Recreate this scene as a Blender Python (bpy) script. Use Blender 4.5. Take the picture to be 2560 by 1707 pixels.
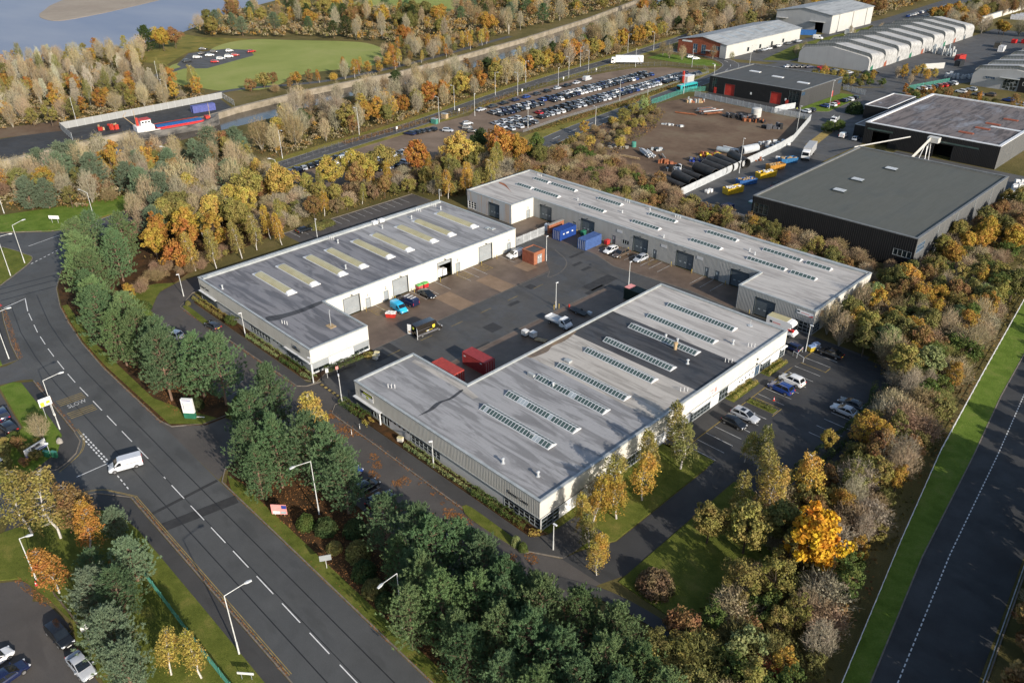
import bpy, bmesh, math, random
import numpy as np
from mathutils import Vector, Matrix
from mathutils.geometry import tessellate_polygon
for o in list(bpy.data.objects):
    bpy.data.objects.remove(o)
SC = bpy.context.scene
COL = SC.collection
R = math.radians
random.seed(7)
NPR = np.random.default_rng(11)

# ------------------------------------------------------------------ camera (drone, 77 m up)
cam_d = bpy.data.cameras.new('camera'); cam_d.sensor_width = 36.0; cam_d.lens = 28.063
cam_d.clip_start = 0.5; cam_d.clip_end = 6000
cam = bpy.data.objects.new('camera', cam_d); COL.objects.link(cam); SC.camera = cam
_p, _r, _y = R(29.81), R(-0.419), R(-45.446)
_f = Vector((math.sin(_y)*math.cos(_p), math.cos(_y)*math.cos(_p), -math.sin(_p)))
_rt = Vector((math.cos(_y), -math.sin(_y), 0)); _up = _rt.cross(_f)
_r2 = math.cos(_r)*_rt + math.sin(_r)*_up; _u2 = -math.sin(_r)*_rt + math.cos(_r)*_up
cam.matrix_world = Matrix(((_r2.x, _u2.x, -_f.x, 0), (_r2.y, _u2.y, -_f.y, 0), (_r2.z, _u2.z, -_f.z, 77.0), (0, 0, 0, 1)))

# ------------------------------------------------------------------ sky and sun
SUN_AZ, SUN_EL = R(-9.5), R(22.5)
SUN = Vector((math.cos(SUN_EL)*math.cos(SUN_AZ), math.cos(SUN_EL)*math.sin(SUN_AZ), math.sin(SUN_EL)))
w = bpy.data.worlds.new('World'); SC.world = w; w.use_nodes = True
_n = w.node_tree.nodes; _bg = _n['Background']
_sky = _n.new('ShaderNodeTexSky'); _sky.sky_type = 'NISHITA'; _sky.sun_disc = False
_sky.sun_elevation = SUN_EL; _sky.sun_rotation = math.pi/2 - SUN_AZ; _sky.air_density = 1.0; _sky.dust_density = 1.2; _sky.ozone_density = 1.0
w.node_tree.links.new(_sky.outputs['Color'], _bg.inputs['Color']); _bg.inputs['Strength'].default_value = 0.13
_sd = bpy.data.lights.new('sun', 'SUN'); _sd.energy = 4.6; _sd.angle = R(0.53); _sd.color = (1.0, 0.915, 0.80)
sun = bpy.data.objects.new('sun', _sd); COL.objects.link(sun); sun.rotation_euler = SUN.to_track_quat('Z', 'Y').to_euler()
SC.view_settings.view_transform = 'Standard'; SC.view_settings.look = 'None'
SC.view_settings.exposure = 0.45; SC.view_settings.gamma = 1.0; SC.view_settings.use_curve_mapping = False
SC.render.engine = 'CYCLES'
SC.cycles.max_bounces = 5; SC.cycles.diffuse_bounces = 3; SC.cycles.glossy_bounces = 2; SC.cycles.transmission_bounces = 2
SC.cycles.transparent_max_bounces = 4; SC.cycles.caustics_reflective = False; SC.cycles.caustics_refractive = False
SC.cycles.use_denoising = True
# ------------------------------------------------------------------ materials
MATS = {}
def lin(h):
    h = h.lstrip('#'); v = [int(h[i:i+2], 16)/255 for i in (0, 2, 4)]
    return tuple(x/12.92 if x <= 0.04045 else ((x+0.055)/1.055)**2.4 for x in v)
class NT:
    """small node-graph helper"""
    def __init__(s, name):
        s.m = bpy.data.materials.new(name); s.m.use_nodes = True; s.t = s.m.node_tree; s.n = s.t.nodes; s.l = s.t.links
        s.b = s.n['Principled BSDF']; s.out = s.n['Material Output']; MATS[name] = s.m
    def add(s, typ, **k):
        x = s.n.new(typ)
        for a, v in k.items(): setattr(x, a, v)
        return x
    def link(s, a, b): s.l.new(a, b)
    def pos(s, world=True, scale=(1, 1, 1), rotz=0):
        src = s.add('ShaderNodeNewGeometry').outputs['Position'] if world else s.add('ShaderNodeTexCoord').outputs['Object']
        mp = s.add('ShaderNodeMapping'); mp.inputs['Scale'].default_value = scale; mp.inputs['Rotation'].default_value = (0, 0, rotz)
        s.link(src, mp.inputs['Vector']); return mp.outputs['Vector']
    def noise(s, vec, scale, detail=4, rough=0.6, dist=0.0):
        x = s.add('ShaderNodeTexNoise'); x.inputs['Scale'].default_value = scale; x.inputs['Detail'].default_value = detail
        x.inputs['Roughness'].default_value = rough; x.inputs['Distortion'].default_value = dist
        if vec is not None: s.link(vec, x.inputs['Vector'])
        return x.outputs['Fac']
    def ramp(s, fac, stops):
        x = s.add('ShaderNodeValToRGB'); e = x.color_ramp.elements
        while len(e) < len(stops): e.new(0.5)
        for q, (p, c) in zip(e, stops): q.position = p; q.color = (c, c, c, 1) if isinstance(c, (int, float)) else (*c[:3], 1)
        s.link(fac, x.inputs['Fac']); return x.outputs['Color']
    def mix(s, fac, a, b, mode='MIX'):
        x = s.add('ShaderNodeMix', data_type='RGBA', blend_type=mode)
        for v, k in ((fac, 0), (a, 6), (b, 7)):
            if isinstance(v, (int, float)): x.inputs[k].default_value = v
            elif isinstance(v, tuple): x.inputs[k].default_value = (*v[:3], 1)
            else: s.link(v, x.inputs[k])
        return x.outputs[2]
    def bump(s, h, strength=0.3, dist=0.05):
        x = s.add('ShaderNodeBump'); x.inputs['Strength'].default_value = strength; x.inputs['Distance'].default_value = dist
        s.link(h, x.inputs['Height']); s.link(x.outputs['Normal'], s.b.inputs['Normal'])
    def fin(s, col, rough=0.8, spec=0.3, metal=0.0):
        if isinstance(col, tuple): s.b.inputs['Base Color'].default_value = (*col[:3], 1)
        else: s.link(col, s.b.inputs['Base Color'])
        if isinstance(rough, (int, float)): s.b.inputs['Roughness'].default_value = rough
        else: s.link(rough, s.b.inputs['Roughness'])
        s.b.inputs['Specular IOR Level'].default_value = spec; s.b.inputs['Metallic'].default_value = metal
        return s.m
def mat(name, c1, c2=None, scale=2.0, rough=0.75, spec=0.3, metal=0.0, world=True, stretch=(1, 1, 1), bump=0.0, bscale=None, c3=None, lo=0.35, hi=0.65):
    """colour varied by one soft and one fine noise"""
    if name in MATS: return MATS[name]
    t = NT(name)
    if c2 is None:
        c2 = tuple(min(1, x*1.18) for x in c1); c1 = tuple(x*0.86 for x in c1)
    v = t.pos(world, stretch); f = t.noise(v, scale, 5, 0.65)
    col = t.ramp(f, [(lo, c1), (hi, c2)] if c3 is None else [(lo, c1), ((lo+hi)/2, c2), (hi, c3)])
    fine = t.noise(v, scale*13, 3, 0.7)
    col = t.mix(0.35, col, t.ramp(fine, [(0.25, 0.55), (0.75, 1.0)]), 'MULTIPLY')
    if bump: t.bump(t.noise(v, bscale or scale*10, 3, 0.7), bump, 0.05)
    return t.fin(col, rough, spec, metal)

def asphalt(name, base, wet=0.0, tint=(1, 1, 1)):
    t = NT(name); v = t.pos(True)
    a = tuple(base*0.82*x for x in tint); b = tuple(base*1.22*x for x in tint)
    col = t.ramp(t.noise(v, 0.11, 6, 0.62, 0.4), [(0.3, a), (0.7, b)])
    sp = t.noise(t.pos(True, (1, 1, 1)), 9.0, 4, 0.8)
    col = t.mix(0.55, col, t.ramp(sp, [(0.3, 0.55), (0.72, 1.25)]), 'MULTIPLY')
    pt = t.noise(t.pos(True, (0.35, 1.0, 1)), 0.35, 3, 0.5)
    col = t.mix(t.ramp(pt, [(0.56, 0.0), (0.63, 0.35)]), col, tuple(base*0.55*x for x in tint))
    rg = t.ramp(t.noise(v, 0.25, 5, 0.6), [(0.38, max(0.25, 0.85-wet)), (0.62, 0.9)])
    t.bump(sp, 0.25, 0.03)
    return t.fin(col, rg, 0.35)
def lawn(name, ca, cb, cc, s=0.35):
    t = NT(name); v = t.pos(True)
    col = t.ramp(t.noise(v, s, 6, 0.65, 0.3), [(0.3, ca), (0.52, cb), (0.72, cc)])
    fine = t.noise(v, 6.0, 4, 0.8)
    col = t.mix(0.7, col, t.ramp(fine, [(0.25, 0.45), (0.75, 1.15)]), 'MULTIPLY')
    t.bump(fine, 0.8, 0.12)
    return t.fin(col, 0.95, 0.1)

asphalt('asphalt_road', 0.078, 0.1, (0.97, 1.0, 1.0))
asphalt('asphalt_court', 0.072, 0.35, (1.0, 0.98, 0.94))
asphalt('asphalt_front', 0.075, 0.2, (1.08, 0.97, 0.88))
asphalt('asphalt_dark', 0.044, 0.2, (1.0, 1.0, 1.0))
asphalt('asphalt_far', 0.08, 0.2, (1.0, 0.99, 0.97))
asphalt('footway', 0.055, 0.1, (1.0, 0.97, 0.93))
lawn('lawn', (0.075, 0.095, 0.016), (0.13, 0.15, 0.028), (0.21, 0.19, 0.05))
lawn('lawn_bright', (0.085, 0.14, 0.018), (0.13, 0.195, 0.03), (0.18, 0.215, 0.05))
lawn('meadow', (0.22, 0.26, 0.065), (0.28, 0.31, 0.09), (0.33, 0.33, 0.12), 0.03)
lawn('rough_ground', (0.085, 0.078, 0.025), (0.145, 0.12, 0.045), (0.20, 0.15, 0.07), 0.06)
lawn('verge_rough', (0.11, 0.115, 0.028), (0.21, 0.185, 0.045), (0.30, 0.22, 0.065), 0.12)
lawn('bark_bed', (0.035, 0.024, 0.012), (0.075, 0.042, 0.020), (0.13, 0.06, 0.022), 0.4)
mat('concrete_brown', (0.095, 0.066, 0.046), (0.165, 0.118, 0.085), 0.22, 0.55, 0.4, bump=0.1, bscale=4)
mat('concrete_tan', (0.20, 0.135, 0.085), (0.27, 0.185, 0.12), 0.3, 0.7, 0.3)
mat('concrete', (0.24, 0.225, 0.20), (0.36, 0.34, 0.30), 0.6, 0.85)
mat('kerb_stone', (0.14, 0.125, 0.105), (0.24, 0.205, 0.165), 1.5, 0.9)
mat('quay_stone', (0.20, 0.17, 0.12), (0.36, 0.31, 0.24), 0.3, 0.9, bump=0.4)
mat('dirt', (0.085, 0.055, 0.036), (0.155, 0.105, 0.07), 0.06, 0.95, 0.15, c3=(0.19, 0.15, 0.10), lo=0.3, hi=0.72, bump=0.4, bscale=1.5)
mat('gravel', (0.15, 0.11, 0.08), (0.235, 0.175, 0.13), 0.08, 0.95, 0.15, bump=0.3, bscale=3)
mat('mud_bank', (0.28, 0.225, 0.17), (0.36, 0.30, 0.23), 0.02, 0.8, 0.3)
mat('paint_white', (0.62, 0.62, 0.60), (0.80, 0.80, 0.78), 1.2, 0.7)
mat('paint_line', (0.30, 0.30, 0.29), (0.62, 0.62, 0.60), 0.8, 0.8)
mat('paint_yellow', (0.20, 0.145, 0.05), (0.42, 0.30, 0.09), 0.8, 0.8)
mat('tar', (0.018, 0.018, 0.019), (0.028, 0.028, 0.030), 2, 0.6)
mat('patch', (0.032, 0.032, 0.033), (0.046, 0.046, 0.046), 1.0, 0.8)

def clad(name, c, dirt, amount=0.25, rough=0.55):
    """metal or rendered sheet walls with rain streaks running down"""
    t = NT(name)
    st = t.noise(t.pos(True, (1.3, 1.3, 0.06)), 1.0, 5, 0.7)
    col = t.mix(t.ramp(st, [(0.45, 0.0), (0.75, amount)]), tuple(c), tuple(dirt))
    g = t.noise(t.pos(True), 0.25, 4, 0.6)
    col = t.mix(0.4, col, t.ramp(g, [(0.3, 0.82), (0.7, 1.05)]), 'MULTIPLY')
    return t.fin(col, rough, 0.35)
clad('wall_cream', (0.62, 0.60, 0.54), (0.40, 0.37, 0.32), 0.25)
clad('wall_white', (0.78, 0.78, 0.77), (0.50, 0.50, 0.48), 0.12)
clad('wall_grey', (0.30, 0.305, 0.30), (0.20, 0.19, 0.17), 0.3)
clad('fascia_grey', (0.42, 0.42, 0.395), (0.30, 0.28, 0.24), 0.4)
clad('panel_pale', (0.50, 0.51, 0.52), (0.36, 0.36, 0.36), 0.2)
clad('wall_rusty', (0.34, 0.365, 0.39), (0.40, 0.24, 0.11), 0.9)
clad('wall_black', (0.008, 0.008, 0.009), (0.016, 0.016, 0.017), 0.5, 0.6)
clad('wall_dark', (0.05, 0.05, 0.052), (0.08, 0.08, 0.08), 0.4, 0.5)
clad('wall_silver', (0.36, 0.365, 0.37), (0.26, 0.26, 0.26), 0.3)
clad('wall_light', (0.48, 0.475, 0.45), (0.42, 0.40, 0.36), 0.3)

def roofing(name, a, b, stain, amount=0.5, along='y', puddle=0.0, lo=0.70, hi=0.88):
    """felt / membrane laid in strips, with worn streaks and ponding marks"""
    t = NT(name); a = tuple(x*lo for x in a); b = tuple(x*hi for x in b); stain = tuple(x*0.75 for x in stain)
    sc = (0.16, 1.25, 1) if along == 'x' else (1.25, 0.16, 1)
    st = t.noise(t.pos(True, sc), 0.55, 5, 0.62, 0.8)
    col = t.ramp(st, [(0.43, a), (0.475, tuple((x+y)/2 for x, y in zip(a, b))), (0.53, b)])
    blot = t.noise(t.pos(True, (0.5, 1, 1) if along == 'x' else (1, 0.5, 1)), 0.16, 6, 0.65, 0.9)
    col = t.mix(t.ramp(blot, [(0.56, 0.0), (0.68, amount)]), col, stain)
    br = t.add('ShaderNodeTexBrick'); br.inputs['Scale'].default_value = 1.0; br.inputs['Mortar Size'].default_value = 0.02
    br.inputs['Brick Width'].default_value = 7.0; br.inputs['Row Height'].default_value = 1.0; br.inputs['Mortar Smooth'].default_value = 0.3
    t.link(t.pos(True, (1, 1, 1), 0 if along == 'x' else R(90)), br.inputs['Vector'])
    br.inputs['Color1'].default_value = (1, 1, 1, 1); br.inputs['Color2'].default_value = (0.93, 0.93, 0.93, 1); br.inputs['Mortar'].default_value = (0.7, 0.7, 0.7, 1)
    col = t.mix(0.8, col, br.outputs['Color'], 'MULTIPLY')
    fine = t.noise(t.pos(True), 3.0, 4, 0.7)
    col = t.mix(0.35, col, t.ramp(fine, [(0.3, 0.75), (0.7, 1.05)]), 'MULTIPLY')
    rg = t.ramp(blot, [(0.45, 0.75), (0.66, 0.75-puddle)])
    return t.fin(col, rg, 0.35)
roofing('roof_slate_grey', (0.175, 0.173, 0.185), (0.245, 0.24, 0.25), (0.115, 0.11, 0.118), 0.55, 'x', 0.2)
roofing('roof_pale_grey', (0.26, 0.255, 0.255), (0.33, 0.325, 0.325), (0.20, 0.19, 0.185), 0.5, 'x', 0.15, 0.8, 0.98)
roofing('roof_tan', (0.33, 0.305, 0.27), (0.40, 0.37, 0.33), (0.25, 0.21, 0.17), 0.55, 'x', 0.1, 0.95, 1.12)
roofing('roof_stone', (0.37, 0.345, 0.32), (0.44, 0.415, 0.385), (0.29, 0.26, 0.23), 0.4, 'x', 0.1, 0.92, 1.05)
roofing('roof_coal', (0.050, 0.050, 0.054), (0.072, 0.072, 0.076), (0.03, 0.03, 0.032), 0.8, 'x', 0.35)
roofing('roof_olive', (0.105, 0.108, 0.092), (0.135, 0.138, 0.118), (0.085, 0.088, 0.078), 0.3, 'y', 0.1, 0.86, 0.72)
roofing('roof_charcoal', (0.075, 0.076, 0.072), (0.10, 0.10, 0.095), (0.06, 0.06, 0.058), 0.3, 'y', 0.1, 0.92, 0.78)
roofing('roof_patchy', (0.12, 0.10, 0.095), (0.19, 0.16, 0.15), (0.30, 0.29, 0.31), 0.85, 'y', 0.35)
roofing('roof_sheet_grey', (0.34, 0.36, 0.37), (0.38, 0.40, 0.41), (0.30, 0.32, 0.33), 0.3, 'y')
roofing('roof_sheet_pale', (0.44, 0.44, 0.43), (0.50, 0.50, 0.49), (0.40, 0.39, 0.37), 0.3, 'x')

mat('coping', (0.30, 0.325, 0.325), (0.42, 0.44, 0.44), 0.8, 0.45, 0.5)
mat('coping_dark', (0.13, 0.135, 0.135), (0.19, 0.195, 0.195), 0.8, 0.5, 0.4)
mat('coping_white', (0.6, 0.61, 0.62), (0.72, 0.73, 0.74), 0.8, 0.5, 0.5)
mat('trim_dark', (0.035, 0.045, 0.048), (0.055, 0.065, 0.07), 1.0, 0.5)
mat('frame_grey', (0.20, 0.225, 0.235), (0.28, 0.305, 0.315), 1.0, 0.5)
mat('frame_white', (0.70, 0.70, 0.69), (0.8, 0.8, 0.79), 1.0, 0.5)
mat('door_grey', (0.27, 0.29, 0.30), (0.33, 0.35, 0.36), 0.5, 0.5)
mat('door_slate', (0.085, 0.105, 0.12), (0.115, 0.135, 0.15), 0.5, 0.5)
mat('door_red', (0.42, 0.035, 0.025), (0.55, 0.06, 0.04), 0.5, 0.5)
mat('cream_glazing', (0.42, 0.37, 0.20), (0.52, 0.47, 0.28), 0.4, 0.45, 0.5)
mat('metal_galv', (0.40, 0.42, 0.43), (0.55, 0.57, 0.58), 0.7, 0.45, 0.5)
mat('metal_pole', (0.52, 0.53, 0.52), (0.66, 0.67, 0.66), 0.7, 0.5, 0.5)
mat('brick_red', (0.22, 0.062, 0.035), (0.32, 0.10, 0.055), 1.4, 0.9)
mat('brick_orange', (0.26, 0.095, 0.05), (0.36, 0.14, 0.075), 1.4, 0.9)
mat('timber', (0.33, 0.23, 0.12), (0.50, 0.37, 0.22), 1.5, 0.9)
mat('stone', (0.22, 0.20, 0.18), (0.40, 0.37, 0.33), 1.2, 0.9, world=False, bump=0.5)
mat('black_plastic', (0.014, 0.014, 0.016), (0.028, 0.028, 0.03), 2, 0.5)
mat('tyre', (0.012, 0.012, 0.012), (0.022, 0.022, 0.022), 3, 0.85)
mat('rim', (0.28, 0.28, 0.29), (0.42, 0.42, 0.43), 3, 0.35, 0.5, 0.6)
mat('lamp_red', (0.35, 0.02, 0.02), (0.5, 0.04, 0.03), 2, 0.3, 0.5)
mat('lamp_clear', (0.55, 0.57, 0.6), (0.75, 0.77, 0.8), 2, 0.2, 0.6)
mat('roof_stain', (0.12, 0.10, 0.085), (0.24, 0.17, 0.11), 0.5, 0.9)
mat('rust', (0.20, 0.07, 0.03), (0.34, 0.13, 0.06), 0.8, 0.9)
mat('void', (0.008, 0.008, 0.009), (0.012, 0.012, 0.013), 1, 0.9, 0.0)
mat('bag_white', (0.62, 0.61, 0.58), (0.78, 0.77, 0.75), 0.8, 0.8)
mat('pipe_black', (0.028, 0.026, 0.024), (0.055, 0.05, 0.045), 0.5, 0.6)
def glass_mat(name, c, rough=0.06, spec=0.8):
    t = NT(name); v = t.pos(True)
    col = t.mix(t.noise(v, 0.7, 3), tuple(x*0.6 for x in c), tuple(x*1.5 for x in c))
    return t.fin(col, rough, spec)
glass_mat('glass_dark', (0.018, 0.026, 0.028)); glass_mat('glass_green', (0.055, 0.085, 0.078), 0.12)
glass_mat('glass_car', (0.010, 0.013, 0.016)); glass_mat('glass_pale', (0.30, 0.34, 0.36), 0.2)
glass_mat('glass_blue', (0.05, 0.09, 0.15), 0.1)
def paint_mat(name, rough=0.22, coat=0.6, noise=0.12):
    """paint whose colour is the object's own colour"""
    t = NT(name); oi = t.add('ShaderNodeObjectInfo')
    f = t.noise(t.pos(False), 1.5, 4, 0.6)
    col = t.mix(1.0, oi.outputs['Color'], t.ramp(f, [(0.3, 1-noise), (0.7, 1.0)]), 'MULTIPLY')
    t.fin(col, rough, 0.5); t.b.inputs['Coat Weight'].default_value = coat; t.b.inputs['Coat Roughness'].default_value = 0.08
    return t.m
paint_mat('car_paint'); paint_mat('matt_paint', 0.6, 0.0, 0.3)
def water_mat(name, c1, c2, sc, bump, rg, sp):
    t = NT(name); v = t.pos(True, (0.35, 1, 1), R(25))
    col = t.ramp(t.noise(v, sc*0.12, 5, 0.6), [(0.35, c1), (0.65, c2)])
    t.bump(t.noise(v, sc, 4, 0.6), bump, 0.2)
    return t.fin(col, rg, sp)
water_mat('river_water', (0.15, 0.175, 0.25), (0.22, 0.235, 0.29), 0.12, 0.25, 0.45, 0.16)
water_mat('canal_water', (0.055, 0.046, 0.038), (0.075, 0.064, 0.052), 0.35, 0.06, 0.12, 0.16)

def leaf_mat(name, var=0.35, trans=0.28, hue=0.035):
    """foliage: the object's own colour, shifted a little from clump to clump and from leaf to leaf"""
    t = NT(name); oi = t.add('ShaderNodeObjectInfo'); v = t.pos(False)
    cl = t.noise(v, 0.55, 3, 0.6); fn = t.noise(v, 4.0, 2, 0.6)
    hs = t.add('ShaderNodeHueSaturation'); t.link(oi.outputs['Color'], hs.inputs['Color'])
    mr = t.add('ShaderNodeMapRange'); mr.inputs['From Min'].default_value = 0.3; mr.inputs['From Max'].default_value = 0.7
    mr.inputs['To Min'].default_value = 0.5-hue; mr.inputs['To Max'].default_value = 0.5+hue; t.link(cl, mr.inputs['Value']); t.link(mr.outputs['Result'], hs.inputs['Hue'])
    m2 = t.add('ShaderNodeMapRange'); m2.inputs['From Min'].default_value = 0.3; m2.inputs['From Max'].default_value = 0.7
    m2.inputs['To Min'].default_value = 1-var; m2.inputs['To Max'].default_value = 1+var; t.link(fn, m2.inputs['Value']); t.link(m2.outputs['Result'], hs.inputs['Value'])
    t.link(hs.outputs['Color'], t.b.inputs['Base Color']); t.b.inputs['Roughness'].default_value = 0.75; t.b.inputs['Specular IOR Level'].default_value = 0.2
    tr = t.add('ShaderNodeBsdfTranslucent'); t.link(hs.outputs['Color'], tr.inputs['Color'])
    mx = t.add('ShaderNodeMixShader'); mx.inputs['Fac'].default_value = trans
    t.link(t.b.outputs['BSDF'], mx.inputs[1]); t.link(tr.outputs['BSDF'], mx.inputs[2]); t.link(mx.outputs['Shader'], t.out.inputs['Surface'])
    return t.m
leaf_mat('leaf'); leaf_mat('needle', 0.30, 0.12, 0.02); leaf_mat('twig', 0.25, 0.0, 0.02)
mat('bark', (0.075, 0.055, 0.038), (0.14, 0.105, 0.075), 1.5, 0.95, world=False)
mat('bark_pine', (0.16, 0.10, 0.07), (0.26, 0.17, 0.12), 1.5, 0.95, world=False)
mat('bark_birch', (0.38, 0.35, 0.31), (0.66, 0.63, 0.58), 1.2, 0.85, world=False, stretch=(1, 1, 3))
mat('bark_pale', (0.24, 0.215, 0.17), (0.38, 0.35, 0.28), 1.2, 0.9, world=False)

# ------------------------------------------------------------------ mesh helpers
class MB:
    """collects shapes into one mesh"""
    def __init__(s): s.v = []; s.f = []; s.m = []
    def add(s, vs, fs, m=0):
        b = len(s.v); s.v += [tuple(p) for p in vs]; s.f += [tuple(i+b for i in f) for f in fs]; s.m += [m]*len(fs); return s
    def quad(s, a, b, c, d, m=0): return s.add([a, b, c, d], [(0, 1, 2, 3)], m)
    def box(s, x0, x1, y0, y1, z0, z1, m=0, bot=True):
        vs = [(x0, y0, z0), (x1, y0, z0), (x1, y1, z0), (x0, y1, z0), (x0, y0, z1), (x1, y0, z1), (x1, y1, z1), (x0, y1, z1)]
        fs = [(4, 5, 6, 7), (0, 1, 5, 4), (1, 2, 6, 5), (2, 3, 7, 6), (3, 0, 4, 7)] + ([(3, 2, 1, 0)] if bot else [])
        return s.add(vs, fs, m)
    def cbox(s, c, d, rz=0, m=0):
        ca, sa = math.cos(rz), math.sin(rz); hx, hy, hz = d[0]/2, d[1]/2, d[2]/2; vs = []
        for z in (-hz, hz):
            for x, y in ((-hx, -hy), (hx, -hy), (hx, hy), (-hx, hy)): vs.append((c[0]+x*ca-y*sa, c[1]+x*sa+y*ca, c[2]+z))
        return s.add(vs, [(3, 2, 1, 0), (4, 5, 6, 7), (0, 1, 5, 4), (1, 2, 6, 5), (2, 3, 7, 6), (3, 0, 4, 7)], m)
    def tube(s, p0, p1, r0, r1=None, n=6, m=0, caps=True):
        p0, p1 = Vector(p0), Vector(p1); r1 = r0 if r1 is None else r1; d = (p1-p0)
        if d.length < 1e-6: return s
        q = d.to_track_quat('Z', 'Y'); vs = []
        for p, r in ((p0, r0), (p1, r1)):
            for k in range(n):
                a = 2*math.pi*k/n; vs.append(p + q @ Vector((r*math.cos(a), r*math.sin(a), 0)))
        fs = [(k, (k+1) % n, n+(k+1) % n, n+k) for k in range(n)]
        if caps: fs += [tuple(range(n-1, -1, -1)), tuple(range(n, 2*n))]
        return s.add(vs, fs, m)
    def lathe(s, prof, n=10, c=(0, 0, 0), m=0):
        vs = []; fs = []
        for r, z in prof:
            for k in range(n):
                a = 2*math.pi*k/n; vs.append((c[0]+r*math.cos(a), c[1]+r*math.sin(a), c[2]+z))
        for j in range(len(prof)-1):
            for k in range(n): fs.append((j*n+k, j*n+(k+1) % n, (j+1)*n+(k+1) % n, (j+1)*n+k))
        fs += [tuple(range(n-1, -1, -1)), tuple(range((len(prof)-1)*n, len(prof)*n))]
        return s.add(vs, fs, m)
    def loft(s, secs, m=0, caps=True):
        n = len(secs[0]); vs = [p for q in secs for p in q]; fs = []
        for j in range(len(secs)-1):
            for k in range(n): fs.append((j*n+k, j*n+(k+1) % n, (j+1)*n+(k+1) % n, (j+1)*n+k))
        if caps: fs += [tuple(range(n-1, -1, -1)), tuple(range((len(secs)-1)*n, len(secs)*n))]
        return s.add(vs, fs, m)
    def prism(s, poly, z0, z1, m=0, ms=None):
        n = len(poly); tri = tessellate_polygon([[Vector((x, y, 0)) for x, y in poly]])
        area = sum(poly[i][0]*poly[(i+1) % n][1]-poly[(i+1) % n][0]*poly[i][1] for i in range(n))
        s.add([(x, y, z1) for x, y in poly], [t if tri_up(poly, t) else t[::-1] for t in tri], m)
        if z0 is not None and z1 - z0 > 1e-4:
            for i in range(n):
                a, b = poly[i], poly[(i+1) % n]
                if area < 0: a, b = b, a
                s.quad((a[0], a[1], z0), (b[0], b[1], z0), (b[0], b[1], z1), (a[0], a[1], z1), m if ms is None else ms)
        return s
    def mesh(s, name, mats, smooth=None):
        me = bpy.data.meshes.new(name); me.from_pydata(s.v, [], s.f)
        for x in ([mats] if isinstance(mats, str) else mats): me.materials.append(MATS[x])
        me.polygons.foreach_set('material_index', s.m)
        if smooth is not None:
            me.polygons.foreach_set('use_smooth', [True]*len(s.f)); me.update()
            if smooth < 180: me.set_sharp_from_angle(angle=R(smooth))
        me.update(); return me
    def build(s, name, mats, parent=None, smooth=None, loc=None, rz=0, color=None):
        return obj(name, s.mesh(name, mats, smooth), parent, loc, rz, color)
def tri_up(poly, t):
    a, b, c = (poly[i] for i in t)
    return (b[0]-a[0])*(c[1]-a[1])-(b[1]-a[1])*(c[0]-a[0]) > 0
def obj(name, me, parent=None, loc=None, rz=0, color=None):
    o = bpy.data.objects.new(name, me); COL.objects.link(o)
    if parent is not None: o.parent = parent
    if loc is not None: o.location = loc
    if rz: o.rotation_euler = (0, 0, rz)
    if color is not None: o.color = (*color[:3], 1)
    return o
def tag(o, label, cat, group=None):
    o['label'] = label; o['category'] = cat
    if group: o['group'] = group
    return o
def thing(name, label, cat, loc=(0, 0, 0), rz=0, group=None):
    o = obj(name, None, None, loc, rz); return tag(o, label, cat, group)
def struct(o): o['kind'] = 'structure'; return o
def stuff(o, label, cat): o['kind'] = 'stuff'; o['label'] = label; o['category'] = cat; return o
def copy_tree(root, loc, rz=0, label=None, group=None, scale=None, color=None, recolor=()):
    r = root.copy(); COL.objects.link(r); r.location = loc; r.rotation_euler = (0, 0, rz)
    if scale is not None: r.scale = scale if isinstance(scale, tuple) else (scale,)*3
    if label: r['label'] = label
    if group: r['group'] = group
    if color is not None and r.type == 'MESH': r.color = (*color[:3], 1)
    for ch in KIDS.get(root.name, ()):
        c = ch.copy(); COL.objects.link(c); c.parent = r
        if color is not None and ch.name.split('.')[0] in recolor: c.color = (*color[:3], 1)
        for g in KIDS.get(ch.name, ()):
            d = g.copy(); COL.objects.link(d); d.parent = c
    return r
KIDS = {}
def remember(root):
    KIDS[root.name] = list(root.children)
    for c in root.children:
        if c.children: KIDS[c.name] = list(c.children)
    return root
def text_part(body, size, parent, loc, rot, material, name='lettering', extrude=0.0, align='LEFT', xs=1.0):
    cu = bpy.data.curves.new(name, 'FONT'); cu.body = body; cu.size = size; cu.extrude = extrude; cu.align_x = align; cu.resolution_u = 2
    t = bpy.data.objects.new(name, cu); COL.objects.link(t)
    dg = bpy.context.evaluated_depsgraph_get(); dg.update()
    me = bpy.data.meshes.new_from_object(t.evaluated_get(dg)); bpy.data.objects.remove(t); bpy.data.curves.remove(cu)
    me.materials.clear(); me.materials.append(MATS[material])
    o = obj(name, me, parent, loc); o.rotation_euler = rot; o.scale = (xs, 1, 1); return o
def sheet(name, poly, z, material, parent=None, z0=None, side=None):
    mats = [material] if side is None else [material, side]
    o = MB().prism(poly, z0, z, 0, 1 if side else 0).build(name, mats, parent)
    return o if parent is not None else struct(o)
def strip_pts(line, wd, off=0.0):
    """two edges of a band of width wd along a polyline"""
    L, Rr = [], []; n = len(line)
    for i, p in enumerate(line):
        a = Vector(line[max(0, i-1)]); b = Vector(line[min(n-1, i+1)]); d = (b-a).normalized(); nn = Vector((-d.y, d.x))
        L.append(tuple(Vector(p)+nn*(off+wd/2))); Rr.append(tuple(Vector(p)+nn*(off-wd/2)))
    return L, Rr
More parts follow.
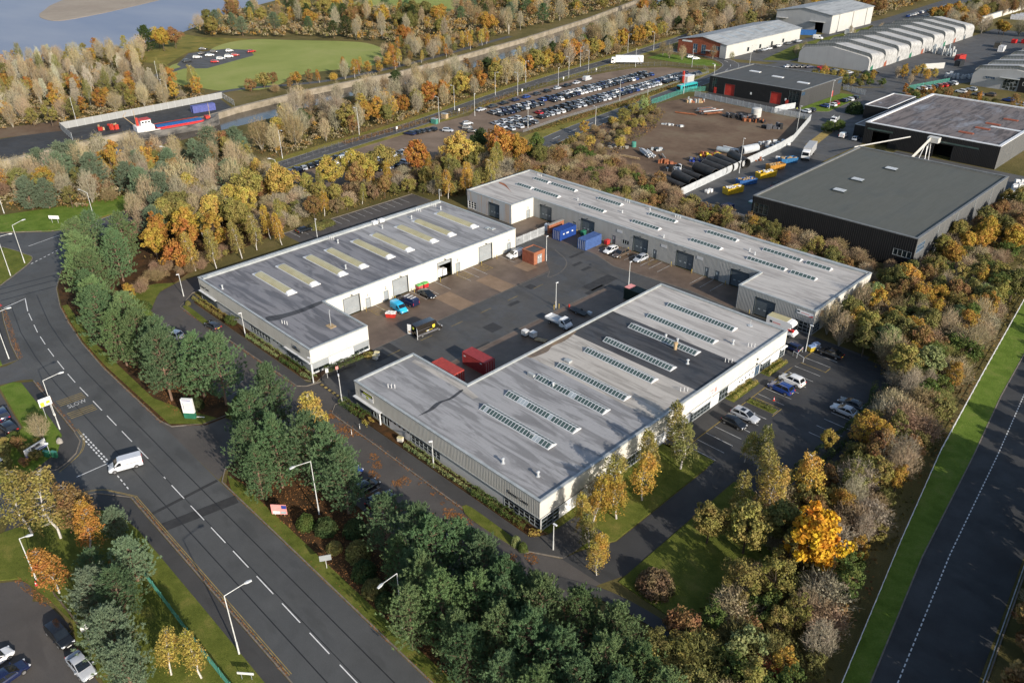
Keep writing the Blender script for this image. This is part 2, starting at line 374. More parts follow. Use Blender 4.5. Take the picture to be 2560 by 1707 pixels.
def band(name, line, wd, z, material, parent=None, z0=None, off=0.0):
    L, Q = strip_pts(line, wd, off); m = MB()
    for i in range(len(line)-1):
        a, b, c, d = Q[i], Q[i+1], L[i+1], L[i]
        m.quad((*a, z), (*b, z), (*c, z), (*d, z))
        if z0 is not None:
            m.quad((*a, z0), (*b, z0), (*b, z), (*a, z)); m.quad((*c, z0), (*d, z0), (*d, z), (*c, z))
    o = m.build(name, material, parent)
    return o if parent is not None else struct(o)
def kerb(line, wd=0.16, h=0.13): return band('kerb', line, wd, h, 'kerb_stone', None, -0.02)
def dashes(line, wd, dash, gap, z, material, parent, name='lane_marking', phase=0.0):
    """one painted dash after another along a polyline"""
    segs = []; s0 = 0.0
    for a, b in zip(line, line[1:]):
        l = math.dist(a, b); segs.append((s0, l, a, b)); s0 += l
    def at(s):
        for q0, l, a, b in segs:
            if s <= q0+l: t = (s-q0)/l; return (a[0]+(b[0]-a[0])*t, a[1]+(b[1]-a[1])*t)
        return segs[-1][3]
    s = phase
    while s < s0-0.2:
        p, q = at(s), at(min(s+dash, s0)); band(name, [p, q], wd, z, material, parent); s += dash+gap
def smooth_line(pts, n=6):
    out = []; P = [Vector(p) for p in pts]; P = [2*P[0]-P[1]]+P+[2*P[-1]-P[-2]]
    for i in range(1, len(P)-2):
        for k in range(n):
            t = k/n; a, b, c, d = P[i-1], P[i], P[i+1], P[i+2]
            out.append(tuple(0.5*((2*b)+(c-a)*t+(2*a-5*b+4*c-d)*t*t+(3*b-a-3*c+d)*t**3)))
    out.append(tuple(P[-2])); return out
def arc(cx, cy, r, a0, a1, n=8): return [(cx+r*math.cos(R(a0+(a1-a0)*k/n)), cy+r*math.sin(R(a0+(a1-a0)*k/n))) for k in range(n+1)]
# ------------------------------------------------------------------ ground, water
from mathutils.geometry import delaunay_2d_cdt
CANAL_FAR = [(-280, -120), (-290, 0), (-296.3, 60), (-300.2, 84), (-302.2, 105.5), (-302.4, 134), (-307.5, 149), (-313.8, 186), (-315.7, 239), (-321.3, 269), (-339, 348), (-361.6, 428), (-391, 511), (-450, 660), (-520, 800)]
CANAL_NEAR = [(-255, -120), (-270, 0), (-277.5, 60), (-277, 100), (-279, 116), (-283, 150), (-291, 186), (-293, 239), (-298, 269), (-316, 348), (-338, 428), (-368, 511), (-427, 660), (-497, 800)]
SHORE = [(-420, -500), (-455, 0), (-469.6, 108.5), (-472.5, 142.7), (-474.4, 170), (-503.5, 216.5), (-568, 286), (-604, 342), (-720, 520), (-900, 800), (-1500, 1700)]
can = CANAL_FAR + CANAL_NEAR[::-1]
riv = SHORE + [(-2600, 1700), (-2600, -500)]
outer = [(-2700, -900), (900, -900), (900, 2700), (-2700, 2700)]
_vs = []; _es = []
for loop in (outer, can, riv):
    b = len(_vs); _vs += [Vector(p) for p in loop]; _es += [(b+i, b+(i+1) % len(loop)) for i in range(len(loop))]
_o = delaunay_2d_cdt(_vs, _es, [], 0, 1e-5)
def inside(p, poly):
    x, y = p; c = False
    for i in range(len(poly)):
        (x1, y1), (x2, y2) = poly[i], poly[i-1]
        if (y1 > y) != (y2 > y) and x < (x2-x1)*(y-y1)/(y2-y1)+x1: c = not c
    return c
_pv = [(v.x, v.y) for v in _o[0]]; _tf = []
for t in _o[2]:
    q = (sum(_pv[i][0] for i in t)/3, sum(_pv[i][1] for i in t)/3)
    if not inside(q, can) and not inside(q, riv): _tf.append(tuple(t) if tri_up(_pv, t) else tuple(t[::-1]))
ground = struct(MB().add([(*p, 0) for p in _pv], _tf).build('ground', 'rough_ground'))
struct(MB().prism(can, None, -2.2).build('canal', 'canal_water'))
struct(MB().prism(riv, None, -1.2).build('river', 'river_water'))
for nm, line in (('quay_wall', CANAL_FAR), ('canal_bank', CANAL_NEAR)):
    m = MB()
    for a, b in zip(line, line[1:]): m.quad((*a, -3), (*b, -3), (*b, 0.0), (*a, 0.0))
    struct(m.build(nm, 'quay_stone' if nm == 'quay_wall' else 'dirt'))
m = MB()
for a, b in zip(SHORE, SHORE[1:]):
    m.quad((*a, 0), (*b, 0), (b[0]-7, b[1]+2, -1.8), (a[0]-7, a[1]+2, -1.8))
struct(m.build('river_bank', 'meadow'))
sheet('sandbank', smooth_line([(-668, 189), (-645, 183), (-622, 187), (-634, 215), (-652, 242), (-677, 276), (-716, 322), (-790, 380), (-900, 440), (-940, 400), (-850, 318), (-770, 252), (-717, 214), (-690, 200), (-668, 189)], 4), -1.0, 'mud_bank', z0=-1.5)
# quay edge coping, pale strip along the far side of the canal
for a, b in zip(CANAL_FAR[1:], CANAL_FAR[2:]):
    band('quay_edge', [(a[0]-0.9, a[1]), (b[0]-0.9, b[1])], 1.8, 0.12, 'quay_stone', None, -0.1)
sheet('quay_yard', [(-303.5, 85), (-305, 106), (-305, 134), (-309, 148), (-327, 152), (-325, 120), (-324, 88), (-330, 40), (-330, 0), (-300, 0), (-299, 60)], 0.012, 'asphalt_dark')
sheet('quay_track', [(-330, 0), (-330, 60), (-322, 88), (-338, 92), (-350, 40), (-348, 0)], 0.016, 'dirt')
# meadow beyond the canal
sheet('meadow', smooth_line([(-330, 172), (-332, 182), (-345, 205), (-338, 235), (-341, 243), (-349, 256), (-368, 268), (-392, 274), (-408, 268), (-432, 250), (-450, 238), (-452, 222), (-440, 205), (-425, 195), (-412, 170), (-380, 150), (-352, 156), (-340, 160), (-330, 172)], 3), 0.012, 'meadow')
sheet('far_meadow', [(-440, 375), (-470, 372), (-530, 352), (-560, 390), (-590, 470), (-600, 560), (-500, 470)], 0.012, 'meadow')
sheet('riverside_lawn', [(-470, 150), (-474, 172), (-502, 216), (-478, 220), (-455, 236), (-444, 214), (-438, 190), (-414, 168), (-440, 160)], 0.008, 'verge_rough')
meadow_park = sheet('meadow_car_park', [(-436, 190), (-434, 210), (-421, 218), (-405, 211), (-391, 178), (-399, 170), (-411, 172)], 0.02, 'asphalt_far')
band('meadow_lane', smooth_line([(-402, 172), (-392, 152), (-389, 138), (-392, 110), (-400, 60)]), 4, 0.022, 'asphalt_far')
band('canal_path', smooth_line([(-335, 150), (-338, 165), (-326, 195), (-324, 215), (-327, 245), (-333, 275), (-350, 345)]), 4, 0.02, 'asphalt_far')

# ------------------------------------------------------------------ roads
ROAD_R = [(20, 34.2), (-97, 34.1), (-118.6, 34.4), (-143, 34.4), (-154.7, 35.0), (-165.4, 36.2), (-174.2, 37.5), (-184, 40), (-193, 44), (-200, 49.5), (-206, 56.5), (-210.5, 63)]
ROAD_L = [(20, 23.2), (-102.9, 23.3), (-125.3, 23.4), (-146.8, 23.8), (-156.9, 24.3), (-163.9, 25.1), (-175.5, 27.1), (-181.5, 28.4), (-190, 28.5)]
road = sheet('main_road', ROAD_R + [(-216, 78), (-223, 76), (-221.6, 63.2), (-219.4, 55), (-220.5, 51), (-229, 41.3), (-264, 22), (-250, 2), (-215, 18)] + ROAD_L[::-1], 0.012, 'asphalt_road')
FAR_C = [(-216, 60), (-219, 72), (-222, 90), (-227.8, 123), (-231.6, 149), (-236.6, 185), (-244.6, 222), (-251, 254), (-257.8, 300), (-261.6, 334), (-270.6, 389), (-287, 470), (-306, 560), (-335, 680), (-370, 800)]
far_road = band('far_road', smooth_line(FAR_C, 3), 7.4, 0.02, 'asphalt_far')
band('road_verge', smooth_line(FAR_C, 3), 3.4, 0.06, 'verge_rough', None, -0.02, 5.4)
band('road_verge', smooth_line(FAR_C[2:], 3), 2.6, 0.06, 'verge_rough', None, -0.02, -5.0)
dashes(smooth_line(FAR_C, 3), 0.16, 3, 5, 0.03, 'paint_line', far_road)
for off in (3.45, -3.45): band('edge_line', smooth_line(FAR_C, 3), 0.14, 0.03, 'paint_line', far_road, None, off)
SEC_C = [(-180, 160), (-182.5, 185), (-187.5, 212), (-192, 245), (-195.5, 276), (-198.8, 300), (-202, 325), (-206, 345), (-214, 362), (-232, 372), (-252, 372), (-266, 372)]
second_road = band('second_road', smooth_line(SEC_C, 4), 8.0, 0.024, 'asphalt_far')
dashes(smooth_line(SEC_C, 4), 0.18, 5, 6, 0.032, 'paint_white', second_road)
for off in (3.75, -3.75): band('edge_line', smooth_line(SEC_C, 4), 0.14, 0.032, 'paint_line', second_road, None, off)
band('road_verge', smooth_line(SEC_C[:8], 4), 6.0, 0.08, 'verge_rough', None, -0.02, 7.2)
# side street with the van at its mouth, drive and car parks west of the main road
side_street = sheet('side_street', [(-103.0, 23.5), (-105, 22), (-107.4, 20.2), (-110.5, 14), (-112, 5), (-112, -20), (-122, -20), (-121.5, 5), (-119, 14), (-117.3, 18), (-118, 19.6), (-119.3, 21.4), (-122.2, 23.2), (-125.3, 23.5)], 0.016, 'asphalt_road')
sheet('side_drive', [(-147.6, 23.9), (-148.9, 22.2), (-150, 18), (-150, -5), (-158, -5), (-157, 18), (-156, 22), (-156.9, 24.4)], 0.016, 'asphalt_far')
west_park = sheet('west_car_park', [(-150, 18.5), (-133, 17.6), (-131.2, 15.5), (-128, 5), (-160, -10)], 0.02, 'asphalt_front')
corner_park = sheet('corner_car_park', arc(-94.5, 2.5, 4.8, 120, 60, 5) + [(-90.7, 7.8), (-85.2, 8.6), (-81.8, 7.9), (-74, 8), (-50, 8), (-50, -30), (-110, -30), (-99.5, 3)], 0.02, 'asphalt_front')
# raised verges and footways of the main road
sheet('footway', [(-102.9, 23.1), (-75, 23.1), (-30, 23.1), (-30, 20.9), (-75, 21.2), (-95, 21.2), (-101, 20.6), (-106, 17), (-108, 8), (-110.8, 10), (-109.6, 15), (-107.2, 19.9)], 0.11, 'footway', z0=-0.02)
sheet('verge', [(-30, 20.9), (-75, 21.2), (-95, 21.2), (-101, 20.6), (-106, 17), (-108, 8), (-107, 0), (-100, 3.2), (-97.2, 6.8), (-94, 7.6), (-90.5, 8.3), (-85.2, 9.0), (-81.8, 8.3), (-74, 8.4), (-30, 8.4)], 0.13, 'lawn', z0=-0.02)
sheet('footway', [(-125.3, 23.2), (-146.6, 23.6), (-147.6, 22), (-141, 21.9), (-132, 21.8), (-126, 21.6), (-121.8, 19.6), (-119.2, 15), (-117.5, 17.8), (-118.2, 19.8), (-119.6, 21.6), (-122.2, 23.0)], 0.11, 'footway', z0=-0.02)
sheet('verge', [(-147.6, 22), (-141, 21.9), (-132, 21.8), (-126, 21.6), (-121.8, 19.6), (-119.2, 15), (-121, 5), (-126, 5), (-130.6, 15.2), (-132.6, 17.8), (-149, 18.8), (-149, 21)], 0.13, 'lawn_bright', z0=-0.02)
sheet('footway', [(-156.9, 24.1), (-163.9, 24.9), (-175.5, 26.9), (-181.5, 28.2), (-186, 28), (-186, 25.4), (-176, 24.6), (-164, 22.4), (-157, 21.5)], 0.11, 'footway', z0=-0.02)
sheet('verge', [(-186, 25.4), (-176, 24.6), (-164, 22.4), (-157, 21.5), (-157, 5), (-200, 5)], 0.13, 'lawn_bright', z0=-0.02)
sheet('traffic_island', smooth_line([(-194.6, 31.6), (-202.3, 39.4), (-206.4, 41.9), (-210, 41.2), (-214.3, 40.2), (-222, 37), (-246, 24), (-222, 18), (-194.6, 31.6)], 4), 0.12, 'lawn', z0=-0.02)
sheet('verge', [(-219.8, 55), (-222, 63.2), (-224, 75), (-227, 92), (-232, 92), (-238, 60), (-244, 42), (-262, 27), (-262, 22.6), (-229.4, 41.6), (-221, 51)], 0.12, 'lawn_bright', z0=-0.02)
sheet('pine_verge', [(20, 34.5), (-95.5, 34.5), (-98.6, 36.5), (-100.6, 40), (-100.8, 45.2), (-80, 45.4), (-57, 45.4), (-51, 48), (-46, 53), (-38, 56), (-20, 60), (20, 60)], 0.12, 'bark_bed', z0=-0.02)
sheet('verge_strip', [(20, 34.4), (-94, 34.4), (-97.5, 35.6), (-94, 36.2), (-60, 36.0), (20, 36.4)], 0.135, 'lawn')
sheet('pine_verge', [(-118.6, 34.7), (-143, 34.7), (-154.7, 35.3), (-165.4, 36.5), (-174.2, 37.8), (-184, 40.3), (-193, 44.3), (-200, 49.8), (-206, 56.8), (-211, 64), (-213, 80), (-178, 92), (-172, 66), (-168.4, 60), (-166, 55), (-160.2, 50.6), (-150, 45.2), (-117, 45.2), (-111.6, 43.6), (-112, 39.5), (-115.5, 35.4)], 0.12, 'bark_bed', z0=-0.02)
sheet('verge_strip', [(-116.5, 35.2), (-143, 34.9), (-154.7, 35.4), (-165.4, 36.6), (-174.2, 37.9), (-174, 39), (-154, 36.8), (-126, 36.6), (-118.5, 38.8), (-112.4, 41.6), (-112.6, 39)], 0.135, 'lawn')
sheet('lawn_patch', smooth_line([(-167.8, 60), (-165.8, 55.4), (-160, 51.2), (-158.4, 49.5), (-162, 46.8), (-168, 49.5), (-171, 55), (-167.8, 60)], 3), 0.14, 'lawn')
sheet('entrance_lawn', smooth_line([(-99.6, 45), (-98.8, 48.5), (-96, 51.4), (-92.8, 52.6), (-91.2, 51.4), (-92.4, 45.6), (-99.6, 45)], 4), 0.15, 'lawn', z0=-0.02, side='kerb_stone')
for line in ([(20, 34.3), (-96.6, 34.3), (-99, 36), (-101, 39.5), (-101.2, 45)], ROAD_L[:2], ROAD_L[2:4], ROAD_L[4:],
             [(-112, 44), (-112.4, 39.4), (-115.6, 35.2), (-118.6, 34.5)] + ROAD_R[3:], [(-219.8, 56), (-221, 51.2), (-229.3, 41.5), (-262, 22.8)],
             [(-102.9, 23.2), (-105, 21.8), (-107.3, 20.1), (-110.7, 12)], [(-125.3, 23.3), (-122.2, 23.1), (-119.4, 21.5), (-118, 19.7), (-117.2, 18), (-119, 14)],
             smooth_line([(-194.6, 31.6), (-202.3, 39.5), (-206.4, 42), (-210, 41.3), (-214.3, 40.3), (-222, 37.1), (-246, 24)], 4)): kerb(line)
# paint on the main road
CL = [(15, 28.5), (-100, 28.6)]
dashes([(-20, 28.4), (-60, 28.4), (-104, 28.7)], 0.13, 4.2, 2.1, 0.02, 'paint_white', road, phase=1.5)
dashes([(-110, 28.9), (-143, 28.9), (-156, 29.5), (-166, 30.4), (-177, 32.0)], 0.13, 4.0, 2.2, 0.02, 'paint_white', road)
band('lane_marking', [(-177, 32.0), (-184, 33.6)], 0.16, 0.02, 'paint_white', road)
band('stop_line', [(-183.8, 33.6), (-182.2, 28.9)], 0.2, 0.02, 'paint_white', road)
dashes([(-202.6, 40.5), (-207.6, 49.5)], 0.2, 0.7, 0.6, 0.02, 'paint_white', road, 'give_way_dash')
band('lane_marking', [(-214.5, 43.6), (-216.8, 52)], 0.15, 0.02, 'paint_white', road)
for y, ph in ((23.7, 0.0), (24.15, 0.3)): dashes([(-113.8, y+0.1), (-124.0, y)], 0.22, 0.62, 0.42, 0.024, 'paint_white', side_street, 'give_way_dash', ph)
dashes([(-105.0, 23.8), (-110.5, 23.9)], 0.16, 0.65, 0.55, 0.024, 'paint_white', side_street, 'give_way_dash')
band('stop_line', [(-113.3, 24.0), (-113.3, 19.4)], 0.16, 0.024, 'paint_white', side_street)
for o2 in (0.42, 0.66):
    band('yellow_line', [(-60, 23.2+o2), (-102.6, 23.3+o2)], 0.09, 0.022, 'paint_yellow', road)
    band('yellow_line', smooth_line([(-116.6+o2*0.4, 17.9), (-117.6+o2*0.5, 19.9-o2*0.6), (-119.2, 21.6+o2), (-122.2, 23.1+o2), (-126, 23.4+o2)], 4), 0.09, 0.026, 'paint_yellow', side_street)
    band('yellow_line', smooth_line([(-102.4, 23.4+o2), (-105.2-o2*0.7, 22.0+o2*0.4), (-107.6-o2, 20.3), (-110.6-o2, 14)], 4), 0.09, 0.026, 'paint_yellow', side_street)
for k in range(8):                                                   # rumble bars either side of SLOW
    x = -136.9 + k*0.62 + (2.7 if k >= 4 else 0)
    band('rumble_bar', [(x, 24.3), (x+0.25, 28.5)], 0.16, 0.022, 'paint_yellow', road)
t = text_part('SLOW', 1.75, road, (-133.2, 25.1, 0.024), (0, 0, R(90)), 'paint_line', 'road_lettering', xs=0.62)
for y in (26.0, 31.3): band('tar_seam', [(0, y), (-104, y+0.1), (-143, y+0.3), (-156, y+0.9), (-168, y+2.0), (-184, y+4.6)], 0.14, 0.0165, 'tar', road)
band('tar_seam', [(20, 28.7), (-110, 28.75)], 0.1, 0.0155, 'tar', road)
for x in (-97.2, -93.5): band('road_patch', [(x, 23.5), (x-0.3+(2.2 if x > -95 else 0), 34)], 1.9 if x > -95 else 0.6, 0.0145, 'patch', road)
for k, x in enumerate((-186.5, -190, -193)): band('tar_seam', [(x, 29.5), (x+1, 41+k)], 0.35, 0.0155, 'tar', road)

# ------------------------------------------------------------------ estate: access, front roads, courtyard
access = sheet('estate_access', [(-97.5, 34.2), (-99, 36.5), (-100.9, 40), (-101, 45.2), (-50, 45.2), (-46, 50), (-43.9, 58.8), (-50.3, 58.4), (-55.4, 55.6), (-100, 55.8), (-101.9, 57.6), (-101.8, 60.2), (-109.6, 60.2), (-110.3, 57.4), (-111.4, 56.3), (-156, 55.3), (-158, 57.5), (-160.5, 60), (-161, 134), (-167.8, 134), (-168, 60.5), (-166, 55.2), (-160, 50.8), (-150, 45.4), (-112, 45.4), (-112.2, 39.5), (-115.6, 35.3), (-118.5, 34.3)], 0.016, 'asphalt_front')
for k in range(11): band('bay_line', [(-98+k*2.45-0.6+20*(0), 45.6), (-98+k*2.45-0.6, 50.3)], 0.1, 0.022, 'paint_line', access) if k > 4 else None
for k in range(14): band('bay_line', [(-150+k*2.5, 45.8), (-150+k*2.5, 50.4)], 0.1, 0.022, 'paint_line', access)
court = sheet('courtyard', [(-109.6, 60.2), (-101.8, 60.2), (-98.9, 60.2), (-98.9, 72.9), (-84.5, 72.9), (-84.5, 126.6), (-44, 126.6), (-44, 137), (-72.9, 137), (-72.9, 145.5), (-139.3, 145.5), (-139.3, 137.3), (-156, 137.3), (-156, 128.3), (-127.1, 127), (-127.1, 73.3), (-112.6, 73.3), (-112.6, 60.2)], 0.014, 'asphalt_court')
for nm, poly, mt in (('concrete_apron', [(-127.1, 73.3), (-127.1, 126.6), (-117, 126.6), (-112.9, 123.4), (-112.5, 73.3)], 'concrete_brown'),
                     ('concrete_apron', [(-98.6, 73.1), (-84.5, 73.1), (-84.5, 126.2), (-98.0, 126.2)], 'concrete_brown'),
                     ('concrete_apron', [(-128.4, 137.6), (-128.4, 145.4), (-73.0, 145.4), (-73.0, 136.4), (-84, 137.2), (-104, 135.6), (-111, 138.0)], 'concrete_brown'),
                     ('concrete_apron', [(-139.2, 137.6), (-139.2, 145.4), (-129, 145.4), (-129, 129)], 'concrete_brown')):
    sheet(nm, poly, 0.020, mt, court)
for x0, x1, y0, y1, mt in ((-121, -112.7, 95.8, 100.1, 'concrete_tan'), (-121, -112.7, 107.8, 112.2, 'concrete_tan'), (-120.6, -116, 119.3, 122.8, 'concrete_tan'),
                           (-112, -108, 71.5, 74, 'patch'), (-99.5, -94.5, 120, 126, 'patch'), (-104, -101, 94, 97, 'patch'), (-107.5, -106.4, 104.5, 107.5, 'patch'),
                           (-112.4, -98, 75.5, 77.2, 'patch'), (-102, -99, 122, 131, 'patch'), (-99, -95, 84, 91, 'patch'), (-111, -109, 113.2, 115.2, 'patch'), (-108, -107, 128.5, 131.5, 'patch'), (-111.2, -110.2, 129, 132, 'patch'), (-114.8, -113.9, 132, 137, 'patch')):
    sheet('surface_patch', [(x0, y0), (x1, y0), (x1, y1), (x0, y1)], 0.0175 if mt == 'patch' else 0.026, mt, court)
def lines(parent, segs, material='paint_line', wd=0.1, z=0.03, name='bay_line'):
    for a, b in segs: band(name, [a, b], wd, z, material, parent)
lines(court, [((-127, y), (-121.6, y)) for y in (84.8, 88.6, 91.4, 94.2, 97.6, 101, 107, 109.5, 112, 121, 126)])
lines(court, [((x, 145.2), (x, 140)) for x in (-112.3, -108.6, -104.3, -99.6, -97.2, -94.8, -86, -83.4, -80.8)])
for y0 in (82.5, 106.6, 112.6):                                    # yellow hatched boxes by the doors
    lines(court, [((-126.6, y0), (-123.2, y0)), ((-126.6, y0+2.6), (-123.2, y0+2.6)), ((-123.2, y0), (-123.2, y0+2.6))], 'paint_yellow')
    for k in range(4): lines(court, [((-126.4+k*0.85, y0), (-125.6+k*0.85, y0+2.6)), ((-125.6+k*0.85, y0), (-126.4+k*0.85, y0+2.6))], 'paint_yellow', 0.08)
for x0 in (-114.2, -100.6): lines(court, [((x0, 145), (x0+2.2, 141.5)), ((x0+2.2, 145), (x0, 141.5)), ((x0, 145), (x0, 141.5)), ((x0+2.2, 145), (x0+2.2, 141.5))], 'paint_yellow', 0.08)
dashes([(-108.6, 74), (-109.0, 122)], 0.12, 3.0, 5.0, 0.022, 'paint_yellow', court)
band('joint_line', [(-112.5, 73.4), (-112.5, 123)], 0.14, 0.028, 'kerb_stone', court)
band('joint_line', smooth_line([(-98.3, 74), (-98.3, 118), (-97.2, 124), (-93, 127.5), (-86, 128.2)]), 0.14, 0.022, 'kerb_stone', court)
band('joint_line', smooth_line([(-112.5, 123), (-110.5, 120.5), (-110.6, 125), (-113.6, 130), (-120, 133)]), 0.12, 0.022, 'kerb_stone', court)
band('joint_line', [(-122, 138.8), (-111, 137.8), (-104, 135.5), (-84, 137.0), (-73, 136.2)], 0.2, 0.028, 'kerb_stone', court)
# kerbed yellow and black hump at the gate
hump = tag(obj('speed_hump', None), 'black rubber speed hump with yellow blocks across the gateway', 'speed hump')
MB().cbox((-105.6, 59.6, 0.035), (7.6, 0.55, 0.07)).build('base', 'black_plastic', hump)
for k in range(6): MB().cbox((-108.7+k*1.22, 59.6, 0.06), (0.62, 0.5, 0.05)).build('yellow_block', 'paint_yellow', hump)
# footways, beds
sheet('footway', [(-55.4, 55.7), (-66, 55.6), (-100, 56.0), (-101.7, 57.8), (-100.4, 60), (-98.8, 58.2), (-56, 58.3), (-54.6, 60.3), (-54.4, 66), (-49.5, 66), (-50.2, 58.6)], 0.11, 'footway', z0=-0.02)
sheet('footway', [(-111.6, 56.4), (-156, 55.5), (-160, 60.2), (-157, 60.2), (-155, 58.2), (-111.4, 58.2), (-109.9, 59.4), (-110.5, 57.5)], 0.11, 'footway', z0=-0.02)
kerb([(-50.3, 58.6), (-55.4, 55.6), (-100, 55.9), (-101.8, 57.7), (-101.7, 60)]); kerb([(-109.8, 60), (-110.4, 57.4), (-111.6, 56.3), (-156, 55.4), (-158, 57.6), (-160.4, 60.2), (-160.8, 70)])
sheet('planting_bed', [(-156, 58.3), (-112.4, 58.3), (-110.2, 59.5), (-111.5, 62), (-111.3, 70), (-109.4, 71.4), (-109.6, 73.1), (-112.7, 73.1), (-112.7, 60.3), (-156, 60.3)], 0.14, 'bark_bed', z0=-0.02, side='kerb_stone')
sheet('planting_bed', [(-98.7, 58.3), (-56, 58.4), (-54.8, 60.4), (-55.7, 60.2), (-98.7, 60.0)], 0.14, 'bark_bed', z0=-0.02)
sheet('grass_strip', smooth_line([(-67.2, 55.9), (-64.6, 55.0), (-57, 55.3), (-54.2, 55.9), (-54.9, 56.5), (-57.5, 56.6), (-66, 56.7), (-67.2, 55.9)], 3), 0.16, 'lawn', z0=-0.02, side='kerb_stone')
sheet('grass_strip', smooth_line([(-155.8, 55.9), (-154, 55.6), (-144.2, 55.2), (-143.6, 55.7), (-145, 56.4), (-154.5, 56.7), (-155.8, 55.9)], 3), 0.16, 'lawn', z0=-0.02, side='kerb_stone')
# east side: narrow road, lawn, car park, belt and by-pass road
side_road = sheet('service_road', [(-50.3, 58.4), (-43.9, 58.7), (-42.6, 62), (-42.8, 92), (-47.2, 92), (-47.2, 66), (-49.6, 61)], 0.022, 'asphalt_dark')
sheet('side_lawn', [(-55.7, 60.6), (-54.6, 60.8), (-49.6, 61.6), (-47.4, 66), (-47.4, 90), (-52, 90), (-55.7, 88)], 0.1, 'lawn', z0=-0.02)
sheet('side_lawn', [(-42.5, 60.5), (-33, 60.5), (-28, 72), (-34, 88), (-42.6, 88)], 0.1, 'lawn', z0=-0.02)
band('foot_path', smooth_line([(-48, 55), (-42, 57.6), (-35, 58.6), (-26, 59)]), 1.8, 0.14, 'footway')
east_park = sheet('east_car_park', [(-52.6, 88), (-33.5, 88), (-34.5, 135), (-52.4, 136.8), (-54.6, 136.8), (-54.6, 126), (-52.6, 122)], 0.018, 'asphalt_dark')
sheet('footway', [(-55.8, 88), (-52.7, 88), (-52.7, 122), (-52, 128), (-55.8, 128)], 0.1, 'footway', z0=-0.02)
sheet('planting_bed', [(-55.7, 117.6), (-53.8, 117.6), (-53.8, 124.5), (-55.7, 124.5)], 0.14, 'lawn', z0=-0.02)
sheet('planting_bed', [(-55.7, 106), (-53.9, 106), (-53.9, 114.5), (-55.7, 114.5)], 0.14, 'lawn', z0=-0.02)
sheet('planting_bed', [(-52.5, 107.6), (-52.5, 109.2), (-47.4, 109.2), (-47.4, 107.6)], 0.14, 'lawn', z0=-0.02, side='kerb_stone')
lines(east_park, [((-52.4, y), (-47.5, y)) for y in (90.4, 92.9, 95.4, 97.9, 100.5, 103.1, 105.6, 111.4, 113.9, 116.5, 119.1, 121.7, 124.3, 128.4, 131, 133.6)], z=0.028)
lines(east_park, [((-40.8, y), (-36.4, y)) for y in (107.2, 109.8, 112.4, 115, 117.6, 120.2)], z=0.028)
lines(east_park, [((-52.55, 88), (-52.55, 134)), ((-47.4, 128), (-47.4, 126)), ((-52.5, 126.2), (-47.4, 126.2)), ((-52.5, 110), (-47.3, 110)), ((-47.2, 107), (-47.2, 110.2))], 'paint_yellow', 0.12, 0.028)
FENCE_E = [(-9, 20), (-15.7, 66.4), (-20, 92), (-23.7, 116), (-27, 145), (-31, 182), (-37, 235), (-44, 300)]
VERGE_E = [(-6, 20), (-13.5, 68.6), (-17, 92), (-19.9, 119.6), (-22.4, 140), (-24, 157.8), (-29, 200), (-37, 262), (-43, 320)]
sheet('bypass_verge', FENCE_E + VERGE_E[::-1], 0.1, 'lawn_bright', z0=-0.02)
bypass = sheet('bypass_road', VERGE_E + [(-32, 320), (-22, 240), (-14, 170), (-7.6, 101.4), (-5.1, 77), (2, 20)], 0.014, 'asphalt_dark')
_cen = [(-3.4, 20), (-11.4, 70.8), (-14.6, 95), (-17.3, 122.2), (-20.5, 150), (-25, 200), (-30, 240)]
dashes(_cen, 0.14, 0.55, 0.35, 0.022, 'paint_white', bypass)
band('edge_line', [(2.2, 20), (-4.7, 77), (-7.2, 101), (-13.6, 170)], 0.12, 0.022, 'paint_line', bypass)
kerb(VERGE_E); kerb([(2.4, 20), (-4.4, 77), (-6.9, 101), (-13.3, 170), (-21, 240)])
# car park behind the west unit
rear_park = sheet('rear_car_park', [(-168, 92), (-168, 134), (-176.4, 134), (-176.4, 92)], 0.018, 'asphalt_front')
lines(rear_park, [((-176, y), (-171.4, y)) for y in [94+2.5*k for k in range(15)]], z=0.028)
kerb([(-176.5, 92), (-176.5, 134), (-168, 134.2)])
# vehicle storage ground
storage = sheet('storage_lot', [(-231, 205), (-236, 214), (-243, 255), (-245.5, 285), (-244, 305), (-241, 320), (-232, 332), (-217, 338), (-210.5, 334), (-206, 291), (-203.6, 262), (-202.3, 225), (-199.5, 203), (-210, 198)], 0.016, 'gravel')
lot2 = sheet('small_storage_lot', [(-221, 112), (-229, 140), (-232, 172), (-231, 205), (-210, 198), (-199, 200), (-193, 160), (-197, 120)], 0.014, 'gravel')
# scrap yard, lane, far estate
sheet('scrap_yard', [(-181, 208), (-188, 240), (-190, 276), (-187, 291), (-150, 288), (-134.5, 288), (-125.5, 258), (-121.3, 190), (-120.4, 183), (-132, 187), (-142, 198), (-158, 200)], 0.012, 'dirt')
lane = sheet('estate_lane', [(-120, 184), (-121, 192), (-124.5, 252), (-126, 262), (-135.5, 292), (-149.8, 290), (-149, 306), (-137.5, 305), (-137, 336), (-148, 346), (-146, 352), (-137.5, 361), (-150, 378), (-156.9, 388), (-156.9, 560), (-117, 560), (-114, 400), (-124, 372), (-128, 345), (-121, 333), (-107, 331), (-107, 243), (-53, 243), (-53, 272), (-95, 272), (-95.4, 181)], 0.016, 'asphalt_far')
sheet('forecourt', [(-187, 291), (-150, 289), (-149, 303), (-187, 303)], 0.022, 'asphalt_dark')
sheet('lawn_corner', [(-145.8, 303), (-141.8, 299.5), (-135.2, 305.2), (-136.6, 336), (-138.5, 338.4), (-145.8, 338)], 0.1, 'lawn_bright', z0=-0.02, side='kerb_stone')
sheet('far_yard', [(-222, 372), (-222, 560), (-195, 560), (-195, 380)], 0.016, 'asphalt_far')
